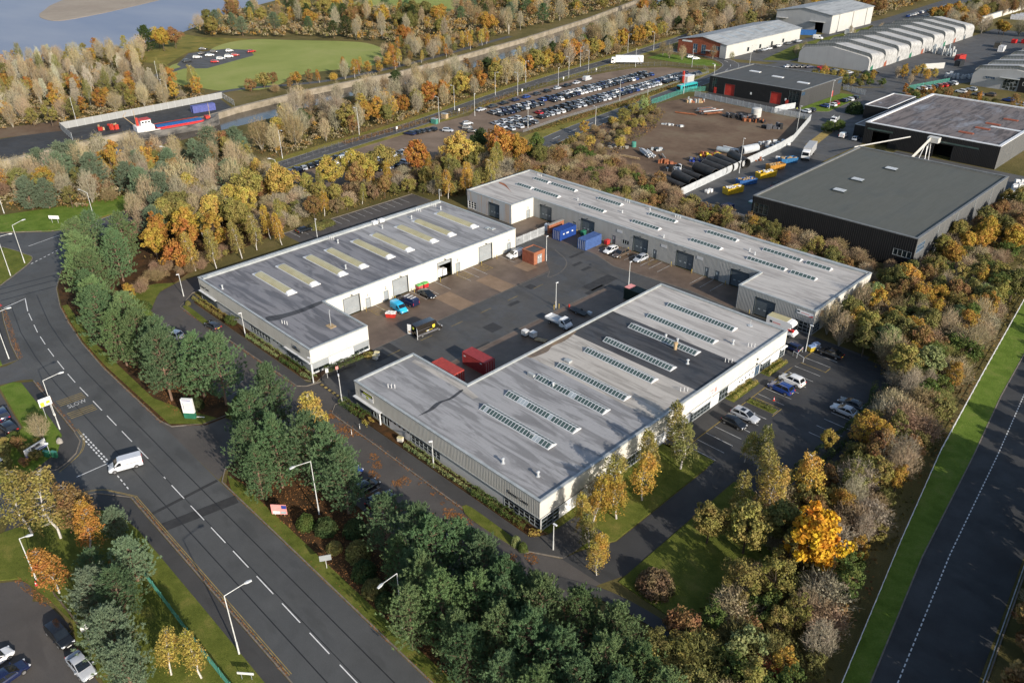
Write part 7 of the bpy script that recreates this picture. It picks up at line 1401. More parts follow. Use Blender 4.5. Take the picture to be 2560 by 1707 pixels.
o = thing('forklift', 'dark forklift working between skips and black warehouse', 'forklift', (-104.4, 209.4, 0.02), R(60)); MB().cbox((-0.2, 0, 0.75), (2.0, 1.2, 0.7)).build('body', 'matt_paint', o, color=(0.25, 0.03, 0.04)); MB().cbox((-0.2, 0, 2.1), (1.2, 1.1, 0.08)).build('roof', 'black_plastic', o)
for s in (-1, 1): m = MB(); m.tube((0.35, s*0.5, 1.0), (0.25, s*0.5, 2.1), 0.05); m.tube((-0.75, s*0.5, 1.0), (-0.7, s*0.5, 2.1), 0.05); m.build('roof_post', 'black_plastic', o); MB().cbox((1.1, s*0.3, 1.3), (0.12, 0.14, 2.4)).build('mast', 'darktrim', o); MB().cbox((1.7, s*0.3, 0.15), (1.1, 0.12, 0.06)).build('fork', 'metal_galv', o)
add_wheels(o, (0.7, -0.8), 0.6, 0.32, 0.22)
o = thing('waste_compactor', 'navy blue compactor box beside the black warehouse', 'compactor', (-104.6, 184.6, 0.02), R(80)); MB().cbox((0, 0, 1.0), (3.2, 2.0, 2.0)).build('box', 'matt_paint', o, color=(0.015, 0.03, 0.11)); MB().cbox((1.9, 0, 0.5), (0.8, 1.6, 1.0)).build('hopper', 'matt_paint', o, color=(0.02, 0.04, 0.14))
o = thing('door_canopy', 'white and green curved canopy on the black warehouse wall', 'canopy', (-97.6, 187.6, 3.4), 0); MB().cbox((0, 0, 0), (4.6, 1.4, 0.25)).build('canopy', 'coping_white', o); MB().cbox((0, -0.72, -0.2), (4.6, 0.06, 0.25)).build('green_edge', 'fence_green', o)
o = thing('conveyor', 'white inclined conveyor chute feeding the recycling shed', 'conveyor', (-84.5, 262, 0.02), 0); m = MB(); m.loft([[(x, -0.8+y, z), (x, 0.8+y, z), (x, 0.8+y, z+1.0), (x, -0.8+y, z+1.0)] for x, y, z in ((-1.5, -6, 0.6), (0, 6, 6.2))]); m.build('chute', 'wall_light', o)
m = MB()
for a, b_ in (((-1, 2, 0), (-0.5, 4, 5)), ((1.2, 2, 0), (0.2, 4, 5)), ((0.6, 7, 0), (0.2, 6.5, 6)), ((-0.6, 7, 0), (-0.2, 6.5, 6))): m.tube(a, b_, 0.12, n=5)
m.build('trestle', 'frame_white', o); MB().cbox((0.6, 7.4, 6.4), (3.4, 2.2, 1.6)).build('hood', 'wall_light', o)
o = thing('gantry_pipe', 'thin pale gantry pipe running to the recycling shed', 'pipe', (-96, 262, 0.02), 0); m = MB(); m.tube((-6, -8, 3.6), (4, 10, 5.2), 0.22, n=7); m.build('barrel', 'wall_light', o); m = MB(); m.tube((-6, -8, 0), (-6, -8, 3.6), 0.1, n=6); m.build('leg', 'metal_galv', o)
# far estate clutter
RW = 'bright red skip stacked at the far end of the saw-tooth yard'
for x, y, z in ((-129, 519, 0), (-126, 519.6, 0), (-122.6, 520, 0), (-119, 520.6, 0), (-124.4, 520, 2.0), (-133, 516, 0)): skip('waste_skip', RW, (0.55, 0.02, 0.02), x, y, 90, 3.4, 2.2, 1.9, 0.02+z)['group'] = 'red skips in the saw-tooth yard'
for x, y, d, c, lab in ((-136.5, 446, 80, (0.5, 0.04, 0.03), 'red shipping container in the saw-tooth yard'), (-132, 432, 90, (0.02, 0.025, 0.03), 'black shipping container with white end in the saw-tooth yard'), (-115.8, 420, 80, (0.45, 0.03, 0.03), 'red tarpaulin container beside the office terrace')): container('shipping_container', lab, c, x, y, d)
container('site_office', 'dark brown portable office in the saw-tooth yard', (0.05, 0.045, 0.035), -135.5, 497, 100); container('box_trailer', 'white box trailer parked in the saw-tooth yard', (0.7, 0.7, 0.7), -130, 486, 95); container('box_trailer', 'white box trailer beside the tall silver shed', (0.75, 0.75, 0.74), -212, 486, 90); container('box_trailer', 'blue box trailer at the tall silver shed doors', (0.02, 0.12, 0.35), -227.5, 466, 30, 9); container('box_trailer', 'grey box trailer beside the office terrace', (0.4, 0.42, 0.45), -112.5, 428, 80, 10)
for k in range(6): container('box_trailer', 'pale trailer parked by the far cream wall', (0.55, 0.56, 0.58), -158+k*0.8, 610+k*6, 10, 10)['group'] = 'trailers by the far wall'
place(make_van(5.4, 1.0, 2.3, PAINT['white'], 'panel_van', 'white van parked beside the tall silver shed'), -216, 456, 10)
scrap('white machinery and hoppers beside the saw-tooth terrace', -148.5, 456, 10, 12, 8, 26, ['wall_light', 'glass_pale', 'metal_galv'], 5, 'lumps'); scrap('white fabricated steel stacked beside the office terrace', -121, 404, 20, 14, 6, 30, ['wall_light', 'metal_galv'], 2, 'lumps')
o = thing('flat_trailer', 'pale flat panel trailer tilted in the saw-tooth yard', 'trailer', (-137, 414, 0.02), R(60)); MB().cbox((0, 0, 1.6), (11, 0.5, 2.6)).build('panel', 'wall_light', o); MB().cbox((-4, 0, 0.4), (5, 2.2, 0.4)).build('deck', 'black_plastic', o); add_wheels(o, (-4.5, -3.2), 1.1, 0.42, 0.3)
# ------------------------------------------------------------------ the ship at the quay
sh = thing('coaster_ship', 'small coaster with black hull, blue hatch covers and white wheelhouse', 'ship', (-298.2, 120, -2.2), R(85))
def hull_sec(x, w_, zk, zd): return [(x, -w_*0.75, zk), (x, w_*0.75, zk), (x, w_, zk+1.2), (x, w_*1.02, zd), (x, -w_*1.02, zd), (x, -w_, zk+1.2)]
m = MB(); m.loft([hull_sec(-16.5, 2.2, -0.2, 2.9), hull_sec(-15, 2.9, -0.4, 2.8), hull_sec(-10, 3.3, -0.5, 2.5), hull_sec(6, 3.3, -0.5, 2.5), hull_sec(11, 2.9, -0.5, 2.9), hull_sec(14, 1.7, -0.4, 3.6), hull_sec(16.2, 0.25, 0.2, 4.3)]); m.build('hull', 'hull_paint', sh, 35) if mat('hull_paint', (0.05, 0.05, 0.052), (0.20, 0.19, 0.175), 0.5, 0.7, world=False, stretch=(0.5, 1, 1.5)) else None
m = MB(); m.box(-7.5, 9.5, -2.3, 2.3, 2.5, 3.3); hc = m.build('hatch_coaming', 'sign_red', sh)
for k in range(7): m = MB(); a = -7.4+k*2.4; m.add([(a, -2.35, 3.3), (a+2.36, -2.35, 3.3), (a+2.36, 0, 3.6), (a, 0, 3.6), (a, 2.35, 3.3), (a+2.36, 2.35, 3.3)], [(0, 1, 2, 3), (3, 2, 5, 4)]); m.build('hatch_cover', 'hatch_blue', hc) if mat('hatch_blue', (0.02, 0.10, 0.30), (0.03, 0.14, 0.38), 0.6) else None
wh = MB().box(-14.5, -8.4, -2.4, 2.4, 2.6, 4.6).build('deckhouse', 'wall_white', sh); MB().box(-12.6, -9.2, -1.9, 1.9, 4.6, 6.5).build('wheelhouse', 'wall_white', wh)
for k in range(5): MB().cbox((-9.18, -1.5+k*0.75, 5.8), (0.05, 0.55, 0.6)).build('wheelhouse_window', 'glass_dark', wh)
for s in (-1, 1):
    for k in range(3): MB().cbox((-12+k*1.1, s*1.91, 5.8), (0.7, 0.04, 0.55)).build('wheelhouse_window', 'glass_dark', wh)
MB().box(-12.9, -9.0, -2.1, 2.1, 6.5, 6.65).build('wheelhouse_roof', 'door_red', wh); m = MB(); m.tube((-13.4, 0, 4.6), (-13.4, 0, 7.4), 0.5, 0.45, 10); m.build('funnel', 'door_red', sh)
for x, h in ((-13.8, 10), (13.0, 8.5)): m = MB(); m.tube((x, 0, 3), (x, 0, h), 0.14, 0.07, 7); m.tube((x, -0.8, h*0.8), (x, 0.8, h*0.8), 0.05, n=5); m.build('mast', 'timber', sh)
m = MB(); m.tube((-14.2, 0.5, 4.6), (-17, 2.5, 8), 0.12, 0.1, 6); m.tube((-17, 2.5, 8), (-15.4, 3.6, 9), 0.1, 0.06, 6); m.build('derrick', 'timber', sh); MB().cbox((11.8, 0, 3.6), (1.6, 2.0, 1.0)).build('windlass', 'door_red', sh)
m = MB()
for s in (-1, 1): m.tube((-7.5, s*3.3, 3.4), (9.5, s*3.3, 3.4), 0.05, n=5)
m.build('rail', 'sign_red', sh); MB().cbox((-9.5, -2.75, 2.85), (5.5, 1.0, 0.2)).build('side_deck', 'wall_cream', sh)
container('box_trailer', 'faded blue trailer standing on the quay behind the ship bow', (0.09, 0.11, 0.33), -312, 137.5, 85, 9)
scrap('yellow crane parts and red drums on the quay', -311, 101, 70, 7, 4, 18, ['timber', 'door_red', 'black_plastic'], 2.2, 'lumps')
# ------------------------------------------------------------------ vegetation
def arr_mesh(name, verts, k, material):
    """mesh of loose k-gons from an (n*k, 3) array"""
    me = bpy.data.meshes.new(name); n = len(verts)//k
    me.vertices.add(n*k); me.vertices.foreach_set('co', np.asarray(verts, np.float32).ravel())
    me.loops.add(n*k); me.loops.foreach_set('vertex_index', np.arange(n*k, dtype=np.int32))
    me.polygons.add(n); me.polygons.foreach_set('loop_start', np.arange(0, n*k, k, dtype=np.int32)); me.polygons.foreach_set('loop_total', np.full(n, k, np.int32))
    me.update(calc_edges=True); me.materials.append(MATS[material]); return me
def unit(v): return v/np.maximum(np.linalg.norm(v, axis=-1, keepdims=True), 1e-6)
def leaves(c, out, size, r, spread=0.8, aspect=0.75):
    """one small four-cornered leaf spray per centre, facing roughly along out"""
    n = len(c); nn = unit(out*spread+r.normal(size=(n, 3))*0.6); a = unit(np.cross(nn, r.normal(size=(n, 3)))); b = np.cross(nn, a); s = (size*r.uniform(0.6, 1.35, n))[:, None]
    return np.stack([c-a*s, c+b*s*aspect, c+a*s, c-b*s*aspect], 1).reshape(-1, 3)
def blades(p, d, length, width, r):
    """thin triangles from p along d"""
    n = len(p); side = unit(np.cross(d, r.normal(size=(n, 3))))*width[:, None]
    return np.stack([p-side, p+side, p+d*length[:, None]], 1).reshape(-1, 3)
def limb_mesh(name, segs, material):
    m = MB()
    for p0, p1, r0, r1 in segs: m.tube(p0, p1, r0, r1, 5 if r0 > 0.06 else 3, caps=False)
    return m.mesh(name, material, 60)
PROTO = {}
def proto_pine(seed, H=12.0, Rm=3.5, needle=0.40, base=0.14):
    r = np.random.default_rng(seed); segs = [((0, 0, 0), (0.1, 0.05, H*0.5), 0.20, 0.13), ((0.1, 0.05, H*0.5), (0, 0, H*0.97), 0.13, 0.03)]; P = []; D = []
    nw = 15
    for i in range(nw):
        t = base+(0.985-base)*(i/(nw-1))**0.92; z = H*t; u = (t-base)/(1-base); rad = Rm*(1-u)**0.62*(0.6+0.4*min(1, u*4))*r.uniform(0.85, 1.12)+0.2; nb = 6 if u < 0.75 else 5; a0 = r.uniform(0, 6.28)
        for k in range(nb):
            a = a0+k*6.283/nb+r.normal()*0.2; L = rad*r.uniform(0.55, 1.2); up = 0.10+0.5*u+r.uniform(-0.05, 0.15); o = np.array([math.cos(a), math.sin(a), 0]); st = np.array([0.05, 0.03, z]); en = st+o*L+np.array([0, 0, L*up])
            segs.append((tuple(st), tuple(st+(en-st)*0.8), 0.05, 0.02)); side = np.array([-o[1], o[0], 0])
            for j in range(5):
                f = 0.42+0.58*j/4; c = st+(en-st)*f; sp = L*0.34*(1.05-f*0.6)
                for q in range(3):
                    p = c+side*r.normal()*sp+o*r.normal()*0.2+np.array([0, 0, abs(r.normal())*0.22]); P.append(p); D.append(unit(o*0.55+np.array([0, 0, 0.95])+r.normal(size=3)*0.3))
    P.append(np.array([0, 0, H*0.95])); D.append(np.array([0, 0, 1.0]))
    P = np.array(P); D = np.array(D); K = 26; k = np.repeat(np.arange(len(P)), K); n = len(k); al = r.uniform(0, 1, n)[:, None]*0.42*needle/0.4
    p = P[k]+D[k]*al; d = unit(D[k]*0.75+unit(r.normal(size=(n, 3)))*0.8); v = blades(p, d, needle*0.62*r.uniform(0.7, 1.25, n), r.uniform(0.03, 0.055, n), r)
    return limb_mesh('trunk', segs, 'bark_pine'), arr_mesh('crown', v, 3, 'needle'), H
def proto_broad(seed, H=10.0, W=3.6, leaf=0.20, nc=75, per=85, low=0.16, gap=0.0, tall=1.0):
    r = np.random.default_rng(seed); segs = [((0, 0, 0), (0, 0, H*0.45), 0.2, 0.13)]; C = []; O = []; cz = H*(0.5+low/2)+0.2; hz = H*(1-low)/2
    for i in range(nc):
        v = unit(r.normal(size=3)); v[2] = v[2]*0.9+0.12; rr = r.uniform(0.55, 0.95)
        lump = 1+0.18*math.sin(3*math.atan2(v[1], v[0])+seed)+0.1*math.sin(5*v[2]+seed); c = np.array([v[0]*W*rr*lump, v[1]*W*rr*lump, cz+v[2]*hz*rr]); taper = 1-0.35*max(0, (c[2]-cz)/hz); c[:2] *= taper
        if i % 3 == 0: segs.append(((0, 0, H*r.uniform(0.25, 0.5)), tuple(c*0.92+np.array([0, 0, -0.2])), 0.06, 0.015))
        cr = r.uniform(0.65, 1.15)*W*0.27; m = int(per*r.uniform(0.7, 1.2)); q = unit(r.normal(size=(m, 3)))*(r.uniform(0.35, 1, (m, 1))**0.5)*cr; q[:, 2] *= 0.8; C.append(c+q); O.append(unit(q*0.9+(c-np.array([0, 0, cz]))*0.25))
    C = np.concatenate(C); O = np.concatenate(O)
    return limb_mesh('trunk', segs, 'bark'), arr_mesh('crown', leaves(C, O, leaf, r), 4, 'leaf'), H
def proto_birch(seed, H=9.5, W=2.1, leaf=0.12, n=130):
    r = np.random.default_rng(seed); pts = [np.array([0, 0, 0.0])]; segs = []
    for k in range(6): pts.append(pts[-1]+np.array([r.normal()*0.18, r.normal()*0.18, H*0.96/6]))
    for k in range(6): segs.append((tuple(pts[k]), tuple(pts[k+1]), 0.14*(1-k/6.5), 0.14*(1-(k+1)/6.5)))
    C = []
    for i in range(n):
        t = r.uniform(0.22, 1.0)**0.9; f = min(5, int(t*6)); p = pts[f]+(pts[f+1]-pts[f])*(t*6-f); a = r.uniform(0, 6.283); L = W*(1.12-t)**0.55*r.uniform(0.5, 1.15)*(0.5+min(0.5, t)); e = p+np.array([math.cos(a)*L, math.sin(a)*L, L*r.uniform(0.2, 0.75)])
        if i % 2 == 0: segs.append((tuple(p), tuple(p+(e-p)*0.85), 0.028, 0.01))
        dr = r.uniform(0.7, 1.9)*(1.1-t*0.5); m = 17; s = r.uniform(0, 1, m); q = e+np.array([math.cos(a), math.sin(a), 0])*(s[:, None]*0.25)+np.stack([r.normal(size=m)*0.16, r.normal(size=m)*0.16, -s*dr+r.normal(size=m)*0.08], 1); C.append(q)
        m2 = 5; s2 = r.uniform(0.4, 1, m2); C.append(p+(e-p)*s2[:, None]+r.normal(size=(m2, 3))*0.14)
    C = np.concatenate(C); O = unit(C-np.array([0, 0, H*0.5]))*np.array([1, 1, 0.4])
    return limb_mesh('trunk', segs, 'bark_birch'), arr_mesh('crown', leaves(C, O, leaf, r), 4, 'leaf'), H
def proto_bare(seed, H=11.0, W=3.2, n=420, twig=1.1, width=0.028, cz=0.57, hz=0.43, upright=1.0, stems=7, bark='bark_pale', leafy=0):
    """leafless: stems rising from the ground into a rounded cloud of fine twigs"""
    r = np.random.default_rng(seed); segs = []; E = unit(r.normal(size=(n, 3)))*(r.uniform(0.15, 1.0, (n, 1))**0.45)
    E[:, :2] *= 1-0.25*np.maximum(0, E[:, 2:3]); E = E*np.array([W, W, H*hz])*r.uniform(0.86, 1.1, (n, 1))+np.array([0, 0, H*cz]); E = E[E[:, 2] > 0.25]; n = len(E)
    for s in range(stems):
        q = E[s*(n//stems)]; mid = q*np.array([0.35, 0.35, 0.55]); segs += [((q[0]*0.03, q[1]*0.03, 0), tuple(mid), 0.012*H, 0.008*H), (tuple(mid), tuple(q), 0.008*H, 0.02)]
    D = unit(E-np.array([0, 0, H*0.12]))*np.array([1, 1, upright]); D = unit(D+r.normal(size=D.shape)*0.25); V = [blades(E-D*(W*0.38), D, np.full(n, W*0.5), np.full(n, width*1.5), r)]
    for rep in range(7):
        p = E+D*(r.uniform(-0.35, 0.25, n)*W)[:, None]; d = unit(D*0.75+np.array([0, 0, 0.3*upright])+r.normal(size=D.shape)*0.5); V.append(blades(p, d, twig*r.uniform(0.4, 1.2, n), r.uniform(0.6, 1.2, n)*width, r))
    tw = np.concatenate(V)
    if leafy:
        i = r.integers(0, n, leafy); p = E[i]+r.normal(size=(leafy, 3))*0.3; lv = leaves(p, D[i], 0.12, r); tw = np.concatenate([tw, lv.reshape(-1, 4, 3)[:, [0, 1, 2, 0, 2, 3]].reshape(-1, 3)])
    return limb_mesh('trunk', segs, bark), arr_mesh('crown', tw, 3, 'twig'), H
def proto_bush(seed, H=1.6, W=1.3, leaf=0.085, n=2600, box_=False):
    r = np.random.default_rng(seed); v = unit(r.normal(size=(n, 3))); v[:, 2] = np.abs(v[:, 2])
    if box_: v = np.sign(v)*np.abs(v)**0.35; v = v/np.max(np.abs(v), axis=1, keepdims=True)
    rad = r.uniform(0.8, 1.03, (n, 1)); lump = 1+0.07*np.sin(7*v[:, :1]+seed)*np.cos(6*v[:, 1:2]); c = v*rad*lump*np.array([W, W, H]); segs = [((0, 0, 0), (x, y, H*0.6), 0.05, 0.02) for x, y in ((0.2*W, 0, ), (-0.2*W, 0.1), (0, -0.2*W))]
    return limb_mesh('stems', segs, 'bark'), arr_mesh('foliage', leaves(c, v, leaf, r, 1.1), 4, 'leaf'), H
for i in range(5): PROTO['pine', i] = proto_pine(100+i, 12, (4.2, 3.7, 4.5, 3.9, 4.1)[i], base=(0.14, 0.18, 0.2, 0.1, 0.15)[i])
for i in range(2): PROTO['blue_pine', i] = proto_pine(140+i, 7, 3.0, 0.36, 0.05)
for i in range(4): PROTO['oak', i] = proto_broad(200+i, 10, (3.6, 3.2, 4.0, 3.4)[i])
for i in range(3): PROTO['maple', i] = proto_broad(230+i, 10, (3.0, 3.4, 2.7)[i], 0.22, 60, 80, 0.1)
for i in range(4): PROTO['alder', i] = proto_broad(260+i, 9, (2.4, 2.9, 2.6, 3.2)[i], 0.16, 46, 62, 0.08)
for i in range(4): PROTO['birch', i] = proto_birch(300+i, 9.5, (1.9, 1.6, 2.2, 1.8)[i])
for i in range(4): PROTO['bare', i] = proto_bare(400+i, 11, (3.2, 3.8, 2.8, 3.5)[i])
for i in range(3): PROTO['poplar', i] = proto_bare(430+i, 13, 1.9, 300, 1.0, 0.026, 0.6, 0.4, upright=1.8, stems=5, bark='bark_pale', leafy=500)
for i in range(4): PROTO['thorn', i] = proto_bare(460+i, 4.2, 2.4, 480, 0.75, 0.024, 0.5, 0.46, upright=0.8, stems=7, bark='bark', leafy=(0, 500, 250, 900)[i])
for i in range(3): PROTO['bush', i] = proto_bush(500+i)
for i in range(2): PROTO['scrub', i] = proto_broad(520+i, 3.6, 2.2, 0.13, 40, 60, 0.0)
NAMES = dict(pine='pine_tree', blue_pine='blue_pine', oak='oak_tree', maple='maple_tree', alder='alder_tree', birch='birch_tree', bare='bare_tree', poplar='poplar_tree', thorn='thorn_bush', bush='clipped_bush', scrub='leafy_shrub')
CATS = dict(pine='tree', blue_pine='tree', oak='tree', maple='tree', alder='tree', birch='tree', bare='tree', poplar='tree', thorn='shrub', bush='shrub', scrub='shrub')
LEAF = dict(pine=(0.125, 0.185, 0.075), pineb=(0.10, 0.165, 0.075), blue=(0.14, 0.19, 0.115), vivid=(0.62, 0.33, 0.03), golden=(0.42, 0.265, 0.055), yellow=(0.43, 0.325, 0.08), orange=(0.37, 0.185, 0.045), rust=(0.26, 0.16, 0.065), olive=(0.18, 0.17, 0.055), yolive=(0.28, 0.24, 0.07), green=(0.10, 0.14, 0.035), dgreen=(0.052, 0.078, 0.026), brown=(0.24, 0.175, 0.09), greytwig=(0.31, 0.27, 0.19), tan=(0.35, 0.28, 0.17), redtwig=(0.26, 0.18, 0.11), pale=(0.46, 0.43, 0.32), lime=(0.26, 0.30, 0.12), red=(0.38, 0.07, 0.05))
WORD = dict(pine='dark green', pineb='deep green', blue='blue-green', vivid='vivid gold', golden='golden', yellow='yellow', orange='orange', rust='rust-brown', olive='olive', yolive='yellow-green', green='green', dgreen='dark green', brown='brown', greytwig='grey leafless', tan='tan leafless', redtwig='reddish leafless', pale='pale silvery', lime='light green', red='crimson')
TYPE = dict(pine='pine', blue_pine='pine', oak='broad-crowned tree', maple='dense tree', alder='slender tree', birch='birch with white trunk', bare='bare tree', poplar='tall poplar', thorn='thorn bush', bush='rounded bush', scrub='leafy shrub')
_cm = np.array(cam.matrix_world.inverted())
def seen(x, y, h, mx=0.06):
    ok = False
    for z in (0, h):
        q = _cm @ np.array([x, y, z, 1.0])
        if q[2] < -1:
            u, v = q[0]/-q[2]*28.063/36, q[1]/-q[2]*28.063/36
            if abs(u) < 0.5+mx and abs(v) < 0.3335+mx: ok = True
    return ok
PLANTED = []
ORD = 'first second third fourth fifth sixth seventh eighth ninth tenth eleventh twelfth thirteenth fourteenth fifteenth sixteenth seventeenth eighteenth nineteenth twentieth'.split()
ORD += ['twenty-'+w for w in ORD[:9]]+['thirtieth']+['thirty-'+w for w in ORD[:9]]
def rank(roots, xy, base, tail):
    for k, o in enumerate(sorted([q for q in roots if q], key=lambda o: math.dist(o.location[:2], xy))): o['label'] = f'{base}, {ORD[k]} {tail}'
def plant(kind, x, y, h, col, where, group, z=0.1, wide=1.0, force=False):
    if not force and not seen(x, y, h): return None
    ks = [k for k in PROTO if k[0] == kind]; tm, cm_, H = PROTO[random.choice(ks)]; s = h/H
    c = LEAF[col]; j = random.uniform(0.82, 1.18); j2 = random.uniform(0.94, 1.06); c = (c[0]*j, c[1]*j*j2, c[2]*j)
    word = WORD[col]; typ = TYPE[kind]
    if kind in ('bare', 'thorn') and 'leafless' in word: typ = typ.replace('bare ', '')
    lab = f'{word} {typ} {where}'
    nm = NAMES[kind]
    if kind in ('oak', 'maple', 'alder'): nm = 'autumn_tree' if col in ('golden', 'yellow', 'orange') else 'leafy_tree' if col in ('rust', 'brown') else nm
    if kind in ('bare', 'thorn') and col in ('greytwig', 'redtwig'): nm = 'leafless_tree' if kind == 'bare' else 'twiggy_shrub'
    root = thing(nm, lab, CATS[kind], (x, y, z), random.uniform(0, 6.28), group+' '+word+' '+typ)
    root.scale = (s*wide*random.uniform(0.92, 1.08), s*wide*random.uniform(0.92, 1.08), s)
    obj('stems' if kind in ('bush',) else 'trunk', tm, root); obj('crown' if CATS[kind] == 'tree' else 'foliage', cm_, root, color=c)
    PLANTED.append((x, y)); return root
def scatter(poly, n, gap, mix, where, group, z=0.0, wide=1.0, avoid=()):
    """mix: (weight, kind, colours, h0, h1)"""
    xs = [p[0] for p in poly]; ys = [p[1] for p in poly]; pts = []; wt = [m[0] for m in mix]; tries = 0
    while len(pts) < n and tries < n*40:
        tries += 1; p = (random.uniform(min(xs), max(xs)), random.uniform(min(ys), max(ys)))
        if not inside(p, poly) or not seen(p[0], p[1], 8) or any(math.dist(p, q) < gap for q in pts[-400:]) or any(math.dist(p, a[:2]) < a[2] for a in avoid): continue
        pts.append(p); m = random.choices(mix, wt)[0]; plant(m[1], p[0], p[1], random.uniform(m[3], m[4]), random.choice(m[2]), where, group, z, wide)
    return pts
# --- pines on the verge between the main road and the front car parks
_w = []; _c = []; _a = []; PW, PG = 'on the roadside verge', 'verge pines'
for x, y, h in ((-184.5, 47.5, 13.5), (-178, 45, 13), (-171, 42.5, 12.5), (-165.5, 43.4, 13), (-160, 40.2, 11.5), (-154.5, 39.6, 12), (-148.8, 38.0, 12.5), (-143.6, 41.2, 12), (-140, 37.8, 11), (-134.2, 39.4, 12.5), (-127.8, 40.4, 13), (-122.9, 38.6, 13.5), (-119.8, 43.0, 12), (-115.0, 44.6, 13), (-190, 52, 12.5), (-186, 57, 12), (-177, 52, 12)): _w.append(plant('pine', x, y, h, 'pine' if random.random() < 0.7 else 'pineb', PW, PG+' west'))
rank(_w, (-115.6, 38.5), 'roadside pine between main road and west unit', 'from the tall estate sign')
for x, y, h in ((-100.6, 46.0, 13), (-96.4, 40.6, 12.5), (-92.6, 37.8, 10.5), (-89.0, 40.0, 12), (-85.4, 43.4, 12.5), (-88.6, 36.6, 9), (-81.2, 44.0, 12.5), (-77.4, 43.6, 11)): _a.append(plant('pine', x, y, h, 'pineb', PW, PG+' access'))
rank(_a, (-106, 46), 'pine by the entrance lawn', 'from the middle of the estate access')
for x, y, h in ((-66.4, 42.6, 10), (-61.0, 43.4, 11), (-57.6, 43.0, 11.5), (-55.4, 45.6, 11), (-51.8, 45.8, 11), (-47.2, 44.9, 11), (-54.2, 38.6, 11), (-50.4, 38.4, 11.5), (-47.8, 41.2, 11), (-45.6, 43.0, 10.5), (-52.8, 35.6, 9.5), (-42.8, 40.0, 11), (-41.6, 45.4, 11.5), (-38.4, 48.0, 10.5), (-34.0, 48.8, 11), (-39.4, 41.2, 12), (-35.6, 41.6, 11.5), (-43.8, 36.2, 10), (-32.0, 44.4, 11.5), (-29.0, 46.6, 11), (-32.6, 41.0, 11), (-38.6, 36.4, 10.5), (-57.5, 39.6, 9), (-60.5, 40.0, 8.5), (-46, 36.8, 10), (-34.6, 37.0, 11), (-28.6, 42.6, 11), (-30.0, 38.6, 11), (-25.8, 46.0, 10.5), (-25.4, 42, 11), (-48.8, 48.2, 7), (-44.8, 47.4, 9)): _c.append(plant('pine', x, y, h, 'pine' if random.random() < 0.6 else 'pineb', 'in the dense corner clump', PG+' clump', wide=0.95))
rank(_c, (-52.2, 58.8), 'pine in the dense corner clump', 'nearest the slim white corner post')
# clipped round hedges under them
for x, y, h, w_, c in ((-79.4, 38.0, 2.0, 1.3, 'green'), (-76.6, 39.4, 2.2, 1.6, 'dgreen'), (-72.8, 38.2, 1.3, 1.2, 'olive'), (-69.6, 39.8, 2.3, 1.7, 'olive'), (-66.4, 38.4, 2.0, 1.7, 'dgreen'), (-63.0, 37.6, 1.9, 1.6, 'olive'), (-60.4, 37.4, 1.7, 1.3, 'dgreen'), (-73.5, 42, 2.2, 1.6, 'dgreen'), (-110.9, 44.2, 1.6, 1.5, 'green'), (-118, 40.4, 1.8, 1.6, 'dgreen'), (-113.4, 46.2, 1.8, 1.3, 'green'), (-160.2, 49.4, 1.8, 1.8, 'green'), (-156.8, 48.2, 1.6, 1.6, 'green'), (-153.2, 47.4, 1.5, 1.4, 'dgreen'), (-149.6, 46.4, 1.4, 1.5, 'green'), (-55.0, 55.9, 1.3, 0.7, 'green'), (-56.4, 56.0, 1.4, 0.7, 'lime'), (-155.6, 57.0, 0.9, 0.6, 'olive'), (-98.6, 47.6, 1.2, 1.3, 'olive'), (-99.4, 50.0, 1.1, 1.2, 'rust'), (-34.6, 53.2, 1.4, 1.2, 'golden'), (-39.4, 56.6, 1.1, 1.0, 'rust'), (-38.6, 63.0, 2.4, 2.6, 'brown'), (-173.5, 100.5, 1.3, 2.2, 'olive'), (-173.6, 103.6, 1.3, 2.0, 'olive')):
    plant('bush', x, y, h, c, 'clipped under the trees of the estate front' if y < 60 else 'on the lawns round the units', 'clipped bushes', 0.12, w_/(1.3*h/1.6))
# hedges along the fronts
def hedge(label, line, w_, h, col, group=None, n=None):
    root = thing('hedge', label, 'hedge', (*line[0], 0.12), 0, group); r = np.random.default_rng(len(PLANTED)+len(line)); V = []; T = MB()
    for a, b in zip(line, line[1:]):
        L = math.dist(a, b); k = int(L*(w_+h)*95); d = np.array([(b[0]-a[0])/L, (b[1]-a[1])/L]); nn = np.array([-d[1], d[0]]); s = r.uniform(0, L, k); th = r.uniform(0, math.pi, k); q = 1+0.12*np.sin(s*2.1)+0.08*np.sin(s*5.3); off = np.cos(th)*w_/2*np.sign(np.cos(th))**0; off = np.sign(np.cos(th))*np.abs(np.cos(th))**0.4*w_/2*q; zz = np.abs(np.sin(th))**0.4*h*q*r.uniform(0.75, 1.05, k)
        c = np.stack([a[0]-line[0][0]+d[0]*s+nn[0]*off, a[1]-line[0][1]+d[1]*s+nn[1]*off, zz], 1); o = np.stack([nn[0]*np.cos(th), nn[1]*np.cos(th), np.sin(th)], 1); V.append(leaves(c, o, 0.085, r, 1.0))
        for t in range(int(L/1.2)+1): x, y = a[0]-line[0][0]+d[0]*t*1.2, a[1]-line[0][1]+d[1]*t*1.2; T.tube((x, y, 0), (x+0.05, y, h*0.7), 0.04, 0.02, 4)
    T.build('stems', 'bark', root); obj('foliage', arr_mesh('foliage', np.concatenate(V), 4, 'leaf'), root, color=LEAF[col])
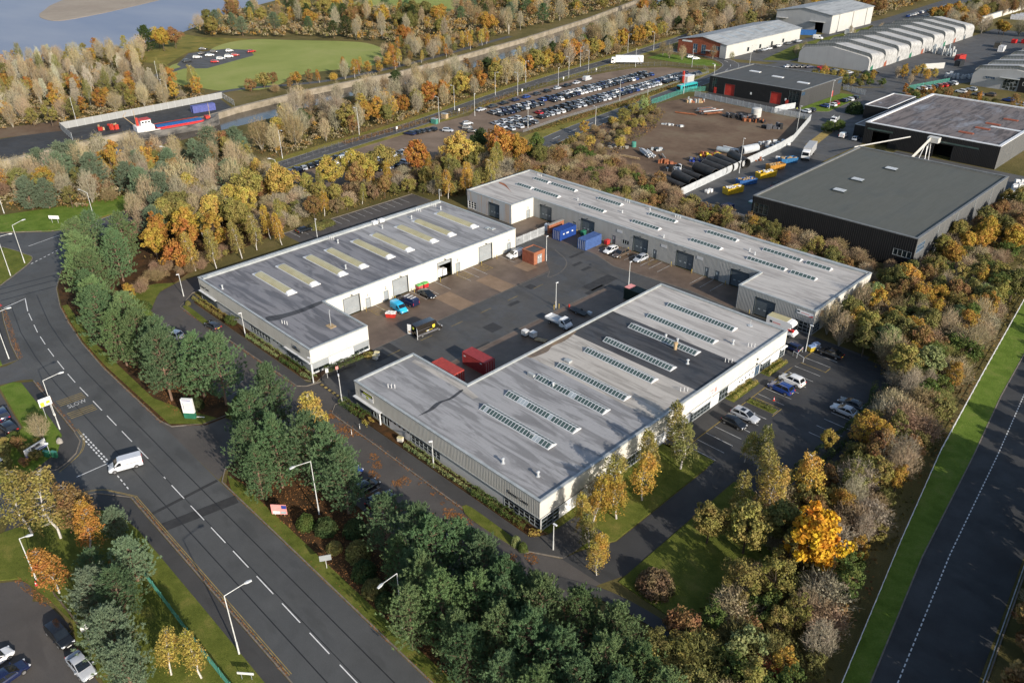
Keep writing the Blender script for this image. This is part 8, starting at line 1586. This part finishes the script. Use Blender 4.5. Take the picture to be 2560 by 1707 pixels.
hedge('low clipped green hedge in front of the big unit windows', [(-84.0, 59.1), (-63.4, 59.1)], 1.2, 0.8, 'lime'); hedge('dark clipped hedge at the glazed corner of the big unit', [(-68, 59.0), (-57.4, 59.1)], 1.3, 1.1, 'green'); hedge('green and red-tipped hedge by the gate end of the big unit', [(-101.2, 58.7), (-94.0, 58.9)], 1.5, 1.2, 'green'); hedge('yellow heather mound beside the canopy post', [(-94.0, 58.5), (-92.4, 58.4)], 1.4, 0.7, 'yellow'); hedge('yellow shrub mound at the glazed corner', [(-56.6, 58.7), (-55.2, 59.6)], 1.0, 0.6, 'yellow')
hedge('pale green sage border in front of the west unit', [(-134, 59.3), (-122.4, 59.4)], 1.5, 0.7, 'lime'); hedge('mixed green and rust border at the west unit corner', [(-157.2, 59.3), (-143, 59.4)], 1.4, 0.8, 'yolive'); hedge('clipped laurel hedge before the shuttered windows of the west unit', [(-121.2, 59.2), (-114.4, 59.3)], 1.5, 1.0, 'green'); hedge('pale sage border at the gate corner of the west unit', [(-114.2, 59.2), (-111.2, 59.6)], 1.4, 0.7, 'lime'); hedge('long green sage bank along the gateway end wall', [(-111.8, 62.5), (-111.4, 70)], 1.6, 0.8, 'green'); hedge('golden mound at the end of the gateway bank', [(-110.8, 70.2), (-110.0, 71.8)], 1.5, 0.9, 'yolive')
hedge('low mixed border below the car park windows', [(-54.8, 106.4), (-54.8, 114.2)], 1.5, 0.7, 'yolive'); hedge('grassy shrub bed between car park bays', [(-51.5, 108.4), (-47.9, 108.4)], 1.1, 0.6, 'olive'); hedge('low golden border by the far car park door', [(-54.7, 117.8), (-54.7, 124.2)], 1.5, 0.5, 'yolive'); hedge('dark boundary hedge on the shaded side of the car park', [(-36.4, 96), (-35.6, 112), (-36, 121), (-38, 127)], 2.4, 1.6, 'dgreen')
o = plant('scrub', -140.4, 59.2, 2.2, 'green', 'with fan leaves in the west unit border', 'front border shrubs', 0.12)
# --- birches and small trees in front
for x, y, h, c, lab in ((-94.8, 49.9, 9.8, 'yellow', 'thinning on the small entrance lawn'), (-94.5, 14.9, 8.8, 'orange', 'on the verge lawn by the small blue pine'), (-91.0, 9.5, 8.5, 'orange', 'at the kerb of the corner car park'), (-101.2, 13.1, 11.6, 'yolive', 'with twin stems on the verge lawn'), (-98.6, 16.0, 10.5, 'rust', 'behind the twin-stemmed one on the verge lawn'), (-104.8, 10.6, 11, 'yolive', 'near the side street footway'), (-107.4, 6.0, 10, 'olive', 'at the edge of the verge lawn'), (-69.4, 14.2, 6.8, 'yellow', 'beyond the end of the green mesh fence'), (-66.6, 16.4, 7.0, 'yellow', 'beside the street name sign lawn')): plant('birch', x, y, h, c, lab, 'front lawn birches', 0.13, 1.15)
for x, y, h, kind in ((-86.0, 17.4, 6.6, 'blue_pine'), (-96.0, 18.8, 4.6, 'blue_pine'), (-83.4, 12.0, 7.0, 'blue_pine'), (-75.6, 10.8, 7.4, 'blue_pine'), (-70.8, 10.4, 6.4, 'blue_pine')): plant(kind, x, y, h, 'blue', 'spreading on the verge lawn inside the mesh fence', 'verge lawn pines', 0.13)
plant('pine', -80.6, 13.8, 8.0, 'pineb', 'rounded and dark among the blue-green ones', 'verge lawn pines', 0.13, 1.25); plant('pine', -89.0, 13.6, 5.4, 'pineb', 'small on the verge lawn behind the mesh fence', 'verge lawn pines', 0.13, 1.3); plant('scrub', -88.6, 15.6, 2.4, 'golden', 'at the foot of the blue-green pine', 'verge lawn shrubs', 0.13)
plant('bare', -126.6, 18.9, 5.0, 'tan', 'on the bright lawn west of the main road', 'west lawn shrubs', 0.13); plant('scrub', -131.4, 19.4, 2.6, 'green', 'on the bright lawn west of the main road', 'west lawn shrubs', 0.13)
scatter([(-131, 17), (-124.5, 18.6), (-119.8, 16), (-120.6, 9), (-127, 9)], 14, 1.7, [(2, 'scrub', ['olive', 'green', 'rust', 'yolive'], 1.2, 2.2)], 'on the shrub bank behind the blue and white sign', 'sign bank shrubs', 0.1)
# --- belt on the east side of the estate
BW_, BG_ = 'in the belt between car park and bypass', 'east belt'
for x, y, h, k, c in ((-25.8, 77.8, 12.0, 'maple', 'vivid'), (-34.6, 84, 9.5, 'birch', 'yellow'), (-37.0, 87.5, 10, 'birch', 'yolive'), (-33.0, 90, 9.5, 'birch', 'golden'), (-41.2, 92, 8.5, 'birch', 'olive'), (-38, 81, 8, 'birch', 'yolive'), (-34.0, 76, 8.5, 'oak', 'yolive'), (-31, 80, 8, 'oak', 'olive'), (-38.4, 74.2, 6.5, 'oak', 'yolive'), (-22.4, 60.6, 3.6, 'thorn', 'red'), (-24.6, 61, 5, 'scrub', 'lime'), (-46.5, 139.5, 8, 'oak', 'yolive'), (-43.5, 143, 7.5, 'oak', 'olive'), (-42.0, 137.4, 7.5, 'oak', 'lime'), (-36.4, 131, 8.5, 'oak', 'yolive'), (-33.4, 134, 8, 'oak', 'lime'), (-49.8, 152, 7, 'maple', 'golden'), (-52.4, 156, 6, 'oak', 'golden'), (-36.5, 104.5, 4, 'maple', 'yellow'), (-29.5, 106, 6.5, 'oak', 'rust')): plant(k, x, y, h, c, BW_, BG_)
for x, y, h, c in ((-51.8, 66.5, 8.5, 'golden'), (-50.4, 63.4, 7.5, 'yellow'), (-52.2, 71.4, 8.8, 'yolive'), (-50.0, 69.4, 8, 'golden'), (-49.8, 75, 8.4, 'golden'), (-51.8, 80, 8.6, 'yolive'), (-50, 84.8, 9.0, 'olive'), (-48.6, 62.0, 6.5, 'yolive'), (-46.2, 60.6, 6.4, 'golden'), (-45.2, 59.4, 5.6, 'yellow'), (-52.8, 87.4, 9.0, 'yolive'), (-44.0, 93, 6, 'yolive')): plant('birch', x, y, h, c, 'on the strip lawn under the big unit side wall', 'side lawn birches', 0.1, 1.15)
plant('bare', -52.8, 67.8, 6.5, 'tan', 'on the strip lawn under the big unit side wall', 'side lawn birches', 0.1)
_fx = lambda y: np.interp(y, [20, 66.4, 92, 116, 145, 182, 235, 300], [-9, -15.7, -20, -23.7, -27, -31, -37, -44])
scatter([(-33, 50), (_fx(50)-2.5, 50), (_fx(66)-3, 66), (_fx(92)-3, 92), (_fx(116)-3, 116), (_fx(145)-3, 145), (_fx(182)-3, 182), (-46, 182), (-44, 140), (-34.5, 128), (-33, 95), (-36, 86), (-29, 76)], 210, 2.3, [(3.2, 'thorn', ['greytwig', 'tan', 'redtwig', 'brown', 'olive'], 3.2, 5.4), (3.2, 'scrub', ['olive', 'yolive', 'green', 'rust'], 2.6, 4.6), (1, 'bare', ['tan', 'greytwig'], 5, 7), (1.6, 'alder', ['yolive', 'golden', 'olive', 'green'], 5, 7.5)], BW_, BG_)
scatter([(-54, 163), (-50, 140), (-46, 182), (-40, 182), (-42, 240), (-52, 240), (-53, 180)], 90, 2.8, [(4, 'thorn', ['redtwig', 'tan', 'brown'], 3, 5), (3, 'oak', ['yolive', 'olive', 'rust', 'golden'], 5, 8), (2, 'scrub', ['olive', 'green', 'rust'], 3, 4.5)], 'in the thicket east of the black warehouse', 'warehouse thicket')
scatter([(-54, 138), (-40, 134), (-32, 150), (-33, 185), (-50, 178)], 50, 3.2, [(3, 'oak', ['yolive', 'olive', 'lime', 'rust', 'golden'], 5.5, 8), (2, 'thorn', ['tan', 'brown', 'greytwig'], 4, 5.5), (1, 'bare', ['tan'], 6, 8)], 'in the thicket beyond the east car park', 'car park thicket')
for k in range(46): y = 40+k*2.6 if k < 30 else 118+(k-30)*6; plant(random.choice(['oak', 'alder', 'oak', 'maple']), 7.5-y*0.105+random.uniform(-0.5, 5), y, random.uniform(10, 13) if k < 30 else random.uniform(7, 10), random.choice(['olive', 'rust', 'brown']), 'on the far side of the bypass road', 'bypass trees', 0, 1.1, True)
scatter([(-2, 70), (2, 60), (10, 60), (-2, 130), (-8, 118)], 40, 1.6, [(1, 'thorn', ['brown', 'redtwig', 'tan'], 1.5, 3)], 'on the dark verge beyond the bypass', 'bypass scrub')
# --- scrub between north unit and the black warehouse
scatter([(-156, 163.5), (-56, 163.5), (-56, 178.5), (-96, 178), (-118, 181), (-124, 187), (-150, 196), (-176, 200), (-178, 176)], 230, 2.5, [(5, 'thorn', ['redtwig', 'brown', 'tan', 'redtwig'], 2.4, 4.4), (3, 'scrub', ['olive', 'yolive', 'rust', 'green'], 2.2, 4.2), (0.6, 'alder', ['olive', 'yolive', 'rust'], 4, 6)], 'in the rough scrub behind the long grey unit', 'north scrub')
for x, y, h, c in ((-84.0, 172, 6.5, 'olive'), (-86, 176, 4.5, 'yolive'), (-92, 176.5, 4.5, 'golden'), (-94.2, 178, 4.5, 'rust')): plant('alder', x, y, h, c, 'against the black warehouse wall', 'north scrub')
scatter([(-180, 203), (-186, 235), (-189, 262), (-183, 262), (-172, 240), (-160, 206)], 40, 2.6, [(3, 'scrub', ['yolive', 'olive', 'yellow'], 1.6, 3.6), (2, 'thorn', ['brown', 'tan'], 1.6, 3)], 'on the weedy edge of the scrap yard', 'yard edge scrub')
for x, y, h, c in ((-181, 236, 6, 'yolive'), (-184, 246, 6.5, 'yolive'), (-185.4, 254, 6.5, 'lime'), (-187, 258, 6, 'yolive'), (-180.6, 214, 5.5, 'golden')): plant('alder', x, y, h, c, 'rising at the yard edge by the dashed road', 'yard edge scrub', wide=1.25)
# --- autumn trees west and north-west of the west unit
for x, y, h, k, c in ((-187.5, 145, 11.5, 'oak', 'orange'), (-183.0, 158, 11.5, 'oak', 'yellow'), (-176.5, 169, 12.5, 'oak', 'orange'), (-174, 174, 9.5, 'oak', 'golden'), (-188, 171, 9.5, 'oak', 'dgreen'), (-180, 178, 8, 'oak', 'green'), (-173, 182, 8.5, 'oak', 'green'), (-168, 178, 7, 'oak', 'olive'), (-169, 138.5, 9.5, 'birch', 'yolive'), (-172, 143, 9.5, 'birch', 'olive'), (-166.5, 147, 9, 'birch', 'golden'), (-163, 152, 9, 'birch', 'yolive'), (-168, 158, 10, 'birch', 'yolive'), (-171, 164, 10, 'birch', 'yolive'), (-163.5, 164, 7, 'alder', 'rust'), (-160.5, 144, 8.5, 'birch', 'yolive'),
                      (-196.5, 128, 10, 'oak', 'yellow'), (-192.5, 136, 10.5, 'oak', 'yolive'), (-190.4, 128, 9.5, 'oak', 'yellow'), (-195, 119, 10, 'oak', 'yellow'), (-188, 66, 10, 'maple', 'orange'), (-183, 62.5, 9, 'maple', 'golden'), (-184.5, 71, 11, 'maple', 'golden'), (-179, 68.5, 10, 'maple', 'orange'), (-177.5, 75, 10, 'maple', 'golden'), (-174.0, 64.0, 7, 'scrub', 'orange'), (-168.5, 70, 9.5, 'birch', 'yolive'), (-170.8, 66, 9.5, 'birch', 'yellow'), (-169.5, 77, 9.5, 'birch', 'yolive'), (-171.5, 82, 9, 'birch', 'yolive'), (-170, 88, 8.5, 'birch', 'golden'), (-175.4, 88, 9, 'birch', 'golden'), (-179, 93, 8.5, 'birch', 'yolive'), (-184, 84, 9.5, 'oak', 'yolive'), (-190, 90, 10, 'oak', 'yellow'), (-192, 83, 9.5, 'oak', 'olive'), (-199, 96, 11, 'oak', 'yolive'), (-196, 104, 11, 'oak', 'yellow'), (-164.2, 48.6, 5, 'alder', 'golden')): plant(k, x, y, h, c, 'in the autumn wood behind the west unit', 'autumn wood')
scatter([(-178, 92), (-178, 136), (-166, 138), (-158, 165), (-178, 190), (-192, 165), (-190, 120), (-205, 108), (-212, 84), (-188, 76)], 150, 2.9, [(4, 'thorn', ['brown', 'redtwig', 'tan', 'greytwig'], 3, 5), (3, 'scrub', ['olive', 'rust', 'yolive', 'brown'], 2.6, 4.6), (1.2, 'oak', ['olive', 'yolive', 'rust'], 6, 9), (0.8, 'birch', ['yolive', 'golden'], 6, 8.5)], 'in the autumn wood behind the west unit', 'autumn wood')
scatter([(-170, 66), (-172, 56), (-168, 52), (-178, 58), (-176, 80)], 26, 1.8, [(3, 'thorn', ['redtwig', 'brown'], 1.6, 3), (1, 'scrub', ['rust', 'brown', 'yolive'], 1.4, 2.6)], 'on the leaf-strewn bank beside the turning head', 'bank scrub')
# --- wood between the far road and the canal
for x, y, h in ((-215.5, 85.5, 13), (-220.5, 104, 12.5), (-212, 98, 11)): plant('bare', x, y, h, 'tan', 'in the wood beside the far road', 'road wood', wide=1.1)
for x, y, h, k, c in ((-222, 76, 10, 'blue_pine', 'blue'), (-214, 78, 10, 'blue_pine', 'blue'), (-226, 84, 9, 'blue_pine', 'blue'), (-246, 72, 10, 'blue_pine', 'blue'), (-256, 66, 9.5, 'blue_pine', 'blue'), (-266, 64, 9, 'blue_pine', 'blue'), (-268, 74, 9, 'blue_pine', 'blue'), (-250, 110, 9.5, 'blue_pine', 'blue'), (-246, 117, 9, 'blue_pine', 'blue'), (-258, 112, 5, 'alder', 'golden'), (-262, 104, 6, 'alder', 'yolive'), (-254, 80, 10, 'alder', 'golden'), (-247, 88, 9.5, 'alder', 'golden'), (-250, 60, 9, 'alder', 'golden'), (-262, 52, 8, 'alder', 'orange'), (-240, 78, 8, 'alder', 'yolive')): plant(k, x, y, h, c, 'in the mixed wood between junction and canal', 'junction wood', 0)
JUN = [(-232, 64), (-246, 48), (-262, 44), (-274, 56), (-274, 86), (-256, 100), (-252, 118), (-238, 120), (-233, 96)]
scatter(JUN, 70, 4.2, [(3, 'bare', ['tan', 'greytwig', 'tan'], 7, 11), (2, 'alder', ['golden', 'olive', 'rust', 'yolive'], 6, 9), (1.4, 'blue_pine', ['blue'], 6, 9), (2, 'thorn', ['brown', 'redtwig'], 3, 5)], 'in the mixed wood between junction and canal', 'junction wood')
scatter([(-214, 70), (-226, 96), (-223, 110), (-205, 106), (-190, 82), (-196, 62)], 46, 3.6, [(3, 'bare', ['tan', 'greytwig'], 7, 11.5), (1.4, 'oak', ['yolive', 'yellow', 'olive'], 7, 10), (1.6, 'thorn', ['brown', 'redtwig'], 3, 5), (1, 'blue_pine', ['blue'], 6, 9)], 'in the wood beside the far road', 'road wood')
RW1 = [(-236, 124), (-238.5, 149), (-243, 185), (-251, 222), (-258, 254), (-264, 300), (-268, 334), (-277, 389), (-292, 470), (-330, 440), (-306, 350), (-292, 272), (-288, 220), (-285, 180), (-280, 152), (-258, 140), (-252, 122)]
for k in range(34): y = 160+k*7.2; x = np.interp(y, [149, 185, 222, 254, 300, 334, 389, 470], [-242.5, -248, -256, -262.5, -269, -273, -282, -298]); plant(random.choice(['maple', 'oak', 'maple']), x+random.uniform(-2, 1.5), y+random.uniform(-2, 2), random.uniform(7.5, 11), random.choice(['golden', 'golden', 'orange', 'yellow', 'yolive']), 'in the avenue along the far road', 'far road avenue', 0)
scatter(RW1, 190, 5.0, [(6, 'bare', ['greytwig', 'tan', 'greytwig', 'brown'], 8, 12), (2, 'alder', ['golden', 'yellow', 'olive', 'rust'], 6, 9), (1, 'oak', ['green', 'olive', 'dgreen'], 6, 9), (1.5, 'thorn', ['brown', 'tan'], 3, 5)], 'in the grey wood between far road and canal', 'canal wood')
# --- beyond the canal: pale poplars, meadow trees, forest
scatter([(-328, 90), (-330, 150), (-346, 154), (-400, 148), (-440, 170), (-468, 165), (-466, 100), (-455, 40), (-350, 50)], 200, 5.4, [(3, 'poplar', ['pale', 'tan', 'olive'], 10, 14), (3, 'bare', ['tan', 'greytwig'], 8, 12), (2.4, 'alder', ['golden', 'yolive', 'orange', 'olive'], 7, 10), (1.2, 'birch', ['pale', 'yolive'], 8, 11), (1.5, 'thorn', ['brown', 'tan', 'greytwig'], 3, 5)], 'in the pale poplar wood beyond the ship', 'poplar wood', avoid=((-402, 172, 12), (-392, 150, 4)))
for x, y, h, k, c in ((-458, 178, 12, 'blue_pine', 'dgreen'), (-452, 184, 12, 'oak', 'golden'), (-462, 186, 11, 'oak', 'yellow'), (-455, 192, 11, 'oak', 'rust'), (-333, 176, 6, 'scrub', 'yolive'), (-336, 182, 5, 'scrub', 'rust'), (-330, 168, 5, 'scrub', 'rust'), (-329, 190, 5, 'scrub', 'golden')): plant(k, x, y, h, c, 'at the edge of the green meadow', 'meadow edge', 0)
scatter([(-319, 160), (-326, 200), (-332, 240), (-344, 244), (-352, 262), (-372, 276), (-345, 340), (-328, 280), (-320, 240), (-317, 200)], 75, 4.2, [(3, 'birch', ['golden', 'yellow', 'orange'], 6, 9.5), (2, 'alder', ['golden', 'rust', 'olive'], 5, 8), (1.2, 'thorn', ['brown', 'tan', 'golden'], 3, 5), (0.8, 'bare', ['greytwig', 'tan'], 7, 10)], 'on the canal side of the meadow', 'meadow birches')
FOR = [(-352, 340), (-372, 278), (-394, 278), (-412, 272), (-436, 254), (-458, 240), (-478, 222), (-505, 222), (-562, 290), (-540, 345), (-470, 366), (-438, 372), (-500, 470), (-600, 570), (-640, 680), (-470, 700), (-410, 560), (-378, 470)]
scatter(FOR, 300, 7.2, [(3, 'oak', ['golden', 'rust', 'olive', 'orange', 'yolive'], 9, 13), (2, 'bare', ['greytwig', 'tan', 'brown'], 9, 13), (2.4, 'pine', ['pineb', 'dgreen', 'blue'], 9, 12), (1.5, 'poplar', ['tan', 'greytwig'], 11, 16), (1.6, 'birch', ['golden', 'yellow', 'rust'], 8, 11)], 'in the forest beyond the green meadow', 'meadow forest', wide=1.2)
scatter([(-300, 480), (-280, 420), (-262, 400), (-256, 450), (-262, 540), (-236, 545), (-226, 560), (-240, 720), (-360, 900), (-430, 700), (-372, 520), (-350, 440)], 220, 7.5, [(3, 'oak', ['golden', 'rust', 'olive', 'yellow', 'orange'], 8, 12), (3, 'bare', ['greytwig', 'tan', 'brown'], 8, 12), (1, 'alder', ['olive', 'yolive'], 7, 10)], 'in the wood behind the far depots', 'depot wood', wide=1.15)
scatter([(-196, 560), (-194, 700), (-160, 720), (-176, 560), (-150, 545), (-116, 556), (-112, 574), (-60, 560), (-60, 540), (-160, 536)], 110, 6.0, [(3, 'bare', ['tan', 'brown', 'greytwig'], 7, 10), (2, 'oak', ['rust', 'golden', 'olive', 'orange'], 7, 10)], 'in the trees at the far end of the estate', 'estate end trees', wide=1.15)
scatter([(-230, 700), (-160, 730), (-60, 740), (20, 760), (0, 1000), (-420, 1000)], 120, 10, [(3, 'oak', ['rust', 'olive', 'brown'], 9, 12), (2, 'bare', ['greytwig', 'brown'], 9, 12)], 'in the distant wood past the last warehouses', 'distant wood', wide=1.4)
# --- estate shrubs far right
scatter([(-160, 349), (-146, 352), (-139, 364), (-147, 380), (-160, 372), (-176, 360)], 30, 2.8, [(3, 'scrub', ['yolive', 'olive', 'green'], 2, 3.6), (1, 'alder', ['golden', 'yellow'], 4, 6)], 'on the corner bed below the saw-tooth terrace', 'terrace corner bed')
scatter([(-128, 352), (-122, 336), (-100, 334), (-70, 336), (-60, 352), (-90, 362), (-116, 362)], 48, 3.0, [(3, 'scrub', ['rust', 'yolive', 'green', 'olive'], 2, 3.6), (2, 'alder', ['golden', 'orange', 'rust'], 4, 6.5)], 'in the planting in front of the office terrace', 'office planting')
scatter([(-132, 372), (-126, 392), (-136, 398), (-143, 384)], 10, 3, [(1, 'bare', ['tan'], 4, 6), (1, 'alder', ['yellow', 'golden'], 5, 7)], 'at the mouth of the saw-tooth yard', 'yard mouth trees')
plant('bush', -127.4, 310.5, 4.2, 'dgreen', 'like a ball beside the wet annex', 'annex bush', 0, 1.0); scatter([(-123.5, 277), (-119, 277), (-119, 288), (-123, 290)], 6, 1.8, [(1, 'scrub', ['dgreen', 'green'], 2.4, 3.4)], 'beside the tipper truck at the recycling shed', 'tipper shrubs')
for x, y, h, c in ((-243, 352, 7, 'tan'), (-236, 353, 7, 'tan'), (-226.5, 366, 6.5, 'brown'), (-250, 356, 7, 'brown'), (-217, 368, 4.5, 'olive')): plant('bare', x, y, h, c, 'on the lawn in front of the brick depot', 'depot lawn trees')
scatter([(-206, 380), (-198, 386), (-198, 516), (-214, 516)], 16, 5, [(1, 'scrub', ['green', 'olive'], 1.4, 3), (1, 'bare', ['tan'], 4, 6)], 'on the grass bank beside the saw-tooth terrace', 'terrace bank')
# ------------------------------------------------------------------ ground cover nobody could count
def cover(name, label, polys, n, size, cols, cat, z=0.03, hmax=0.6, flat=False, mat_=None):
    r = np.random.default_rng(n); P = []
    tot = 0; areas = [abs(sum(p[i-1][0]*p[i][1]-p[i][0]*p[i-1][1] for i in range(len(p))))/2 for p in polys]
    for p, a in zip(polys, areas):
        k = int(n*a/sum(areas)); xs = [q[0] for q in p]; ys = [q[1] for q in p]; got = 0; tr = 0
        while got < k and tr < 30:
            tr += 1; c = np.stack([r.uniform(min(xs), max(xs), k*2), r.uniform(min(ys), max(ys), k*2)], 1); ok = np.zeros(len(c), bool)
            for i in range(len(p)):
                (x1, y1), (x2, y2) = p[i], p[i-1]; t = ((y1 > c[:, 1]) != (y2 > c[:, 1])) & (c[:, 0] < (x2-x1)*(c[:, 1]-y1)/((y2-y1) or 1e-9)+x1); ok ^= t
            c = c[ok][:k-got]; got += len(c); P.append(c)
    P = np.concatenate(P); c = np.concatenate([P, (z+r.uniform(0, 1, len(P))**2*hmax)[:, None]], 1)
    out = np.tile(np.array([[0, 0, 1.0]]), (len(c), 1)); v = leaves(c, out, size, r, 2.5 if flat else 0.5); o = obj(name, arr_mesh(name, v, 4, mat_ or 'undergrowth')); stuff(o, label, cat); return o
t = NT('undergrowth'); v = t.pos(True); f1 = t.noise(v, 0.07, 5, 0.65); f2 = t.noise(v, 3.0, 2, 0.6)
c_ = t.ramp(f1, [(0.3, (0.05, 0.065, 0.016)), (0.45, (0.14, 0.115, 0.035)), (0.58, (0.19, 0.105, 0.05)), (0.72, (0.22, 0.165, 0.06))]); t.fin(t.mix(0.7, c_, t.ramp(f2, [(0.25, 0.5), (0.75, 1.2)]), 'MULTIPLY'), 0.95, 0.05)
mat('fallen_leaf', (0.16, 0.075, 0.03), (0.34, 0.155, 0.055), 1.5, 0.9, 0.1, world=True)
cover('undergrowth', 'brown and olive undergrowth covering the woods and scrub', [RW1, JUN, [(-178, 92), (-178, 136), (-166, 138), (-158, 165), (-178, 190), (-192, 165), (-190, 120), (-205, 108), (-213, 80), (-188, 60), (-172, 66)], [(-156, 163.5), (-56, 163.5), (-56, 178.5), (-96, 178), (-118, 181), (-124, 187), (-150, 198), (-182, 203), (-180, 170)], [(-33, 60), (-16, 60), (-24, 116), (-31, 182), (-44, 240), (-53, 240), (-53, 165), (-44, 135), (-34, 128), (-33, 95)], [(-328, 90), (-330, 150), (-346, 154), (-400, 148), (-440, 170), (-468, 165), (-466, 100), (-380, 90)], [(-180, 208), (-187, 235), (-189, 265), (-180, 262), (-168, 238), (-158, 204)]], 62000, 0.26, None, 'undergrowth', 0.03, 0.9)
cover('weeds', 'tufted weeds and yellowing grass along the road verges', [[(-196, 205), (-197, 260), (-203.5, 300), (-208, 330), (-205.5, 290), (-202.5, 262), (-200.5, 225), (-198, 203)], [(-232.5, 150), (-235, 205), (-247, 268), (-250, 268), (-240, 205), (-236, 150)]], 9000, 0.22, None, 'weeds', 0.05, 0.6)
def canopy(name, label, polys, n, cat='wood', h0=2.5, h1=6.5, leaf=0.42, per=46):
    """closed mass of crowns between the trees that stand out"""
    r = np.random.default_rng(n); C = []; O = []
    for p in polys:
        xs = [q[0] for q in p]; ys = [q[1] for q in p]; A_ = abs(sum(p[i-1][0]*p[i][1]-p[i][0]*p[i-1][1] for i in range(len(p))))/2; k = 0; tr = 0
        while k < A_/n and tr < 9*A_/n:
            tr += 1; q = (r.uniform(min(xs), max(xs)), r.uniform(min(ys), max(ys)))
            if not inside(q, p) or not seen(*q, 6): k += 0 if inside(q, p) is False else 1; continue
            k += 1; z = r.uniform(h0, h1); w_ = r.uniform(1.4, 2.6); v = unit(r.normal(size=(per, 3))); v[:, 2] = np.abs(v[:, 2])*0.9; c = v*np.array([w_, w_, z*0.55])*(r.uniform(0.55, 1, (per, 1))); C.append(c+np.array([q[0], q[1], z*0.42])); O.append(v)
    C = np.concatenate(C); O = np.concatenate(O); o = obj(name, arr_mesh(name, leaves(C, O, leaf, r), 4, 'woodland')); return stuff(o, label, cat)
t = NT('woodland'); v = t.pos(True); f1 = t.noise(v, 0.16, 3, 0.6); f2 = t.noise(v, 1.6, 2, 0.6)
c_ = t.ramp(f1, [(0.28, (0.06, 0.08, 0.025)), (0.40, (0.17, 0.15, 0.05)), (0.48, (0.30, 0.25, 0.16)), (0.57, (0.22, 0.14, 0.06)), (0.66, (0.40, 0.24, 0.05)), (0.76, (0.16, 0.15, 0.05))]); t.fin(t.mix(0.7, c_, t.ramp(f2, [(0.25, 0.5), (0.75, 1.2)]), 'MULTIPLY'), 0.95, 0.05)
canopy('woodland', 'closed autumn canopy of the far forest between its taller trees', [FOR, [(-300, 480), (-280, 420), (-262, 400), (-256, 450), (-262, 540), (-236, 545), (-226, 560), (-240, 720), (-360, 900), (-430, 700), (-372, 520), (-350, 440)], [(-230, 700), (-160, 730), (-60, 740), (20, 760), (0, 1000), (-420, 1000)]], 17)
canopy('canal_woodland', 'low mixed growth under the bare trees along the canal', [RW1, JUN, [(-332, 92), (-332, 148), (-346, 152), (-398, 146), (-440, 168), (-466, 163), (-464, 100), (-455, 40), (-350, 50)]], 13, 'wood', 1.2, 3.6, 0.3, 40)
LV = []
for line, wd in (([(-96, 34.6), (-40, 34.6)], 0.9), ([(-60, 23.4), (-102, 23.5)], 0.5), ([(-118, 34.7), (-143, 34.7), (-165, 36.4), (-174, 37.8)], 0.8), ([(-125.5, 23.6), (-146, 23.9)], 0.6), ([(-157, 24.6), (-181, 28.6)], 0.9), ([(-101, 56), (-66, 55.7)], 0.7), ([(-112, 56.2), (-155, 55.3)], 0.6), ([(-97.5, 6.6), (-90, 7.9)], 1.2), ([(-262, 23), (-229, 42), (-221, 52)], 0.6)):
    a, b = strip_pts(line, wd); LV.append(a+b[::-1])
cover('fallen_leaves', 'orange fallen leaves drifted along the kerbs', LV, 6500, 0.10, None, 'leaves', 0.03, 0.12, True, 'fallen_leaf')
PT = []
for k in range(60):
    x, y = random.choice([(random.uniform(-88, -64), random.uniform(47, 55)), (random.uniform(-100, -92), random.uniform(53, 57)), (random.uniform(-70, -50), random.uniform(50, 56))]); r_ = random.uniform(0.3, 1.7); PT.append([(x+r_*random.uniform(0.5, 1.3)*math.cos(q*1.05), y+r_*random.uniform(0.4, 1.0)*math.sin(q*1.05)) for q in range(6)])
cover('leaf_drift', 'patches of orange leaves lying on the front road', PT, 4200, 0.10, None, 'leaves', 0.03, 0.06, True, 'fallen_leaf')
cover('leaf_litter', 'brown leaf litter under the verge pines', [[(-96, 36), (-57, 36), (-57, 45), (-96, 45)], [(-174, 39), (-118, 37), (-116, 45), (-160, 48)], [(-56, 36), (-22, 36), (-22, 52), (-46, 50)]], 9000, 0.11, None, 'leaves', 0.14, 0.08, True, 'fallen_leaf')
print('planted', len(PLANTED))
